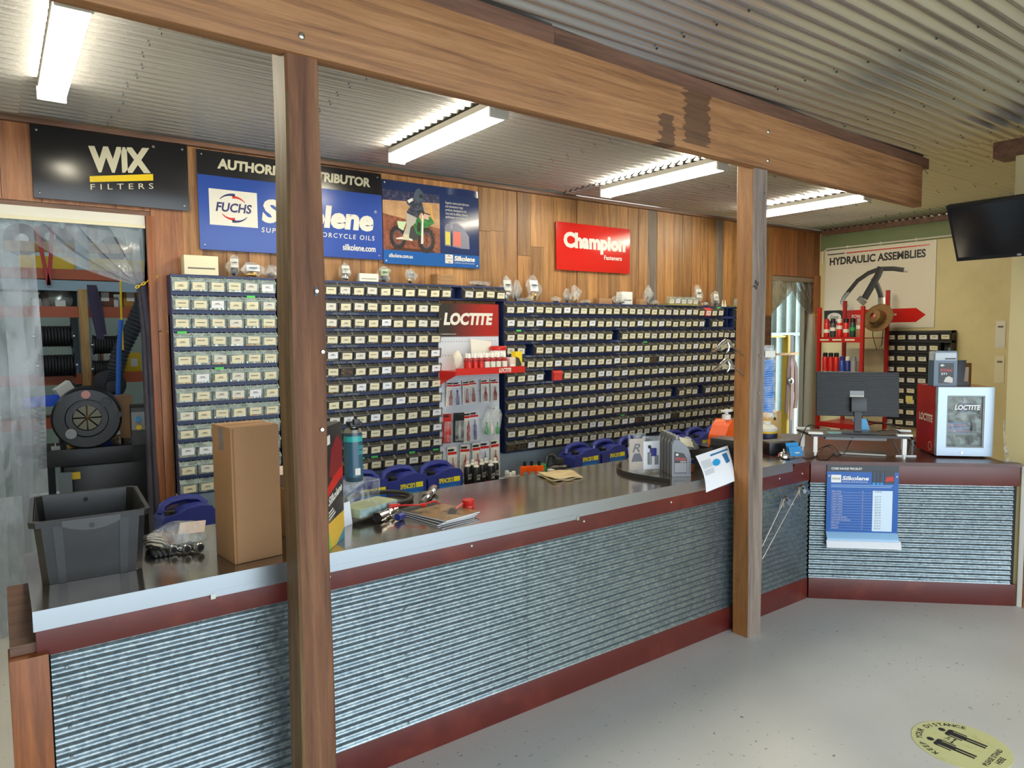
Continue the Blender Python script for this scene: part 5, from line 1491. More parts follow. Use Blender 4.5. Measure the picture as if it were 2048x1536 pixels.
# paper notice hanging over the counter edge
pn = T('paper_notice', 'white printed price notice with blue starburst hanging over the counter edge', 'notice', (0, 0, 0))
c0, c1, c2, c3 = PY(1391, 912, 2.56), PY(1455, 891, 2.56), PY(1469, 962, 2.47), PY(1412, 985, 2.47)
N = 8; g = []
for i in range(N + 1):
    for j in range(N + 1):
        u, v_ = i / N, j / N
        p = c0 * (1 - u) * (1 - v_) + c1 * u * (1 - v_) + c2 * u * v_ + c3 * (1 - u) * v_
        p = p + Vector((0, -0.02 * math.sin(v_ * PI) * (1 - 0.5 * u), 0))
        g.append(p)
fs = [(i * (N + 1) + j, (i + 1) * (N + 1) + j, (i + 1) * (N + 1) + j + 1, i * (N + 1) + j + 1) for i in range(N) for j in range(N)]
def pnp(u, v_, lift=0.0015):
    p = c0 * (1 - u) * (1 - v_) + c1 * u * (1 - v_) + c2 * u * v_ + c3 * (1 - u) * v_
    return p + Vector((-0.0006, -0.02 * math.sin(v_ * PI) * (1 - 0.5 * u) - lift, 0))
MB().add(g, fs, 0, True).build('sheet', M_PAPER, pn)
def pn_poly(name, uv, m):
    MB().add([pnp(u, v_) for u, v_ in uv], [list(range(len(uv)))], 0).build(name, m, pn)
M_PBLUE = mat('print_steelblue', '#2f6f9c', 0.5)
pn_poly('heading_bar', [(0.40, 0.08), (0.97, 0.07), (0.97, 0.115), (0.40, 0.125)], M_PBLUE)
star = []
for k in range(24):
    a = 2 * PI * k / 24; r_ = 0.13 if k % 2 else 0.095
    star.append((0.50 + r_ * 1.15 * math.cos(a), 0.32 + r_ * 0.8 * math.sin(a)))
pn_poly('starburst', star, mat('print_cyan', '#2196d0', 0.5))
pn_poly('product_picture', [(0.74, 0.17), (0.90, 0.165), (0.93, 0.42), (0.80, 0.44)], M_PBLUE)
ln = MB()
for k in range(11):
    v_ = 0.18 + 0.035 * k
    if k == 6: continue
    q = [pnp(0.05, v_), pnp(0.36, v_), pnp(0.36, v_ + 0.009), pnp(0.05, v_ + 0.009)]
    ln.add(q, [(0, 1, 2, 3)])
ln.build('text_lines', mat('ink_soft', '#777a80', 0.6), pn)
# orange pump bottle and black box near the post
op = T('pump_bottle', 'bright orange hand cleaner pump bottle behind the pine post', 'pump bottle', (4.12, 3.10, ZK), 0.1)
ob = MB().prism([(-0.11, 0), (0.11, 0), (0.11, 0.11), (0.085, 0.15), (0.05, 0.205), (-0.02, 0.21), (-0.065, 0.17), (-0.11, 0.10)], -0.065, 0.065, 'xzy').build('body', M_ORANGE, op)
bv = ob.modifiers.new('bevel', 'BEVEL'); bv.width = 0.02; bv.segments = 3
MB().box(0.0, -0.068, 0.12, 0.035, -0.05, 0.19, 0, 0.008).build('handle_grip', mat('orange_shade', '#cf4c0c', 0.4), op)
MB().lathe([(0.03, 0.205), (0.03, 0.24), (0.012, 0.245), (0.012, 0.262)], (0.012, 0, 0), 16).build('collar', M_WHITE, op)
MB().box(-0.03, -0.02, 0.258, 0.06, 0.02, 0.275, 0, 0.006).build('pump_head', M_WHITE, op)
bbx = T('black_box', 'matt black carton stack just behind the pine post', 'box', (3.83, 2.86, ZK), 0.15)
MB().box(-0.08, -0.09, 0, 0.08, 0.09, 0.085, 0, 0.002).build('lower_carton', M_BLACK, bbx)
MB().box(-0.075, -0.085, 0.0855, 0.08, 0.085, 0.13, 0, 0.002).build('upper_carton', M_DKGREY, bbx)
MB().box(-0.06, -0.0915, 0.03, 0.0, -0.0905, 0.06).build('label', M_OFFWHITE, bbx)

# ------------------------------------------------------------------ bench things: cans, jerrycans
ZBn = 0.4306
def jerrycan(x, y, label, rz=0.0, text=True, plain=False):
    t = T('jerrycan', label, 'jerrycan', (x, y, ZBn), rz, 'blue oil jerrycans under the drawer racks')
    w2, h2, dp = 0.298, 0.335, 0.21
    out = [(-w2 / 2, 0), (w2 / 2, 0), (w2 / 2, h2 * 0.86), (w2 * 0.42, h2 * 0.97), (w2 * 0.2, h2 * 1.0), (-w2 * 0.06, h2 * 0.97), (-w2 * 0.16, h2 * 0.90), (-w2 * 0.45, h2 * 0.88), (-w2 / 2, h2 * 0.80)]
    ob = MB().prism(out, -dp / 2, dp / 2, 'xzy').build('body', M_BLUE, t)
    bv = ob.modifiers.new('bevel', 'BEVEL'); bv.width = 0.022; bv.segments = 3; bv.limit_method = 'ANGLE'
    MB().tube([(-w2 * 0.42, 0.04, h2 * 0.86), (-w2 * 0.38, 0.05, h2 * 0.98), (-w2 * 0.22, 0.055, h2 * 1.05), (w2 * 0.05, 0.055, h2 * 1.075), (w2 * 0.28, 0.05, h2 * 1.04), (w2 * 0.42, 0.04, h2 * 0.92)], 0.034, 10, 0, True, 0.72).build('handle', M_BLUE, t)
    MB().lathe([(0.033, h2 * 0.87), (0.033, h2 * 0.955), (0.029, h2 * 0.965)], (-w2 * 0.31, -0.05, 0), 18).build('cap', M_BLACK, t)
    if not plain:
        MB().box(-0.06, -dp / 2 - 0.0015, h2 * 0.56, 0.125, -dp / 2, h2 * 0.72).build('label_band', mat('label_azure', '#1f5fb0', 0.4), t)
        TX("SPENCER'S", t, (-0.06, -dp / 2 - 0.0015, h2 * 0.70), EX, EZ, 0.12, 0.036, mat('label_yellow', '#e8dc2a', 0.4), 0.04)
        MB().box(0.066, -dp / 2 - 0.002, h2 * 0.70, 0.122, -dp / 2 - 0.0005, h2 * 0.81).build('yellow_patch', MATS['label_yellow'], t)
        MB().box(-0.05, -dp / 2 - 0.002, h2 * 0.60, 0.09, -dp / 2 - 0.0014, h2 * 0.615).build('print_line', M_CYAN, t)
        MB().box(-0.03, -dp / 2 - 0.0015, h2 * 0.1, 0.125, -dp / 2, h2 * 0.47).build('lower_label', speck('label_gold', '#c9a35c', '#e6dccb', 0.4, 9, 0.4, 0.6) if 'label_gold' not in MATS else MATS['label_gold'], t)
    return t
jerrycan(0.865, 4.50, 'blue oil jerrycan at the far left beside the black tote', 0.05, plain=True)
for x_, lb in ((2.03, 'blue jerrycan half hidden behind the acrylic stand'), (2.325, 'blue jerrycan with yellow brand label behind the hose'), (2.64, 'blue jerrycan just left of the glue display'),
               (4.05, 'blue jerrycan right of the black power tool case'), (4.37, 'second blue jerrycan right of the tool case'), (4.69, 'third blue jerrycan right of the tool case'),
               (5.3, 'blue jerrycan behind the grey oil bottles'), (5.62, 'second blue jerrycan behind the oil bottles'), (5.94, 'blue jerrycan next to the orange pump bottle'), (6.26, 'last blue jerrycan by the pine post')):
    jerrycan(x_, 4.56, lb)
ZPl = 0.4306 + 0.1276
# aerosol cans in front of the glue display
k = 0
M_CANK = mat('can_black', '#1c1b1d', 0.3)
for (u, v_) in ((2.86, 4.50), (2.925, 4.53), (2.99, 4.50), (3.055, 4.54), (3.115, 4.50), (2.90, 4.44), (3.02, 4.42)):
    t = T('aerosol_can', '%s black lubricant aerosol of the group before the glue display' % nm[k], 'spray can', (u, v_, ZPl), 0, 'black aerosol cans on the bench')
    MB().lathe([(0.028, 0), (0.029, 0.004), (0.029, 0.175), (0.022, 0.195)], n=16).build('body', M_CANK, t)
    MB().lathe([(0.0295, 0.05), (0.0295, 0.065)], n=16, cap=False).build('red_band', M_RED, t)
    MB().lathe([(0.022, 0.195), (0.022, 0.205), (0.012, 0.21), (0.012, 0.232), (0.011, 0.235)], n=14).build('cap', M_OFFWHITE, t)
    TX('LOCTITE\nLB 8040', t, (-0.016, -0.0295, 0.10), EX, EZ, 0.034, 0.04, M_OFFWHITE, 0.01)
    k += 1
for k, (u, v_) in enumerate(((3.42, 4.52), (3.475, 4.5), (3.53, 4.47))):
    t = T('cleaner_bottle', ['left', 'middle', 'right'][k] + '-hand orange cleaner bottle of three on the bench', 'bottle', (u, v_, ZPl), 0, 'orange cleaner bottles on the bench')
    MB().box(-0.036, -0.022, 0, 0.036, 0.022, 0.13, 0, 0.008).build('body', M_ORANGE, t)
    MB().cyl((0, 0, 0.13), (0, 0, 0.165), 0.013, 0.012, 12).build('cap', M_BLACK, t)
    MB().box(-0.033, -0.0235, 0.02, 0.033, -0.022, 0.085).build('label', M_GREY, t)
    TX('LOCTITE\nSF 7850', t, (-0.028, -0.0235, 0.04), EX, EZ, 0.056, 0.036, M_OFFWHITE, 0.01)
for k, (u, v_) in enumerate(((3.23, 4.45), (3.28, 4.48), (3.25, 4.53))):
    t = T('glue_bottle', ['front', 'right', 'rear'][k] + ' small bottle with clear cap by the black jar lids', 'bottle', (u, v_, ZPl), 0, 'small clear-capped bottles on the bench')
    MB().lathe([(0.02, 0), (0.02, 0.07), (0.012, 0.078)], n=14).build('body', mat('bottle_rust', '#a8452c', 0.4) if k == 0 else M_OFFWHITE, t)
    MB().lathe([(0.017, 0.078), (0.019, 0.085), (0.015, 0.11)], n=10).build('cap', M_WHITE, t)
for k, (u, v_) in enumerate(((3.33, 4.44), (3.37, 4.50))):
    t = T('putty_jar', ['front', 'rear'][k] + ' low clear jar with a black lid beside the orange bottles', 'jar', (u, v_, ZPl))
    MB().lathe([(0.036, 0), (0.038, 0.03)], n=18).build('jar', M_GREY, t)
    MB().lathe([(0.034, 0.0305), (0.034, 0.05)], n=18).build('lid', M_BLACK, t)
for k, (u, v_, m_) in enumerate(((3.59, 4.50, M_GREENP), (3.60, 4.58, M_GREENP), (3.63, 4.44, M_OFFWHITE))):
    t = T('product_box', ['small green carton next to the orange bottles', 'green-topped carton behind the orange bottles', 'small white carton in front of the green cartons'][k], 'box', (u, v_, ZPl))
    MB().box(-0.022, -0.022, 0, 0.022, 0.022, 0.13 - 0.02 * k, 0, 0.001).build('carton', m_, t)
    MB().box(-0.018, -0.023, 0.02, 0.012, -0.022, 0.07).build('label', M_OFFWHITE if k < 2 else M_GREENP, t)
tc_ = T('tool_case', 'black rounded power tool on the bench beneath the drawer racks', 'power tool', (3.72, 4.52, ZPl))
MB().tube([(-0.06, 0.03, 0.055), (0.0, 0.0, 0.06), (0.10, -0.01, 0.055), (0.15, -0.01, 0.052)], [0.035, 0.05, 0.05, 0.036], 14).build('body', M_BLACK, tc_)
MB().tube([(-0.06, 0.03, 0.08), (-0.03, 0.04, 0.17), (0.02, 0.04, 0.185), (0.05, 0.02, 0.15)], 0.016, 10).build('handle', M_BLACK, tc_)
MB().box(0.02, -0.03, 0.105, 0.10, 0.04, 0.155, 0, 0.008).build('battery', M_DKGREY, tc_)

# ------------------------------------------------------------------ odds and ends on top of the drawer racks
ZL = ZB0 + 12 * CH + 0.0045 - 0.0005      # left racks
ZRR = ZB0 + 11 * CH + 0.0005
def topbox(label, px0, px1, py0, py1, z, m, dp=0.06, y=YB + 0.01, name='small_box', cat='box', txt=None):
    a, c = PY(px0, py1, y), PY(px1, py0, y)
    t = T(name, label, cat, ((a.x + c.x) / 2, y, z))
    w2, h2 = (c.x - a.x), max(0.02, c.z - z)
    MB().box(-w2 / 2, 0, 0, w2 / 2, dp, h2, 0, 0.0015).build('carton', m, t)
    MB().box(-w2 * 0.4, -0.001, h2 * 0.3, w2 * 0.4, 0, h2 * 0.38).build('print_line', M_FGREY, t)
    if txt: TX(txt, t, (-w2 * 0.42, 0, h2 * 0.6), EX, EZ, w2 * 0.5, h2 * 0.15, M_PRINTK)
    return t
def topbag(label, px, py, z, s, seed, card=None, y=YB + 0.03):
    c = PY(px, py, y)
    t = T('parts_bag', label, 'bag', (c.x, y, z))
    blob(MB(), (0, 0, s[2]), s, seed, 16, 9, 0.42).build('film', M_FILM, t)
    blob(MB(), (0, 0, s[2] * 0.45), (s[0] * 0.6, s[1] * 0.6, s[2] * 0.42), seed + 1, 10, 6, 0.3).build('contents', [M_STEELP, M_DKGREY, M_BRASS, M_FGREY][seed % 4], t)
    if card:
        MB().obox((0, -s[1] * 0.55, s[2] * 1.35), (s[0] * 0.62, 0, 0), (0, 0.0008, 0), (0, 0.15 * s[2] * 0.5, s[2] * 0.45)).build('header_card', card, t)
        MB().obox((0, -s[1] * 0.55 - 0.0015, s[2] * 1.45), (s[0] * 0.4, 0, 0), (0, 0.0006, 0), (0, 0.02, s[2] * 0.1)).build('header_print', M_PRINTK, t)
    return t
topbox('cream printed carton on top of the left-most drawer rack', 369, 436, 513, 545, ZL, M_CREAM, 0.10)
topbag('bag with white header card on the left-most drawer rack', 468, 545, ZL, (0.04, 0.03, 0.065), 61, M_OFFWHITE)
topbag('bag of black parts with a name strip on the left drawer rack', 505, 545, ZL, (0.07, 0.03, 0.045), 62, M_PAPER)
topbag('crumpled bag on the left rack beside the rough post', 543, 545, ZL, (0.05, 0.03, 0.04), 63)
topbag('tilted hang-sell bag right of the rough post', 690, 545, ZL, (0.045, 0.03, 0.06), 64, M_OFFWHITE)
topbox('long white carton on top of the drawers near the rough post', 719, 757, 548, 562, ZL, M_OFFWHITE, 0.06)
topbag('bag with pale green card on the drawer racks', 768, 550, ZL, (0.05, 0.03, 0.055), 65, mat('pale_green_card', '#9db08a', 0.6))
topbag('bag with grey printed card below the motocross poster', 821, 555, ZL, (0.045, 0.03, 0.05), 66, M_GREY)
for k in range(3):
    a = PY(892, 560, YB + 0.02)
    t = T('small_box', ['bottom', 'middle', 'top'][k] + ' flat kraft carton of the stack of three', 'box', (a.x, YB + 0.02, ZL + 0.0285 * k), 0, 'stack of flat kraft cartons')
    MB().box(-0.08, 0, 0, 0.08, 0.1, 0.028, 0, 0.001).build('carton', M_CARD, t)
    MB().box(-0.079, -0.0008, 0.008, -0.05, 0, 0.02).build('end_label', M_CARD2, t)
topbag('dusty bag above the single drawer row', 960, 570, ZL, (0.10, 0.03, 0.02), 67)
topbag('tall hang-sell bag at the end of the single drawer row', 1013, 602, ZRR, (0.06, 0.03, 0.10), 68, M_OFFWHITE)
topbag('thin bag leaning on planks beside the tall hang-sell bag', 1033, 604, ZRR, (0.045, 0.025, 0.085), 69)
topbag('bag with large white printed sheet on the right racks', 1066, 604, ZRR, (0.07, 0.03, 0.105), 70, M_PAPER)
topbag('flat yellowish bag lying over the rack edge', 1052, 612, ZRR, (0.09, 0.04, 0.018), 71)
topbag('small bag with tin left of the kraft pyramid bag', 1112, 606, ZRR, (0.05, 0.03, 0.025), 72)
topbag('upright bag of washers under the red fastener sign', 1134, 606, ZRR, (0.035, 0.025, 0.06), 73)
topbag('brown pyramid shaped bag under the red fastener sign', 1150, 607, ZRR, (0.055, 0.03, 0.075), 74)
topbag('low bag between pyramid bag and kraft carton', 1172, 609, ZRR, (0.06, 0.03, 0.016), 75)
topbox('brown kraft carton under the right edge of the red sign', 1199, 1224, 597, 613, ZRR, M_CARD, 0.08)
topbag('round clear bag in front of the white carton', 1240, 612, ZRR, (0.085, 0.035, 0.042), 76, y=YB + 0.015)
topbox('upright white carton on the right drawer racks', 1244, 1265, 584, 613, ZRR, M_WHITE, 0.09, y=YB + 0.055)
topbox('small kraft carton beside the bag of clips', 1281, 1294, 598, 613, ZRR, M_CARD, 0.07)
topbag('tall bag full of bright clips on the right racks', 1296, 612, ZRR, (0.055, 0.03, 0.09), 77)
topbag('flattened bag right of the bag of clips', 1310, 613, ZRR, (0.05, 0.03, 0.024), 78)
topbag('hang-sell bag with black logo card beside the bin strip', 1395, 616, ZRR, (0.065, 0.03, 0.10), 79, M_OFFWHITE)
topbag('small bag of brass reels on the right racks', 1410, 617, ZRR, (0.045, 0.03, 0.022), 80)
topbag('bag with folded card near the right end of the racks', 1430, 617, ZRR, (0.06, 0.03, 0.075), 81, M_OFFWHITE)
for k, px in enumerate((1445, 1450)):
    a = PY(px, 617, YB + 0.03)
    t = T('small_nozzle', ['left', 'right'][k] + ' cream nozzle of the pair standing near the pine post', 'nozzle', (a.x, YB + 0.03, ZRR))
    MB().lathe([(0.013, 0), (0.013, 0.025), (0.009, 0.03), (0.004, 0.075)], n=10).build('cone', M_CREAM, t)
    MB().lathe([(0.0145, 0.002), (0.0145, 0.012)], n=10, cap=False).build('ring', M_OFFWHITE, t)
# ------------------------------------------------------------------ tools on the pine post
def chrome_tool(label, p_head, p_bend, p_end, group):
    p0, p1, p2 = Vector(p_head), Vector(p_bend), Vector(p_end)
    t = T('coupler_lever', label, 'hand tool', p1, 0, group)
    h = p0 - p1; e = p2 - p1
    ed = e.normalized(); hd_ = h.normalized()
    MB().tube([h * 0.75, h * 0.4 + Vector((0, 0, 0.012)), h * 0.15 + Vector((0, 0, 0.02)), ed * 0.015 + Vector((0, 0, 0.016)), ed * 0.045 + Vector((0, 0, 0.004)), ed * 0.075], [0.008, 0.011, 0.012, 0.012, 0.010, 0.007], 10, 0, True, 0.8).build('curved_grip', M_CHROME, t)
    MB().tube([h * 0.7, h * 0.85, h * 1.05], [0.012, 0.011, 0.006], 8).build('jaw', M_CHROME, t)
    MB().obox(h * 0.35 + Vector((0, 0, -0.008)), h * 0.14, (0, 0.008, 0), (0, 0, 0.012)).build('body_block', M_CHROME, t)
    MB().tube([hd_ * 0.0 + Vector((0, 0, 0.005)), hd_ * -0.012 + Vector((0, 0, -0.02)), hd_ * -0.006 + Vector((0, 0, -0.042)), hd_ * 0.01 + Vector((0, 0, -0.05))], [0.005, 0.006, 0.006, 0.004], 8).build('trigger', M_CHROME, t)
    MB().cyl(ed * 0.06, e, 0.0042, None, 8).build('rod', M_STEELP, t)
    return t
chrome_tool('upper chrome coupler lever hooked on the left of the pine post', PY(1424, 703, 2.36), PY(1455, 686, 2.36), PY(1487, 712, 2.40), None)
chrome_tool('lower chrome coupler lever hooked on the left of the pine post', PY(1428, 741, 2.36), PY(1456, 724, 2.36), PY(1487, 752, 2.40), None)
chrome_tool('shorter long-rod chrome lever leaning on the counter front', PY(1588, 1008, 2.495), PY(1568, 1000, 2.49), PY(1524, 1092, 2.49), None)
chrome_tool('longer long-rod chrome lever leaning on the counter front', PY(1620, 985, 2.47), PY(1600, 977, 2.465), PY(1524, 1118, 2.465), None)
bh = T('hose_pack', 'blue coiled air hose in a clear pack hung on the pine post', 'pack', (3.585, 2.425, 1.262), -0.5)
n_ = 22; pts = []
for k in range(n_ * 10):
    a = 2 * PI * k / 10
    pts.append((0.036 * math.cos(a), -0.026 + 0.018 * math.sin(a), 0.03 + 0.30 * k / (n_ * 10)))
MB().tube(pts, 0.006, 6).build('coil', mat('hose_blue', '#2f86d8', 0.3), bh)
MB().box(-0.047, -0.052, 0.0, 0.047, -0.001, 0.40).build('blister', M_ACRYL, bh)
MB().box(-0.05, 0.0, 0.0, 0.05, 0.002, 0.415).build('backing_sheet', M_ACRYL, bh)
MB().obox((0.0, -0.054, 0.365), (0.03, 0, 0), (0, 0.001, 0), (0, 0, 0.018)).build('hang_tag', M_OFFWHITE, bh)
MB().tube([(-0.09, 0.03, 0.39), (-0.03, 0.012, 0.395), (0.0, 0.004, 0.40)], 0.003, 6).build('hook', M_STEELP, bh)

# ------------------------------------------------------------------ desk things on the angled counter
ZD = ZR + 0.0006
bl = T('service_bell', 'chrome counter bell on the maroon desk top', 'bell', (4.153, 2.665, ZD))
MB().lathe([(0.043, 0), (0.044, 0.008), (0.036, 0.012)], n=22).build('base', M_BLACK, bl)
MB().lathe([(0.037, 0.012), (0.037, 0.022), (0.03, 0.04), (0.016, 0.05), (0.004, 0.053)], n=22).build('dome', M_CHROME, bl)
MB().lathe([(0.003, 0.052), (0.003, 0.060), (0.006, 0.061), (0.006, 0.066), (0.002, 0.068)], n=10).build('button', M_CHROME, bl)
ch = T('card_holder', 'clear two-tier business card holder with blue cards', 'card holder', (4.285, 2.66, ZD), -0.35)
for k in range(2):
    MB().obox((0, 0.03 * k, 0.04 + 0.022 * k), (0.048, 0, 0), (0, 0.0015, 0), (0, 0.012, 0.03)).build('card_stack', MATS['sky_blue_print'], ch)
    MB().obox((0.01, 0.03 * k - 0.002, 0.036 + 0.022 * k), (0.018, 0, 0), (0, 0.001, 0), (0, 0.004, 0.009)).build('card_print', M_CREAM, ch)
hb = MB(); hb.box(-0.052, -0.02, 0, 0.052, 0.05, 0.008); hb.box(-0.054, -0.02, 0, -0.051, 0.05, 0.05); hb.box(0.051, -0.02, 0, 0.054, 0.05, 0.05)
hb.build('holder', M_ACRYL, ch)
# monitor riser
RA, RB = Vector((4.40, 2.585, 0)), Vector((4.735, 2.165, 0))
ra = math.atan2(RB.y - RA.y, RB.x - RA.x)
RL = (RB - RA).length
rz_t = T('monitor_riser', 'black monitor riser shelf with white legs on the angled counter', 'monitor stand', (RA.x, RA.y, ZD), ra)
rt = 0.152
MB().prism([(-0.03, 0.0), (RL + 0.03, 0.0), (RL + 0.09, 0.27), (-0.09, 0.27)], rt - 0.016, rt, 'xyz').build('shelf', mat('riser_black', '#2b2a2a', 0.4), rz_t)
for u, v_ in ((0.0, 0.015), (RL, 0.015), (-0.05, 0.25), (RL + 0.05, 0.25)):
    b = MB(); b.box(u - 0.012, v_ - 0.012, 0.03, u + 0.012, v_ + 0.012, rt - 0.016); b.cyl((u, v_, 0), (u, v_, 0.03), 0.009, None, 10)
    b.build('leg', M_WHITE, rz_t)
    MB().box(u - 0.045, v_ - 0.016, rt, u + 0.045, v_ + 0.03, rt + 0.012, 0, 0.002).build('leg_cap', M_WHITE, rz_t)
MB().box(0.08, 0.12, rt - 0.05, RL - 0.08, 0.2, rt - 0.017).build('drawer', M_GREY, rz_t)
# monitor seen from behind
mo = T('computer_monitor', 'black flat computer monitor seen from behind on the riser', 'monitor', (RA.x, RA.y, ZD + rt + 0.0006), ra)
mu = RL / 2 + 0.01
MB().prism([(mu - 0.11, 0.05), (mu + 0.11, 0.05), (mu + 0.08, 0.20), (mu - 0.08, 0.20)], 0, 0.012, 'xyz').build('foot', M_BLACK, mo)
MB().obox((mu, 0.13, 0.09), (0.022, 0, 0), (0, 0.012, 0), (0, 0.012, 0.085)).build('neck', M_BLACK, mo)
tilt = 0.10
def mon(x0, x1, z0, z1, y0, y1, name, m, bev=0.004):
    b = MB().box(x0, y0, z0, x1, y1, z1, 0, bev)
    b.xf(Matrix.Translation((mu, 0.15, 0.26)) @ Matrix.Rotation(tilt * -1, 4, 'X') @ Matrix.Rotation(0.14, 4, 'Z'))
    return b.build(name, m, mo)
def ribbed():
    m, n, l, b = _new('ribbed_black')
    v, tc = coords(n, l, (1, 1, 1), False)
    wv = n.new('ShaderNodeTexWave'); wv.bands_direction = 'Z'; wv.inputs['Scale'].default_value = 28; wv.inputs['Distortion'].default_value = 1.5
    l.new(v, wv.inputs['Vector'])
    b.inputs['Base Color'].default_value = lin('#1e2023'); b.inputs['Roughness'].default_value = 0.45
    bump(n, l, b, wv.outputs['Fac'], 0.5, 0.003)
    return m
mon(-0.265, 0.265, -0.15, 0.15, 0.0, 0.022, 'rear_cover', ribbed())
mon(-0.262, 0.262, -0.147, 0.147, 0.0225, 0.026, 'screen', M_BLACK, 0.001)
mon(-0.05, 0.05, -0.12, -0.02, -0.03, -0.001, 'mount', M_BLACK)
mon(-0.05, 0.04, -0.008, 0.022, -0.002, -0.0003, 'rating_label', M_GREY, 0)
mon(-0.05, 0.04, -0.022, -0.009, -0.002, -0.0003, 'bar_label', M_OFFWHITE, 0)
# papers, keyboard, cables, stapler-like stand
for k, (px, py, z, m_, lb, a) in enumerate(((1670, 863, ZD + rt, mat('note_teal', '#7fb4bd', 0.7), 'pale teal sticky note pad lying on the riser', 0.5), (1722, 858, ZD + rt, mat('note_blue', '#6fb6e6', 0.7), 'light blue card leaning behind the monitor neck', 0.5))):
    c = PZ(px, py + 3, z)
    t = T('note_pad', lb, 'note pad', (c.x, c.y, z + 0.0006), ra + 0.1)
    if k == 0: MB().box(-0.045, -0.035, 0, 0.045, 0.035, 0.004).build('pad', m_, t)
    else:
        MB().obox((0, 0, 0.042), (0.045, 0, 0), (0, 0.002, 0), (-0.008, 0.015, 0.04)).build('pad', m_, t)
kb = T('keyboard', 'slim dark keyboard with white edge under the riser', 'keyboard', (0, 0, 0))
ka, kc = PZ(1677, 908, ZD), PZ(1772, 913, ZD)
kb.location = (ka.x, ka.y, ZD); kan = math.atan2(kc.y - ka.y, kc.x - ka.x); kb.rotation_euler = (0, 0, kan)
kl = (kc - ka).length
MB().box(0, 0.003, 0, kl, 0.12, 0.014, 0, 0.002).build('body', M_DKGREY, kb)
MB().box(0.0, 0.0, 0.002, kl, 0.003, 0.012).build('front_edge', M_OFFWHITE, kb)
def wire(label, pts, r_=0.0032):
    t = T('cable', label, 'cable', pts[0])
    p0 = Vector(pts[0]); q = [Vector(p) - p0 for p in pts]
    # smooth with catmull-rom
    out = []
    for i in range(len(q) - 1):
        a, b_, c, d = q[max(i - 1, 0)], q[i], q[i + 1], q[min(i + 2, len(q) - 1)]
        for s in range(6):
            u = s / 6
            out.append(0.5 * ((2 * b_) + (c - a) * u + (2 * a - 5 * b_ + 4 * c - d) * u * u + (3 * b_ - a - 3 * c + d) * u ** 3))
    out.append(q[-1])
    MB().tube(out, r_, 6).build('wire', M_BLACK, t)
    MB().cyl(out[-1], out[-1] + (out[-1] - out[-2]).normalized() * 0.02, 0.006, None, 8).build('plug', M_BLACK, t)
zr = ZD + rt + 0.006
wire('black cable looping from the monitor over the left riser leg', [PZ(1660, 858, zr), PZ(1640, 855, zr + 0.01), PZ(1615, 852, zr + 0.03), PZ(1600, 885, ZD + 0.08), PZ(1598, 905, ZD + 0.004), PZ(1612, 917, ZD + 0.004), PZ(1632, 912, ZD + 0.004)])
wire('black cable coiled on the desk under the riser', [PZ(1640, 905, ZD + 0.004), PZ(1652, 893, ZD + 0.02), PZ(1668, 900, ZD + 0.004), PZ(1655, 918, ZD + 0.004), PZ(1632, 915, ZD + 0.004), PZ(1628, 905, ZD + 0.01), PZ(1660, 890, ZD + 0.03), PZ(1680, 908, ZD + 0.02)])
wire('black cable hanging across the riser front from the monitor', [PZ(1735, 838, zr + 0.06), PZ(1718, 858, zr), PZ(1708, 872, zr - 0.02), PZ(1700, 885, ZD + 0.06), PZ(1690, 905, ZD + 0.02), PZ(1676, 912, ZD + 0.016), PZ(1668, 908, ZD + 0.006)])
wire('black cable running from the monitor towards the fridge', [PZ(1724, 838, zr + 0.06), PZ(1750, 846, zr + 0.02), PZ(1775, 848, zr + 0.01), PZ(1800, 858, zr), PZ(1820, 872, ZD + 0.1), PZ(1834, 893, ZD + 0.01)], 0.005)
wire('second cable running behind the riser towards the fridge', [PZ(1755, 862, zr), PZ(1790, 860, zr + 0.02), PZ(1812, 875, ZD + 0.1), PZ(1826, 894, ZD + 0.006)], 0.004)
c = PZ(1800, 912, ZD)
ss = T('document_stand', 'folding silver document stand right of the riser', 'document stand', (c.x, c.y, ZD), ra + 0.15)
for u, l_ in ((0.0, -0.03), (0.04, 0.05), (0.075, 0.03)):
    MB().bar((u, 0.0, 0.004), (u + l_, 0.06, 0.10), 0.012, 0.006).build('strut', M_LIP, ss)
MB().box(-0.03, -0.008, 0, 0.10, 0.012, 0.006).build('foot', M_STEELP, ss)
# small glass-door fridge
FA, FB = Vector((4.985, 2.078, 0)), Vector((5.215, 1.835, 0))
fa = math.atan2(FB.y - FA.y, FB.x - FA.x); FW = (FB - FA).length; FH = 0.465; FD = 0.36
fr = T('mini_fridge', 'small red fridge with silver glass door on the angled counter', 'fridge', (FA.x, FA.y, ZD), fa)
M_FRED = mat('fridge_red', '#a5161b', 0.18)
fb = MB()
for a in ((0, 0.045, 0.012, 0.012, FD, FH), (FW - 0.012, 0.045, 0.012, FW, FD, FH), (0.012, 0.045, 0.012, FW - 0.012, FD, 0.024), (0.012, 0.045, FH - 0.012, FW - 0.012, FD, FH), (0.012, FD - 0.012, 0.024, FW - 0.012, FD, FH - 0.012)):
    fb.box(*a)
fb.build('cabinet', M_FRED, fr)
MB().box(0.0125, FD - 0.016, 0.0245, FW - 0.0125, FD - 0.0125, FH - 0.0125).build('liner', M_OFFWHITE, fr)
for u in (0.03, FW - 0.03):
    for v_ in (0.07, FD - 0.04): MB().cyl((u, v_, 0), (u, v_, 0.012), 0.012, None, 10).build('foot', M_BLACK, fr)
M_DOOR = mat('door_silver', '#a9b9c8', 0.35, 0.35)
dr = MB(); e = 0.055
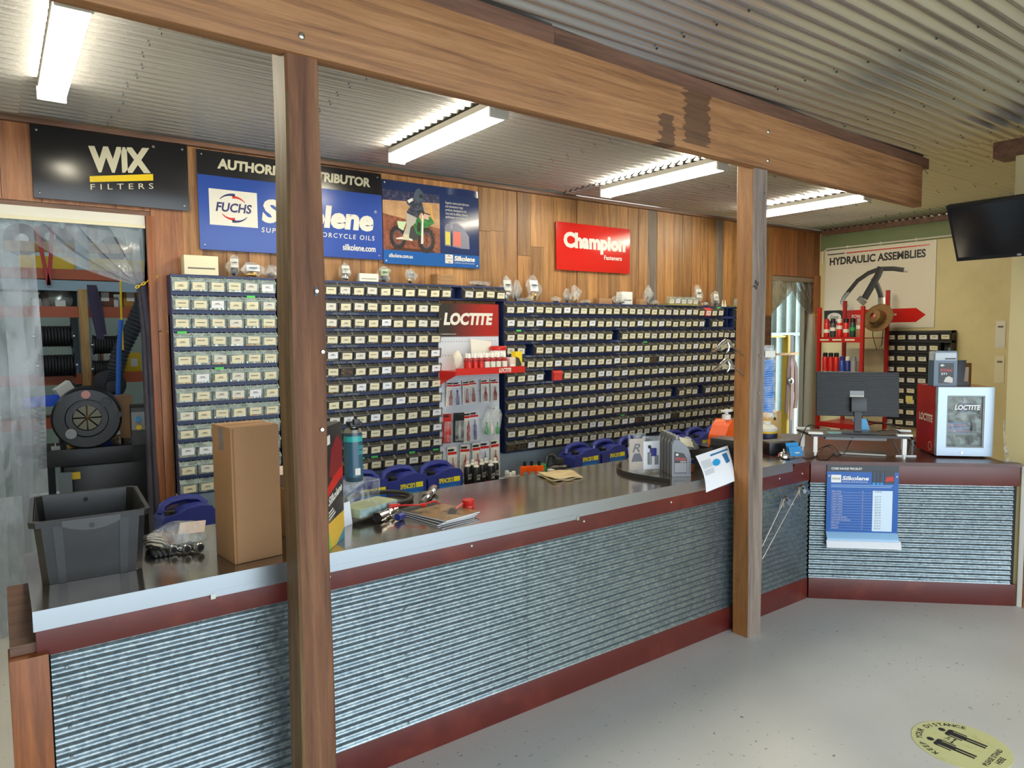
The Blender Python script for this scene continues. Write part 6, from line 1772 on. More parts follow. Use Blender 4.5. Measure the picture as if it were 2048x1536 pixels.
def frame(b, x0, x1, z0, z1, e, y0, y1):
    o = [(x0, z0), (x1, z0), (x1, z1), (x0, z1)]; i_ = [(x0 + e, z0 + e), (x1 - e, z0 + e), (x1 - e, z1 - e), (x0 + e, z1 - e)]
    for k in range(4):
        k2 = (k + 1) % 4
        b.prism([o[k], o[k2], i_[k2], i_[k]], y0, y1, 'xzy')
frame(dr, 0.0, FW, 0.012, FH, e, 0.0, 0.04)
door = dr.build('door', M_DOOR, fr)
gk = MB(); frame(gk, e - 0.004, FW - e + 0.004, 0.012 + e - 0.004, FH - e + 0.004, 0.012, 0.004, 0.036)
gk.build('gasket', M_GREY, door)
MB().box(e + 0.006, 0.014, 0.012 + e + 0.006, FW - e - 0.006, 0.019, FH - e - 0.006).build('glass', clear('door_glass', '#b9c9c4', 0.22, 0.03), door)
TX('LOCTITE', door, (0.105, 0.0125, FH - 0.15), EX, EZ, 0.155, 0.034, M_WHITE, 0.04, 0.18)
MB().cyl((FW * 0.45, -0.003, 0.035), (FW * 0.45, 0.001, 0.035), 0.008, None, 14).build('lock', M_STEELP, door)
MB().box(-0.004, 0.006, 0.13, 0.0, 0.03, 0.35).build('door_pull', M_GREY, door)
MB().box(-0.001, 0.0405, 0.014, 0.0, 0.0448, FH - 0.002).build('hinge_gap', M_DKGREY, door)
for k, zz in enumerate((0.145, 0.285)):
    MB().box(0.02, 0.06, zz, FW - 0.02, FD - 0.04, zz + 0.004).build('shelf', M_GREY, fr)
TX('LOCTITE', fr, (-0.0002, FD - 0.05, 0.22), (0, -1, 0), EZ, 0.23, 0.052, M_OFFWHITE, 0.04)
bq = MB(); K = 20
for k in range(K):
    a, a2 = 2 * PI * k / K, 2 * PI * (k + 1) / K
    bq.add([(-0.0008, 0.11 + 0.03 * math.cos(a), 0.06 + 0.03 * math.sin(a)), (-0.0008, 0.11 + 0.03 * math.cos(a2), 0.06 + 0.03 * math.sin(a2)), (-0.0008, 0.11 + 0.026 * math.cos(a2), 0.06 + 0.026 * math.sin(a2)), (-0.0008, 0.11 + 0.026 * math.cos(a), 0.06 + 0.026 * math.sin(a))], [(0, 1, 2, 3)])
bq.build('badge', M_OFFWHITE, fr)
def in_fridge(u, v_, z):
    return Matrix.Translation(FA) @ Matrix.Rotation(fa, 4, 'Z') @ Vector((u, v_, ZD + z))
M_LILAC = mat('carton_stripe', '#c05a78', 0.5)
for k, (z, u, w2, lb) in enumerate(((0.0245, 0.13, 0.2, 'blue glue carton on the bottom of the small fridge'), (0.1496, 0.14, 0.21, 'lower blue carton on the middle shelf of the small fridge'), (0.1860, 0.13, 0.19, 'upper blue carton on the middle shelf of the small fridge'))):
    p = in_fridge(u, 0.11, z)
    t = T('glue_carton', lb, 'carton', p, fa, 'blue cartons in the small fridge')
    MB().box(-w2 / 2, 0, 0, w2 / 2, 0.12, 0.036, 0, 0.001).build('carton', M_SILKBLUE, t)
    MB().box(-w2 / 2, -0.001, 0.012, w2 / 2, 0, 0.02).build('stripe', M_LILAC, t)
p = in_fridge(0.21, 0.13, 0.2896)
t = T('glue_bottle', 'violet bottle on the top shelf of the small fridge', 'bottle', p, fa)
MB().box(-0.03, -0.02, 0, 0.03, 0.02, 0.07, 0, 0.004).build('body', mat('violet_plastic', '#5a3c8a', 0.4), t)
MB().cyl((0, 0, 0.07), (0, 0, 0.10), 0.015, None, 12).build('cap', M_OFFWHITE, t)
# on the fridge: oil container, phone, clipboard behind
p = in_fridge(0.065, 0.115, FH + 0.0006)
oc = T('oil_container', 'large translucent oil container standing on the small fridge', 'oil container', p, fa + 0.02)
w2, h2, th = 0.142, 0.235, 0.09
ob = MB().prism([(-w2 / 2, 0), (w2 / 2, 0), (w2 / 2, h2 * 0.92), (w2 * 0.44, h2), (-w2 * 0.44, h2), (-w2 / 2, h2 * 0.95)], -th / 2, th / 2, 'xzy').build('body', mat('oil_blue_clear', '#4c6276', 0.25), oc)
bv = ob.modifiers.new('bevel', 'BEVEL'); bv.width = 0.01; bv.segments = 2
MB().box(-w2 / 2 - 0.0008, -th / 2 - 0.0008, h2 * 0.70, w2 / 2 + 0.0008, th / 2 + 0.0008, h2 * 0.985, 0, 0.011).build('air_space', mat('oil_clear_top', '#b9c2c8', 0.3), oc)
MB().cyl((0.03, 0, h2), (0.03, 0, h2 + 0.02), 0.02, None, 14).build('cap', M_BLACK, oc)
MB().box(-0.005, -th / 2 - 0.002, h2 * 0.76, 0.06, -th / 2 - 0.0002, h2 * 0.80).build('handle_slot', M_DKGREY, oc)
MB().box(-0.042, -th / 2 - 0.0018, 0.02, 0.05, -th / 2 - 0.0002, 0.155).build('label', M_BLACK, oc)
TX('TITAN', oc, (-0.035, -th / 2 - 0.0018, 0.098), EX, EZ, 0.075, 0.018, MATS['print_red'], 0.02, 0.2)
TX('2T1', oc, (-0.028, -th / 2 - 0.0018, 0.077), EX, EZ, 0.036, 0.013, M_WHITE, 0.03)
MB().prism([(-0.038, 0.14), (-0.022, 0.131), (-0.006, 0.14), (-0.022, 0.149)], -th / 2 - 0.0025, -th / 2 - 0.0018, 'xzy').build('logo_diamond', M_OFFWHITE, oc)
MB().prism([(-0.01, 0.03), (0.045, 0.022), (0.045, 0.055), (0.02, 0.068), (0.0, 0.058)], -th / 2 - 0.0025, -th / 2 - 0.0018, 'xzy').build('machine_picture', M_OFFWHITE, oc)
p = in_fridge(0.20, 0.19, FH + 0.0006)
ph_ = T('cordless_phone', 'black cordless phone upright in its cradle on the fridge', 'phone', p, fa)
MB().prism([(-0.05, -0.035), (0.05, -0.035), (0.06, 0.03), (0.03, 0.05), (-0.04, 0.05)], 0, 0.022, 'xyz').build('cradle', M_BLACK, ph_)
MB().obox((0.008, 0.01, 0.092), (0.024, 0, 0), (0, 0.013, 0), (0.012, 0.014, 0.076)).build('handset', M_BLACK, ph_)
cbp = PX(1940, 730, 6.4)
cbd = T('clipboard', 'brown clipboard with white sheet standing behind the fridge', 'clipboard', (5.62, 2.02 + 0.22, ZD), fa + 0.05)
MB().obox((0, 0, 0.30), (0.115, 0, 0), (0, 0.002, 0), (0, 0.0, 0.30)).build('board', mat('hardboard', '#8a5f34', 0.6), cbd)
MB().obox((-0.004, -0.003, 0.31), (0.10, 0, 0), (0, 0.0006, 0), (0, 0, 0.26)).build('sheet', M_PAPER, cbd)
MB().box(-0.035, -0.014, 0.565, 0.035, -0.003, 0.60, 0, 0.003).build('clip', M_STEELP, cbd)
ax = PZ(1996, 918, ZD)
ap = T('acrylic_sign', 'clear acrylic card stand beside the fridge', 'sign stand', (5.185, 1.735, ZD), fa)
MB().obox((0.0, 0, 0.13), (0.03, 0, 0), (0, 0.001, 0), (0, 0.02, 0.13)).build('panel', M_ACRYL, ap)
MB().box(-0.045, -0.05, 0, 0.03, 0.0, 0.003).build('foot', M_ACRYL, ap)
for k in range(6): MB().obox((-0.01, -0.014 + 0.006 * k, 0.05 + 0.03 * k), (0.012, 0, 0), (0, 0.0006, 0), (0, 0, 0.003)).build('text_line', MATS['ink_grey'], ap)
# behind the desk to the left: cartons, white jug, black box
t = T('cardboard_box', 'yellowish worn cardboard carton right of the pine post', 'cardboard box', (4.62, 3.12, ZD), -0.15)
MB().box(-0.07, -0.09, 0, 0.07, 0.09, 0.255, 0, 0.003).build('carton', speck('straw_card', '#e6bf7e', '#c99c58', 0.7, 18, 0.5, 0.65), t)
MB().box(-0.01, -0.0915, 0.19, 0.01, -0.09, 0.215).build('hand_hole', M_DKGREY, t)
t = T('white_jug', 'white jug with navy and yellow label behind the pine post', 'jug', (4.46, 3.0, ZD), -0.2)
MB().lathe([(0.07, 0), (0.075, 0.01), (0.075, 0.15), (0.05, 0.17), (0.03, 0.175)], n=18).build('body', M_OFFWHITE, t)
MB().lathe([(0.0755, 0.03), (0.0755, 0.13)], n=18, cap=False).build('label_band', mat('label_navy', '#232a4c', 0.4), t)
MB().lathe([(0.0765, 0.115), (0.0765, 0.13)], n=18, cap=False).build('yellow_band', M_YELLOW, t)
MB().cyl((0, 0, 0.175), (0, 0, 0.195), 0.03, None, 14).build('cap', M_OFFWHITE, t)
t = T('black_box', 'low flat black box behind the chrome bell', 'box', (4.33, 2.83, ZD), -0.3)
MB().box(-0.11, -0.06, 0, 0.11, 0.06, 0.085, 0, 0.003).build('case', M_BLACK, t)
MB().box(-0.10, -0.05, 0.0855, 0.10, 0.06, 0.09).build('lid', M_DKGREY, t)

# ------------------------------------------------------------------ wall television
tvx, tvy = 4.70, 1.915
tv = T('television', 'black flat television tilted down on the wall at the right edge', 'television', (tvx, tvy, 2.33))
TM = Matrix.Translation((0, 0, 0)) @ Matrix.Rotation(-0.50, 4, 'Y')
def tvb(x0, x1, y0, y1, z0, z1, name, m, bev=0.003):
    b = MB().box(x0, y0, z0, x1, y1, z1, 0, bev); b.xf(TM); b.build(name, m, tv)
tvb(0.0, 0.035, -0.66, 0.0, -0.18, 0.18, 'casing', M_BLACK)
tvb(-0.002, -0.0003, -0.645, -0.015, -0.155, 0.165, 'screen', mat('tv_glass', '#1a1a1c', 0.12), 0)
tvb(-0.003, -0.0003, -0.34, -0.32, -0.172, -0.160, 'indicator', M_GREY, 0)
MB().bar((0.02, -0.33, 0), (5.17 - tvx, -0.33, 0.02), 0.06, 0.05).build('bracket', M_DKGREY, tv)
MB().box(5.15 - tvx, -0.43, -0.1, 5.169 - tvx, -0.23, 0.12).build('wall_plate', M_DKGREY, tv)

# ------------------------------------------------------------------ red can rack in the far corner
XA, XB = 7.75, 8.30
yl, yr = PX(1637, 750, XA).y, PX(1724, 700, XA).y
rk = T('can_rack', 'red steel rack of spray cans standing in the far corner', 'rack', (XA, yr, 0))
RWy = yl - yr
for u, v_, z1 in ((0, 0, 2.03), (0, RWy, 2.03), (XB - XA, 0, 2.22), (XB - XA, RWy, 2.12)):
    MB().box(u - 0.018, v_ - 0.018, 0, u + 0.018, v_ + 0.018, z1).build('upright', M_REDP, rk)
shelves = [PX(1680, 676, XA).z, 1.18, PX(1680, 848, XA).z, 0.3]
shelves[1] = PX(1680, 757, XA).z
for z in shelves:
    MB().box(0.0, 0.0, z - 0.008, XB - XA, RWy, z).build('shelf', M_REDP, rk)
    MB().box(-0.012, 0.0, z - 0.05, 0.0, RWy, z + 0.01).build('shelf_lip', M_REDP, rk)
for k in range(3): MB().box(-0.0135, 0.08 + 0.15 * k, shelves[0] - 0.03, -0.012, 0.19 + 0.15 * k, shelves[0] - 0.012).build('shelf_label', M_CREAM, rk)
cols_ = [(M_RED, M_RED, 'red'), (M_DKGREY, M_BLACK, 'charcoal'), (M_RED, M_OFFWHITE, 'red and white'), (M_RED, M_BLACK, 'red with black cap'), (mat('can_green', '#22382f', 0.35), M_BLACK, 'dark green'), (mat('can_rust', '#8f6046', 0.4), M_GREY, 'rust brown')]
for k in range(6):
    m_, c_, nm_ = cols_[k]
    yy = yl - 0.06 - k * (RWy - 0.12) / 5
    t = T('aerosol_can', nm_ + ' spray can on the upper shelf of the red rack', 'spray can', (XA + 0.05, yy, shelves[0] + 0.0006), 0, 'spray cans on the red rack')
    MB().lathe([(0.032, 0), (0.033, 0.004), (0.033, 0.16), (0.025, 0.175)], n=14).build('body', m_, t)
    MB().lathe([(0.0335, 0.06 + 0.02 * (k % 3)), (0.0335, 0.10 + 0.02 * (k % 3))], n=14, cap=False).build('label_band', M_OFFWHITE if k != 4 else M_GREENP, t)
    MB().lathe([(0.027, 0.172), (0.027, 0.215), (0.02, 0.22)], n=12).build('cap', c_, t)
lw = [('first', M_RED, M_BLACK), ('second', M_RED, M_BLACK), ('third', M_RED, M_BLACK), ('fourth', M_SILKBLUE, M_BLUE), ('fifth', M_BLUE, M_OFFWHITE), ('sixth', M_GREY, M_GREY), ('seventh', M_FGREY, M_GREY)]
for k, (o_, m_, c_) in enumerate(lw):
    yy = yl - 0.05 - k * (RWy - 0.1) / 6
    t = T('aerosol_can', o_ + ' spray can from the left on the lower shelf of the red rack', 'spray can', (XA + 0.05, yy, shelves[1] + 0.0006), 0, 'spray cans on the red rack')
    hk = 0.04 if k < 3 else 0
    MB().lathe([(0.031, 0), (0.032, 0.004), (0.032, 0.19 + hk), (0.025, 0.205 + hk)], n=14).build('body', m_, t)
    MB().lathe([(0.0325, 0.02), (0.0325, 0.08)], n=14, cap=False).build('label_band', M_GREY if k < 3 else M_OFFWHITE, t)
    MB().lathe([(0.026, 0.202 + hk), (0.026, 0.245 + hk), (0.02, 0.25 + hk)], n=12).build('cap', c_, t)
hp = PX(1757, 636, 8.05)
hat = T('straw_hat', 'brown woven hat hanging on the corner of the red rack', 'hat', (8.05, hp.y, hp.z))
HM = Matrix.Rotation(-0.3, 4, 'X') @ Matrix.Rotation(-PI / 2 + 0.25, 4, 'Y')
M_STRAW = wood('woven_straw', '#4a3520', '#7a5c33', '#9c7b48', 'x', 0.8, 0, 40, False)
MB().lathe([(0.085, 0.0), (0.088, 0.05), (0.075, 0.10), (0.03, 0.115)], n=22, M=HM, cap=False).build('crown', M_STRAW, hat)
MB().lathe([(0.085, 0.0), (0.12, -0.012), (0.155, 0.0), (0.158, 0.01)], n=22, M=HM, cap=False, sy=1.1).build('brim', M_STRAW, hat)
MB().tube([(0.0, 0.06, -0.05), (-0.02, 0.05, -0.2), (-0.02, 0.0, -0.36), (-0.01, -0.05, -0.3), (0, -0.06, -0.05)], 0.004, 6).build('chin_cord', M_BLACK_MATT, hat)
for k, (px, py, lb) in enumerate(((1998, 735, 'narrow cream notice pinned on the wall edge above the fridge'), (2000, 665, 'upper notice sheet pinned near the wall edge'))):
    c = PX(px, py, XR - 0.004)
    t = T('notice_sheet', lb, 'notice', (XR - 0.004, c.y, c.z))
    MB().box(-0.002, -0.05, -0.16, 0, 0.04, 0.12).build('sheet', M_OFFWHITE if k else M_CREAM, t)
    MB().box(-0.003, -0.03, 0.05, -0.002, 0.02, 0.07).build('print_line', M_FGREY, t)

# ------------------------------------------------------------------ plastic strip curtain in the left doorway
cu = T('strip_curtain', 'clear plastic strip curtain tied back in the left doorway', 'curtain', (0, YW + 0.02, 0))
MB().box(-0.5, -0.035, 2.455, 0.797, 0.035, 2.52, 0, 0.003).build('header_rail', M_OFFWHITE, cu)
MB().box(-0.5, -0.04, 2.44, 0.797, -0.02, 2.462, 0, 0.002).build('clamp_bar', M_CREAM, cu)
def yc(px, py): 
    p = PY(px, py, YW + 0.03); return Vector((p.x, 0, p.z))
rq = random.Random(12)
# straight strips
for k, x0 in enumerate((-0.36, -0.22, -0.08, 0.06, 0.135)):
    pts = []; off = (k % 2) * 0.012
    for i in range(13):
        z = 2.45 - 2.44 * i / 12
        pts.append((x0 + 0.006 * math.sin(i * 0.9 + k), off + 0.012 * math.sin(i * 0.6 + k * 2), z))
    MB().ribbon(pts, (0.085, 0.0, 0), 0.003).build('strip', M_PVC, cu)
# gathered strips swept to the tie
tie = yc(283, 571)
for k in range(8):
    xs = 0.17 + 0.085 * k
    pts, wv_ = [], []
    for i in range(11):
        t_ = i / 10
        sag = 0.10 * math.sin(PI * t_) * (1.0 - k / 9)
        x = xs + (tie.x - xs) * (t_ ** 1.15)
        z = 2.45 + (tie.z - 2.45) * (t_ ** (0.95 + 0.09 * k)) - sag * 0.4
        pts.append((x - sag * 0.25, 0.015 * math.sin(k * 1.7) + 0.03 * math.sin(PI * t_) * (1 if k % 2 else -1), z))
        w3 = 0.075 * (1 - t_) ** 0.8 + 0.014
        ang_ = 0.3 + 1.0 * t_
        wv_.append((w3 * math.cos(ang_ * 0.6), w3 * math.sin(ang_) * 0.5, w3 * 0.35 * t_))
    MB().ribbon(pts, wv_, 0.003).build('gathered_strip', M_PVC, cu)
bun = MB()
for k in range(4):
    a = k * 1.57
    bun.tube([(tie.x + 0.012 * math.cos(a), 0.012 * math.sin(a), tie.z + 0.01), (tie.x + 0.025 + 0.02 * math.cos(a), 0.02 * math.sin(a), tie.z - 0.3), (tie.x + 0.035 + 0.03 * math.cos(a), 0.03 * math.sin(a), tie.z - 1.2), (tie.x + 0.04 + 0.034 * math.cos(a), 0.034 * math.sin(a), 0.03)], [0.02, 0.022, 0.026, 0.028], 8)
bun.build('tied_bundle', clear('pvc_bundle', '#3d3a4c', 0.72, 0.12, 0.3, 9), cu)
chn = MB()
for k in range(7):
    p = Vector((tie.x - 0.03 + 0.018 * k, -0.032 + 0.004 * (k % 2), tie.z - 0.012 + 0.011 * k))
    ring = []
    for j in range(10):
        a = 2 * PI * j / 10
        q = Vector((0.013 * math.cos(a), 0.007 * math.sin(a) if k % 2 else 0, 0 if k % 2 else 0.007 * math.sin(a)))
        ring.append(p + Matrix.Rotation(-0.55, 3, 'Y') @ q)
    chn.tube(ring, 0.0032, 6, 0, False, 1.0, True)
chn.build('yellow_chain', M_YELLOW, cu)

# ------------------------------------------------------------------ workshop behind the left doorway
M_DARKST = mat('dark_steel', '#2b2d30', 0.4, 0.3)
M_BEAMR = mat('rack_orange', '#a5502c', 0.5)
M_BEAMB = mat('rack_bluegrey', '#8ba0a8', 0.5)
# pallet rack
YRK = 7.6
pr = T('pallet_rack', 'tall orange and grey pallet rack inside the workshop', 'rack', (0, YRK, 0))
def bx_(px, py): return PY(px, py, YRK)
for px in (-60, 172, 420):
    x_ = PY(px, 700, YRK).x
    MB().box(x_ - 0.05, -0.05, 0, x_ + 0.05, 0.0, 3.3).build('upright', M_BEAMB, pr)
    MB().box(x_ - 0.05, 0.85, 0, x_ + 0.05, 0.9, 3.3).build('upright', M_BEAMB, pr)
xa, xb = PY(-60, 700, YRK).x, PY(420, 700, YRK).x
for z, m_ in ((PY(200, 553, YRK).z, M_BEAMR), (PY(200, 573, YRK).z, M_BEAMB), (PY(200, 625, YRK).z, M_BEAMR), (PY(150, 757, YRK).z, M_BEAMR), (1.0, M_BEAMR)):
    MB().box(xa, -0.07, z - 0.05, xb, -0.051, z + 0.05).build('beam', m_, pr)
    MB().box(xa, -0.05, z - 0.02, xb, 0.9, z).build('deck', mat('deck_board', '#6e5a40', 0.7), pr)
MB().box(PY(160, 700, YRK).x, -0.10, 0, PY(178, 700, YRK).x, -0.072, PY(170, 580, YRK).z).build('packing_plank', W_PINE, pr)
zsh = PY(200, 625, YRK).z
def jar(px, w2, h2, m_, lb, cap=None, name='jar'):
    x_ = PY(px, 600, YRK).x
    t = T(name, lb, 'jar' if name == 'jar' else 'box', (x_, YRK + 0.12, zsh + 0.0006), 0)
    if name == 'jar':
        MB().lathe([(w2 / 2, 0), (w2 / 2, h2 * 0.8), (w2 * 0.4, h2 * 0.88)], n=14).build('body', m_, t)
        MB().cyl((0, 0, h2 * 0.88), (0, 0, h2), w2 * 0.42, None, 14).build('lid', cap or M_WHITE, t)
    else:
        MB().box(-w2 / 2, -0.08, 0, w2 / 2, 0.12, h2, 0, 0.002).build('carton', m_, t)
        MB().box(-w2 * 0.3, -0.0815, h2 * 0.4, w2 * 0.2, -0.08, h2 * 0.7).build('label', M_OFFWHITE, t)
    return t
jar(73, 0.09, 0.13, M_OFFWHITE, 'left white tub on the orange rack shelf')
jar(84, 0.08, 0.12, M_GREY, 'grey tub next to the white tub on the rack shelf')
jar(94, 0.11, 0.2, mat('dusty_jar', '#6d6258', 0.4), 'tall dusty jar on the rack shelf', M_DKGREY)
t = T('silver_bag', 'silver foil bag on the orange rack shelf', 'bag', (PY(121, 600, YRK).x, YRK + 0.12, zsh + 0.0006))
blob(MB(), (0, 0, 0.14), (0.10, 0.08, 0.14), 91, 14, 9, 0.2).build('bag', mat('foil', '#b9c0b6', 0.25, 0.6), t)
MB().obox((0, -0.09, 0.08), (0.04, 0, 0), (0, 0.001, 0), (0, 0.02, 0.03)).build('label', M_OFFWHITE, t)
jar(200, 0.10, 0.18, M_DKGREY, 'dark jar beside the purple strap on the rack shelf')
jar(213, 0.13, 0.27, mat('box_rust', '#6e4030', 0.7), 'rust coloured carton on the rack shelf', name='storage_box')
jar(228, 0.12, 0.15, M_OFFWHITE, 'white tub behind the yellow rope')
jar(264, 0.13, 0.28, mat('box_amber', '#a8752c', 0.7), 'amber carton at the right of the rack shelf', name='storage_box')
zs3 = PY(150, 757, YRK).z
for k, (px, w2, h2, m_, lb) in enumerate(((192, 0.12, 0.36, mat('box_grey', '#8a8076', 0.7), 'grey carton on the lower rack shelf'), (219, 0.12, 0.33, M_CARD, 'tall kraft carton on the lower rack shelf'), (246, 0.12, 0.3, M_YELLOW, 'yellow topped carton on the lower rack shelf'), (274, 0.12, 0.22, M_YELLOW, 'yellow carton near the tied curtain'), (257, 0.12, 0.12, M_ORANGE, 'orange carton near the black corrugated duct'), (182, 0.12, 0.14, M_SILKBLUE, 'dark blue carton stack behind the duct'))):
    x_ = PY(px, 700, YRK).x
    t = T('storage_box', lb, 'box', (x_, YRK + (0.2 if k < 4 else 0.5), zs3 + 0.0006))
    MB().box(-w2 / 2, 0, 0, w2 / 2, 0.2, h2, 0, 0.002).build('carton', m_, t)
    MB().box(-w2 * 0.25, -0.0015, h2 * 0.4, w2 * 0.25, 0, h2 * 0.75).build('label', M_OFFWHITE, t)
# hose reels
def reel(px0, px1, py, rpx, y, lb):
    a, b_ = PY(px0, py, y), PY(px1, py, y)
    r_ = rpx / FPX * (0.588 * a.x + 0.806 * y)
    t = T('hose_reel', lb, 'hose reel', ((a.x + b_.x) / 2, y, a.z), 0, 'hose reels in the workshop rack')
    L = (b_.x - a.x) / 2
    b = MB(); n_ = max(8, int(2 * L / 0.026))
    for k in range(n_):
        x_ = -L * 0.88 + 2 * L * 0.88 * (k + 0.5) / n_
        ring = [(x_, r_ * 0.78 * math.cos(2 * PI * j / 18), r_ * 0.78 * math.sin(2 * PI * j / 18)) for j in range(18)]
        b.tube(ring, 0.0135, 6, 0, False, 1.0, True)
    o = b.build('wound_hose', M_BLACK_MATT, t)
    for s in (-1, 1):
        MB().cyl((s * L * 0.92, 0, 0), (s * L, 0, 0), r_, None, 24).build('flange', M_DARKST, t)
    MB().cyl((-L * 1.15, 0, 0), (L * 1.15, 0, 0), 0.02, None, 10).build('axle', M_STEELP, t)
    MB().cyl((-L * 0.9, 0, 0), (L * 0.9, 0, 0), r_ * 0.7, None, 18).build('drum', M_DARKST, t)
    return t
reel(70, 144, 673, 24, YRK - 0.12, 'upper black hose reel left of the pine plank')
reel(78, 150, 732, 25, YRK - 0.12, 'lower black hose reel left of the pine plank')
reel(186, 236, 690, 20, YRK - 0.12, 'upper hose reel right of the pine plank')
reel(186, 232, 738, 18, YRK - 0.12, 'lower hose reel right of the pine plank')
# upper clutter of the rack
yy = T('rack_girder', 'yellow lifting girder stored on top of the workshop rack', 'girder', (0, YRK + 0.02, 0))
z_ = PY(150, 527, YRK + 0.02).z
zdk = PY(200, 553, YRK).z + 0.0006
MB().box(PY(40, 527, YRK - 0.2).x, 0, zdk, PY(300, 527, YRK - 0.2).x, 0.06, z_ + 0.055).build('girder', M_YELLOW, yy)
MB().bar((0.1, 0.03, z_ + 0.13), (1.1, 0.03, z_ + 0.16), 0.05, 0.09).build('timber', W_PINE, yy)
for px, py, s, m_, lb in ((44, 480, 0.14, M_DARKST, 'dark gear wheel stored at the top left of the rack'), (100, 475, 0.12, M_DKGREY, 'grey pulley stored beside the gear wheel'), (160, 470, 0.14, M_DARKST, 'dark pulley stored at the top of the rack'), (225, 500, 0.12, M_DARKST, 'small dark pulley near the tied curtain')):
    p = PY(px, py, YRK + 0.1)
    t = T('stored_pulley', lb, 'pulley', p)
    MB().cyl((0, -0.05, 0), (0, 0.05, 0), s, None, 22).build('wheel', m_, t)
    MB().cyl((0, -0.07, 0), (0, -0.05, 0), s * 0.35, None, 14).build('hub', M_STEELP, t)
q0 = PY(88, 490, YRK - 0.1)
MB().bar((q0.x - 0.05, -0.1, q0.z + 0.16), (q0.x + 0.02, -0.1, q0.z - 0.35), 0.03, 0.03).build('brace', M_REDP, pr)
MB().bar((q0.x + 0.07, -0.1, q0.z + 0.16), (q0.x + 0.02, -0.1, q0.z - 0.35), 0.03, 0.03).build('brace', M_REDP, pr)
st2 = T('lifting_strap', 'purple webbing sling looped on the rack beam', 'strap', PY(186, 570, YRK - 0.16))
sz = FPX / 6.3
MB().ribbon([(-0.02, 0, 0.0), (0.0, 0, -0.25), (0.04, -0.02, -0.5)], (0.03, 0, 0), 0.006).build('sling', mat('purple_webbing', '#3d3448', 0.8), st2)
MB().ribbon([(0.0, 0.02, 0.0), (0.04, 0.02, -0.2), (0.06, 0.0, -0.45)], (0.03, 0, 0), 0.006).build('sling', MATS['purple_webbing'], st2)
# hose crimping machine near the doorway
YM = 6.05
cc = PY(174, 837, YM)
sc_ = (0.588 * cc.x + 0.806 * YM) / FPX      # metres per pixel there
cmch = T('crimping_machine', 'black hose crimping machine with round head inside the workshop', 'machine', (cc.x, YM, 0), -0.12)
zc_ = cc.z; RR = 62 * sc_
def ringm(r0, r1, y0, y1, n=36):
    b = MB(); rs = []
    for (r_, y_) in ((r1, y1), (r1, y0 + 0.015), (r1 - 0.015, y0), (r0, y0), (r0, y1)):
        rs.append([(r_ * math.cos(2 * PI * j / n), y_, zc_ + r_ * math.sin(2 * PI * j / n)) for j in range(n)])
    return b.rings(rs, 0, False, True, True)
ringm(RR * 0.62, RR, 0, 0.3).build('head_ring', M_BLACK, cmch)
ringm(RR * 0.42, RR * 0.66, 0.03, 0.28).build('inner_ring', M_DKGREY, cmch)
for k in range(8):
    a0, a1 = 2 * PI * k / 8 + 0.06, 2 * PI * (k + 1) / 8 - 0.06
    poly = [(RR * 0.06 * math.cos((a0 + a1) / 2), zc_ + RR * 0.06 * math.sin((a0 + a1) / 2))] + [(RR * 0.40 * math.cos(a0 + (a1 - a0) * j / 4), zc_ + RR * 0.40 * math.sin(a0 + (a1 - a0) * j / 4)) for j in range(5)]
    MB().prism(poly, 0.06, 0.2, 'xzy').build('die', mat('die_steel', '#5d5a4c', 0.4, 0.6), cmch)
for dx, dz, r_ in ((0.55, 0.5, 0.15), (-0.45, -0.45, 0.16), (0.95, 0.1, 0.09)):
    MB().cyl((dx * RR, -0.05, zc_ + dz * RR), (dx * RR, 0.0, zc_ + dz * RR), r_ * RR, None, 18).build('knob', M_DARKST if dx > 0 else M_GREY, cmch)
MB().cyl((0, -0.002, zc_ + RR * 0.78), (0, 0.0, zc_ + RR * 0.78), 0.03, None, 16).build('warning_disc', mat('warning_pink', '#c98d84', 0.5), cmch)
MB().box(-0.30, 0.05, zc_ - RR * 1.55, 0.42, 0.5, zc_ - RR * 1.0, 0, 0.004).build('tray', M_DARKST, cmch)
MB().box(-0.16, 0.0, 0.25, 0.45, 0.45, zc_ - RR * 1.55, 0, 0.004).build('pedestal', M_BLACK, cmch)
MB().box(-0.20, 0.02, 0, 0.5, 0.5, 0.25).build('base', M_DARKST, cmch)
MB().box(RR * 1.25, 0.05, 0.6, RR * 1.25 + 0.24, 0.4, zc_ + RR * 0.25, 0, 0.006).build('control_box', M_DARKST, cmch)
MB().box(RR * 1.27, 0.045, zc_ - RR * 0.5, RR * 1.25 + 0.22, 0.05, zc_ + RR * 0.1).build('control_panel', M_GREY, cmch)
for dz, m_ in ((0.0, M_CYAN), (-0.28, M_YELLOW)):
    MB().cyl((RR * 1.48, 0.02, zc_ + dz * RR - 0.03), (RR * 1.48, 0.05, zc_ + dz * RR - 0.03), 0.02, None, 14).build('dial', m_, cmch)
MB().box(-0.13, -0.005, zc_ - RR * 1.95, -0.06, -0.001, zc_ - RR * 1.72).build('yellow_label', M_YELLOW, cmch)
for k, (dx, m_) in enumerate(((-0.2, M_GREY), (-0.10, M_BRASS), (-0.01, M_OFFWHITE), (0.06, M_OFFWHITE), (0.13, M_BLUE), (0.22, M_STEELP), (0.3, M_DKGREY))):
    t = T('die_block', nm[k] + ' small part from the left on the crimping machine tray', 'tool part', (cc.x + dx, YM + 0.1 + 0.02 * (k % 2), zc_ - RR * 1.0 + 0.0006), 0.2 * k, 'tool parts on the machine tray')
    MB().box(-0.028, -0.02, 0, 0.028, 0.02, 0.03 + 0.008 * (k % 3), 0, 0.003).build('block', m_, t)
    MB().cyl((0, 0, 0.03), (0, 0, 0.055), 0.008, None, 10).build('stud', M_STEELP, t)
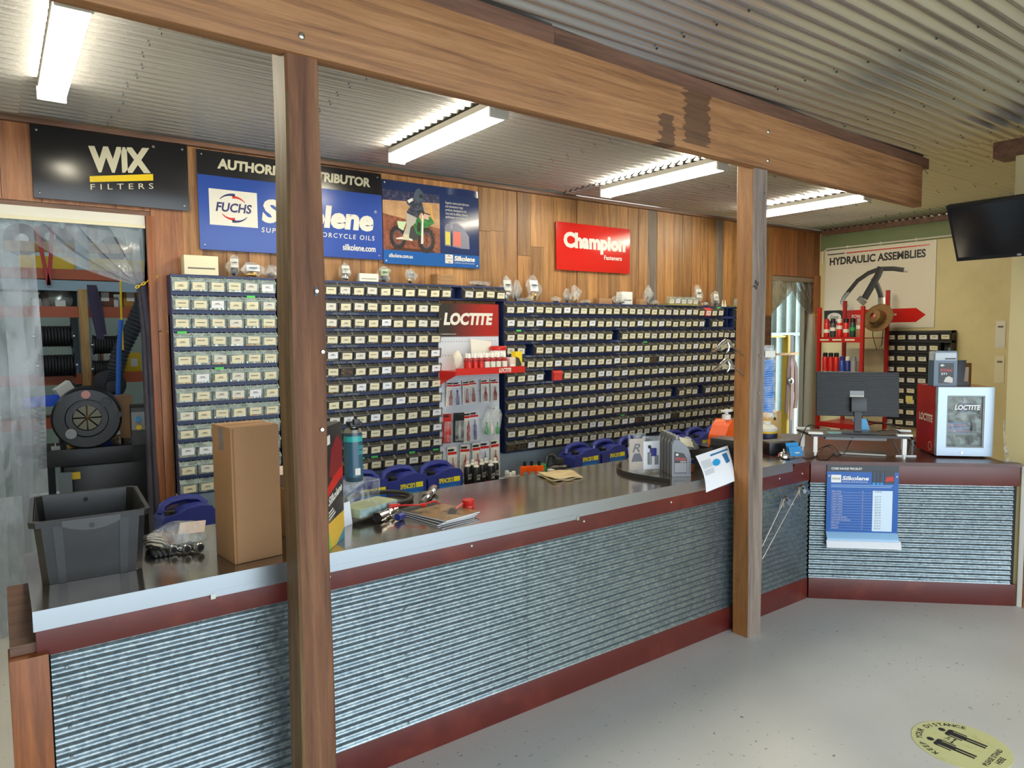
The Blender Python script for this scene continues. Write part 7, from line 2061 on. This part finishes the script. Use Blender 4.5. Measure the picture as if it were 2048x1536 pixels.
bb = T('crane_boom', 'bright blue steel boom behind the crimping head', 'boom', PY(120, 803, YM + 0.64), 0.05)
MB().bar((-0.25, 0, 0.0), (0.25, 0, 0.03), 0.08, 0.085).build('boom_tube', mat('machine_blue', '#2059d6', 0.4), bb)
MB().box(-0.02, -0.05, -1.3, 0.04, 0.03, -0.05).build('stanchion', M_DARKST, bb)
cbx = T('cardboard_box', 'kraft carton beside the crimping machine', 'cardboard box', (PY(238, 815, 6.7).x, 6.7, 0.75))
MB().box(-0.1, 0, 0, 0.1, 0.2, PY(238, 792, 6.7).z - 0.75, 0, 0.002).build('carton', M_CARD, cbx)
MB().box(-0.06, -0.001, 0.2, 0.0, 0, 0.23).build('label', M_OFFWHITE, cbx)
stl = T('machine_stool', 'dark steel stand under the kraft carton', 'stand', (PY(238, 815, 6.7).x, 6.8, 0))
MB().box(-0.12, -0.12, 0.70, 0.12, 0.12, 0.7494).build('top', M_DARKST, stl)
for u in (-0.1, 0.1):
    for v_ in (-0.1, 0.1): MB().box(u - 0.015, v_ - 0.015, 0, u + 0.015, v_ + 0.015, 0.70).build('leg', M_DARKST, stl)
wp = T('meter_box', 'white metering box resting on the blue boom', 'box', PY(128, 775, YM + 0.64) + Vector((0, 0, -0.02)), 0.2)
MB().obox((0, 0, 0), (0.05, 0, 0.035), (0, 0.05, 0), (-0.022, 0, 0.04)).build('case', M_OFFWHITE, wp)
MB().obox((0.06, 0.01, 0.01), (0.02, 0, 0.014), (0, 0.05, 0), (-0.02, 0, 0.038)).build('end_cap', M_DKGREY, wp)
# corrugated duct, blue rope, fan
def ribbed_tube(pts, r_, n_rib, m_, parent, name):
    P = [Vector(p) for p in pts]
    out, rad = [], []
    N = n_rib * 2
    for i in range(N + 1):
        f = i / N * (len(P) - 1); k = min(int(f), len(P) - 2); u = f - k
        a, b_, c, d = P[max(k - 1, 0)], P[k], P[k + 1], P[min(k + 2, len(P) - 1)]
        out.append(0.5 * ((2 * b_) + (c - a) * u + (2 * a - 5 * b_ + 4 * c - d) * u * u + (3 * b_ - a - 3 * c + d) * u ** 3))
        rad.append(r_ if i % 2 else r_ * 0.86)
    MB().tube(out, rad, 14).build(name, m_, parent)
du = T('extraction_duct', 'black corrugated extraction duct curving down in the workshop', 'duct', (0, 0, 0))
YD2 = 7.15
ribbed_tube([PY(300, 560, YD2), PY(288, 600, YD2), PY(268, 650, YD2), PY(243, 700, YD2), PY(228, 750, YD2), PY(218, 775, YD2)], 0.075, 34, mat('duct_black', '#33363a', 0.5), du, 'duct')
MB().cyl(PY(218, 765, YD2) + Vector((0, -0.05, -0.02)), PY(218, 765, YD2) + Vector((0, 0.08, -0.02)), 0.13, None, 24).build('fan_housing', M_BLACK, du)
MB().cyl(PY(222, 768, YD2) + Vector((0, -0.08, -0.02)), PY(222, 768, YD2) + Vector((0, -0.05, -0.02)), 0.05, None, 18).build('fan_hub', M_DKGREY, du)
MB().cyl(Vector((PY(218, 765, YD2).x, YD2 + 0.02, 0)), Vector((PY(218, 765, YD2).x, YD2 + 0.02, PY(218, 790, YD2).z)), 0.03, None, 10).build('stand', M_DARKST, du)
ro = T('hanging_rope', 'yellow rope with a blue hose hanging in the workshop', 'rope', PY(241, 560, 6.4))
o_ = PY(241, 560, 6.4)
MB().tube([PY(241, 530, 6.4) - o_, PY(242, 600, 6.4) - o_, PY(243, 640, 6.4) - o_, PY(246, 700, 6.4) - o_], 0.008, 6).build('rope', M_YELLOW, ro)
MB().tube([PY(242, 640, 6.4) - o_, PY(238, 700, 6.4) - o_, PY(236, 790, 6.4) - o_], 0.018, 8).build('blue_hose', mat('air_blue', '#2c62b8', 0.4), ro)
ch2 = T('coil_spring', 'black coiled cord hanging beside the curtain strips', 'coil', PY(80, 845, YM + 0.1))
pts = []
for k in range(14 * 8):
    a = 2 * PI * k / 8
    pts.append((0.028 * math.cos(a), 0.028 * math.sin(a), 0.12 - 0.46 * k / (14 * 8)))
MB().tube(pts, 0.007, 5).build('coil', M_BLACK, ch2)
wbn = T('work_bench', 'dark steel workbench frame behind the black tote', 'bench', (PY(110, 930, 6.75).x, 6.75, 0))
MB().box(-0.25, 0, 0.80, 0.0, 0.6, 0.84).build('top', M_DARKST, wbn)
for u in (-0.23, -0.05): MB().box(u, 0.02, 0, u + 0.05, 0.07, 0.80).build('leg', M_DARKST, wbn)
gt = T('machine_bracket', 'grey sheet metal bracket at the foot of the crimping machine', 'bracket', (PY(133, 960, YM - 0.06).x, YM - 0.06, 0))
MB().box(-0.045, 0, 0.0, 0.035, 0.02, PY(133, 945, YM - 0.06).z).build('plate', mat('galv_plate', '#6d7477', 0.4, 0.5), gt)
MB().box(-0.045, 0.02, 0.0, -0.03, 0.04, 0.3).build('flange', MATS['galv_plate'], gt)

# ------------------------------------------------------------------ right doorway: tied curtain, yellow stand with slings
cu2 = T('strip_curtain', 'hazy plastic curtain tied back in the far right doorway', 'curtain', (0, YW + 0.03, 0))
MB().box(7.5, -0.03, 2.37, 8.39, 0.03, 2.428, 0, 0.003).build('header_rail', mat('rail_taupe', '#8c7f6d', 0.5), cu2)
def yq(px, py): p = PY(px, py, YW + 0.03); return Vector((p.x, 0, p.z))
M_PVC2 = clear('pvc_hazy', '#a9a28c', 0.55, 0.2, 0.3, 10)
tr_, tl_ = yq(1627, 630), yq(1540, 625)
for k in range(5):
    xs = 7.96 + 0.09 * k
    pts, wv_ = [], []
    for i in range(9):
        t_ = i / 8
        pts.append((xs + (tr_.x - 0.02 - xs) * t_ ** 1.1, 0.02 * math.sin(k + t_ * 3), 2.37 + (tr_.z - 2.37) * t_ ** (0.8 + 0.12 * k)))
        w3 = 0.085 * (1 - t_) ** 0.7 + 0.02
        wv_.append((w3 * 0.9, w3 * 0.3, w3 * 0.45 * t_))
    MB().ribbon(pts, wv_, 0.003).build('gathered_strip', M_PVC2, cu2)
for k in range(5):
    xs = 7.93 - 0.09 * k
    pts, wv_ = [], []
    for i in range(9):
        t_ = i / 8
        pts.append((xs + (7.50 - xs) * t_ ** 1.1, 0.02 * math.sin(k + t_ * 3), 2.37 + (tl_.z - 2.37) * t_ ** (0.8 + 0.12 * k)))
        w3 = 0.085 * (1 - t_) ** 0.7 + 0.02
        wv_.append((w3 * 0.9, -w3 * 0.3, -w3 * 0.45 * t_))
    MB().ribbon(pts, wv_, 0.003).build('gathered_strip', M_PVC2, cu2)
MB().tube([(tr_.x - 0.02, 0.0, tr_.z + 0.03), (tr_.x - 0.035, 0.0, tr_.z - 0.5), (tr_.x - 0.045, 0.0, 0.02)], [0.05, 0.075, 0.085], 10).build('tied_bundle', mat('bundle_taupe', '#857c69', 0.35), cu2)
MB().tube([(tr_.x - 0.09, -0.05, tr_.z), (tr_.x, -0.06, tr_.z + 0.005), (tr_.x + 0.06, -0.04, tr_.z + 0.02)], 0.008, 6).build('yellow_chain', M_YELLOW, cu2)
YH = 5.55
hx_ = PY(1573, 700, YH).x
sh_ = T('sling_stand', 'yellow steel stand hung with slings outside the right doorway', 'stand', (hx_, YH, 0))
zt_ = PY(1573, 670, YH).z
MB().box(-0.03, -0.04, 0, 0.03, 0.04, zt_, 0, 0.004).build('mast', mat('mast_yellow', '#a98a14', 0.5), sh_)
MB().box(0.05, -0.03, 0.3, 0.12, 0.05, zt_).build('rear_channel', M_BLACK, sh_)
MB().box(-0.5, -0.02, zt_ - 0.03, 0.12, 0.02, zt_ - 0.008).build('top_arm', M_BRASS, sh_)
MB().box(-0.3, -0.06, zt_ - 0.27, 0.2, -0.041, zt_ - 0.24).build('hook_bar', W_PINE, sh_)
for k, (dx, l_, m_) in enumerate(((-0.11, 0.75, mat('sling_brown', '#6b4f45', 0.8)), (0.0, 0.85, mat('sling_taupe', '#8a7268', 0.8)), (0.11, 0.7, MATS['sling_brown']))):
    MB().ribbon([(dx * 0.3, -0.07, zt_ - 0.28), (dx * 0.8, -0.09, zt_ - 0.45), (dx, -0.09, zt_ - 0.5 - l_ * 0.5), (dx * 0.9, -0.08, zt_ - 0.3 - l_)], (0.035, 0, 0), 0.012).build('sling', m_, sh_)
MB().sph((-0.06, -0.1, zt_ - 0.62), 0.05, 12, 8).build('shackle', M_STEELP, sh_)
MB().box(-0.35, -0.25, 0, 0.35, 0.25, 0.05).build('base', M_YELLOW, sh_)
wr2 = T('door_stop_bar', 'slim white steel bar standing by the yard wall', 'bar', (PY(1588, 800, 6.0).x, 6.0, 0))
MB().box(-0.03, -0.03, 0, 0.03, 0.03, PY(1588, 785, 6.0).z).build('bar', M_WHITE, wr2)
MB().box(-0.06, -0.05, 0, 0.06, 0.05, 0.02).build('foot', M_STEELP, wr2)

# ------------------------------------------------------------------ lettering into meshes
_tmp, _key = {}, {}
for tx in TEXTS:
    k = (tx[0], tx[8], tx[9], tx[13])
    if k in _tmp: continue
    cv = bpy.data.curves.new('lettering', 'FONT')
    cv.body = tx[0]; cv.size = 1.0; cv.offset = tx[8]; cv.space_character = tx[13]; cv.resolution_u = 3
    cv.space_line = 0.95
    o = bpy.data.objects.new('lettering_source', cv)
    COL.objects.link(o); _tmp[k] = o
bpy.context.view_layer.update()
dg = bpy.context.evaluated_depsgraph_get()
for k, o in _tmp.items():
    me = bpy.data.meshes.new_from_object(o.evaluated_get(dg))
    vs = [(v.co.x + k[2] * v.co.y, v.co.y) for v in me.vertices]
    fs = [list(p.vertices) for p in me.polygons]
    bpy.data.meshes.remove(me)
    x0 = min(p[0] for p in vs); x1 = max(p[0] for p in vs); y0 = min(p[1] for p in vs); y1 = max(p[1] for p in vs)
    _key[k] = ([((p[0] - x0), (p[1] - y0)) for p in vs], fs, x1 - x0, y1 - y0)
for o in _tmp.values():
    d = o.data; bpy.data.objects.remove(o); bpy.data.curves.remove(d)
for s, parent, o, u, v, w_, h, m, bold, shear, name, anchor, lift, space in TEXTS:
    vs, fs, W0, H0 = _key[(s, bold, shear, space)]
    n = u.cross(v)
    sy = h / H0
    sx = (w_ / W0) if w_ else sy
    if not w_ and len(s) == 1: sx = sy
    ox = -sx * W0 / 2 if anchor == 'c' else 0.0
    me = bpy.data.meshes.new(name)
    me.from_pydata([tuple(o + u * (p[0] * sx + ox) + v * (p[1] * sy) + n * lift) for p in vs], [], fs)
    me.materials.append(m)
    me.update()
    link(name, me, parent)
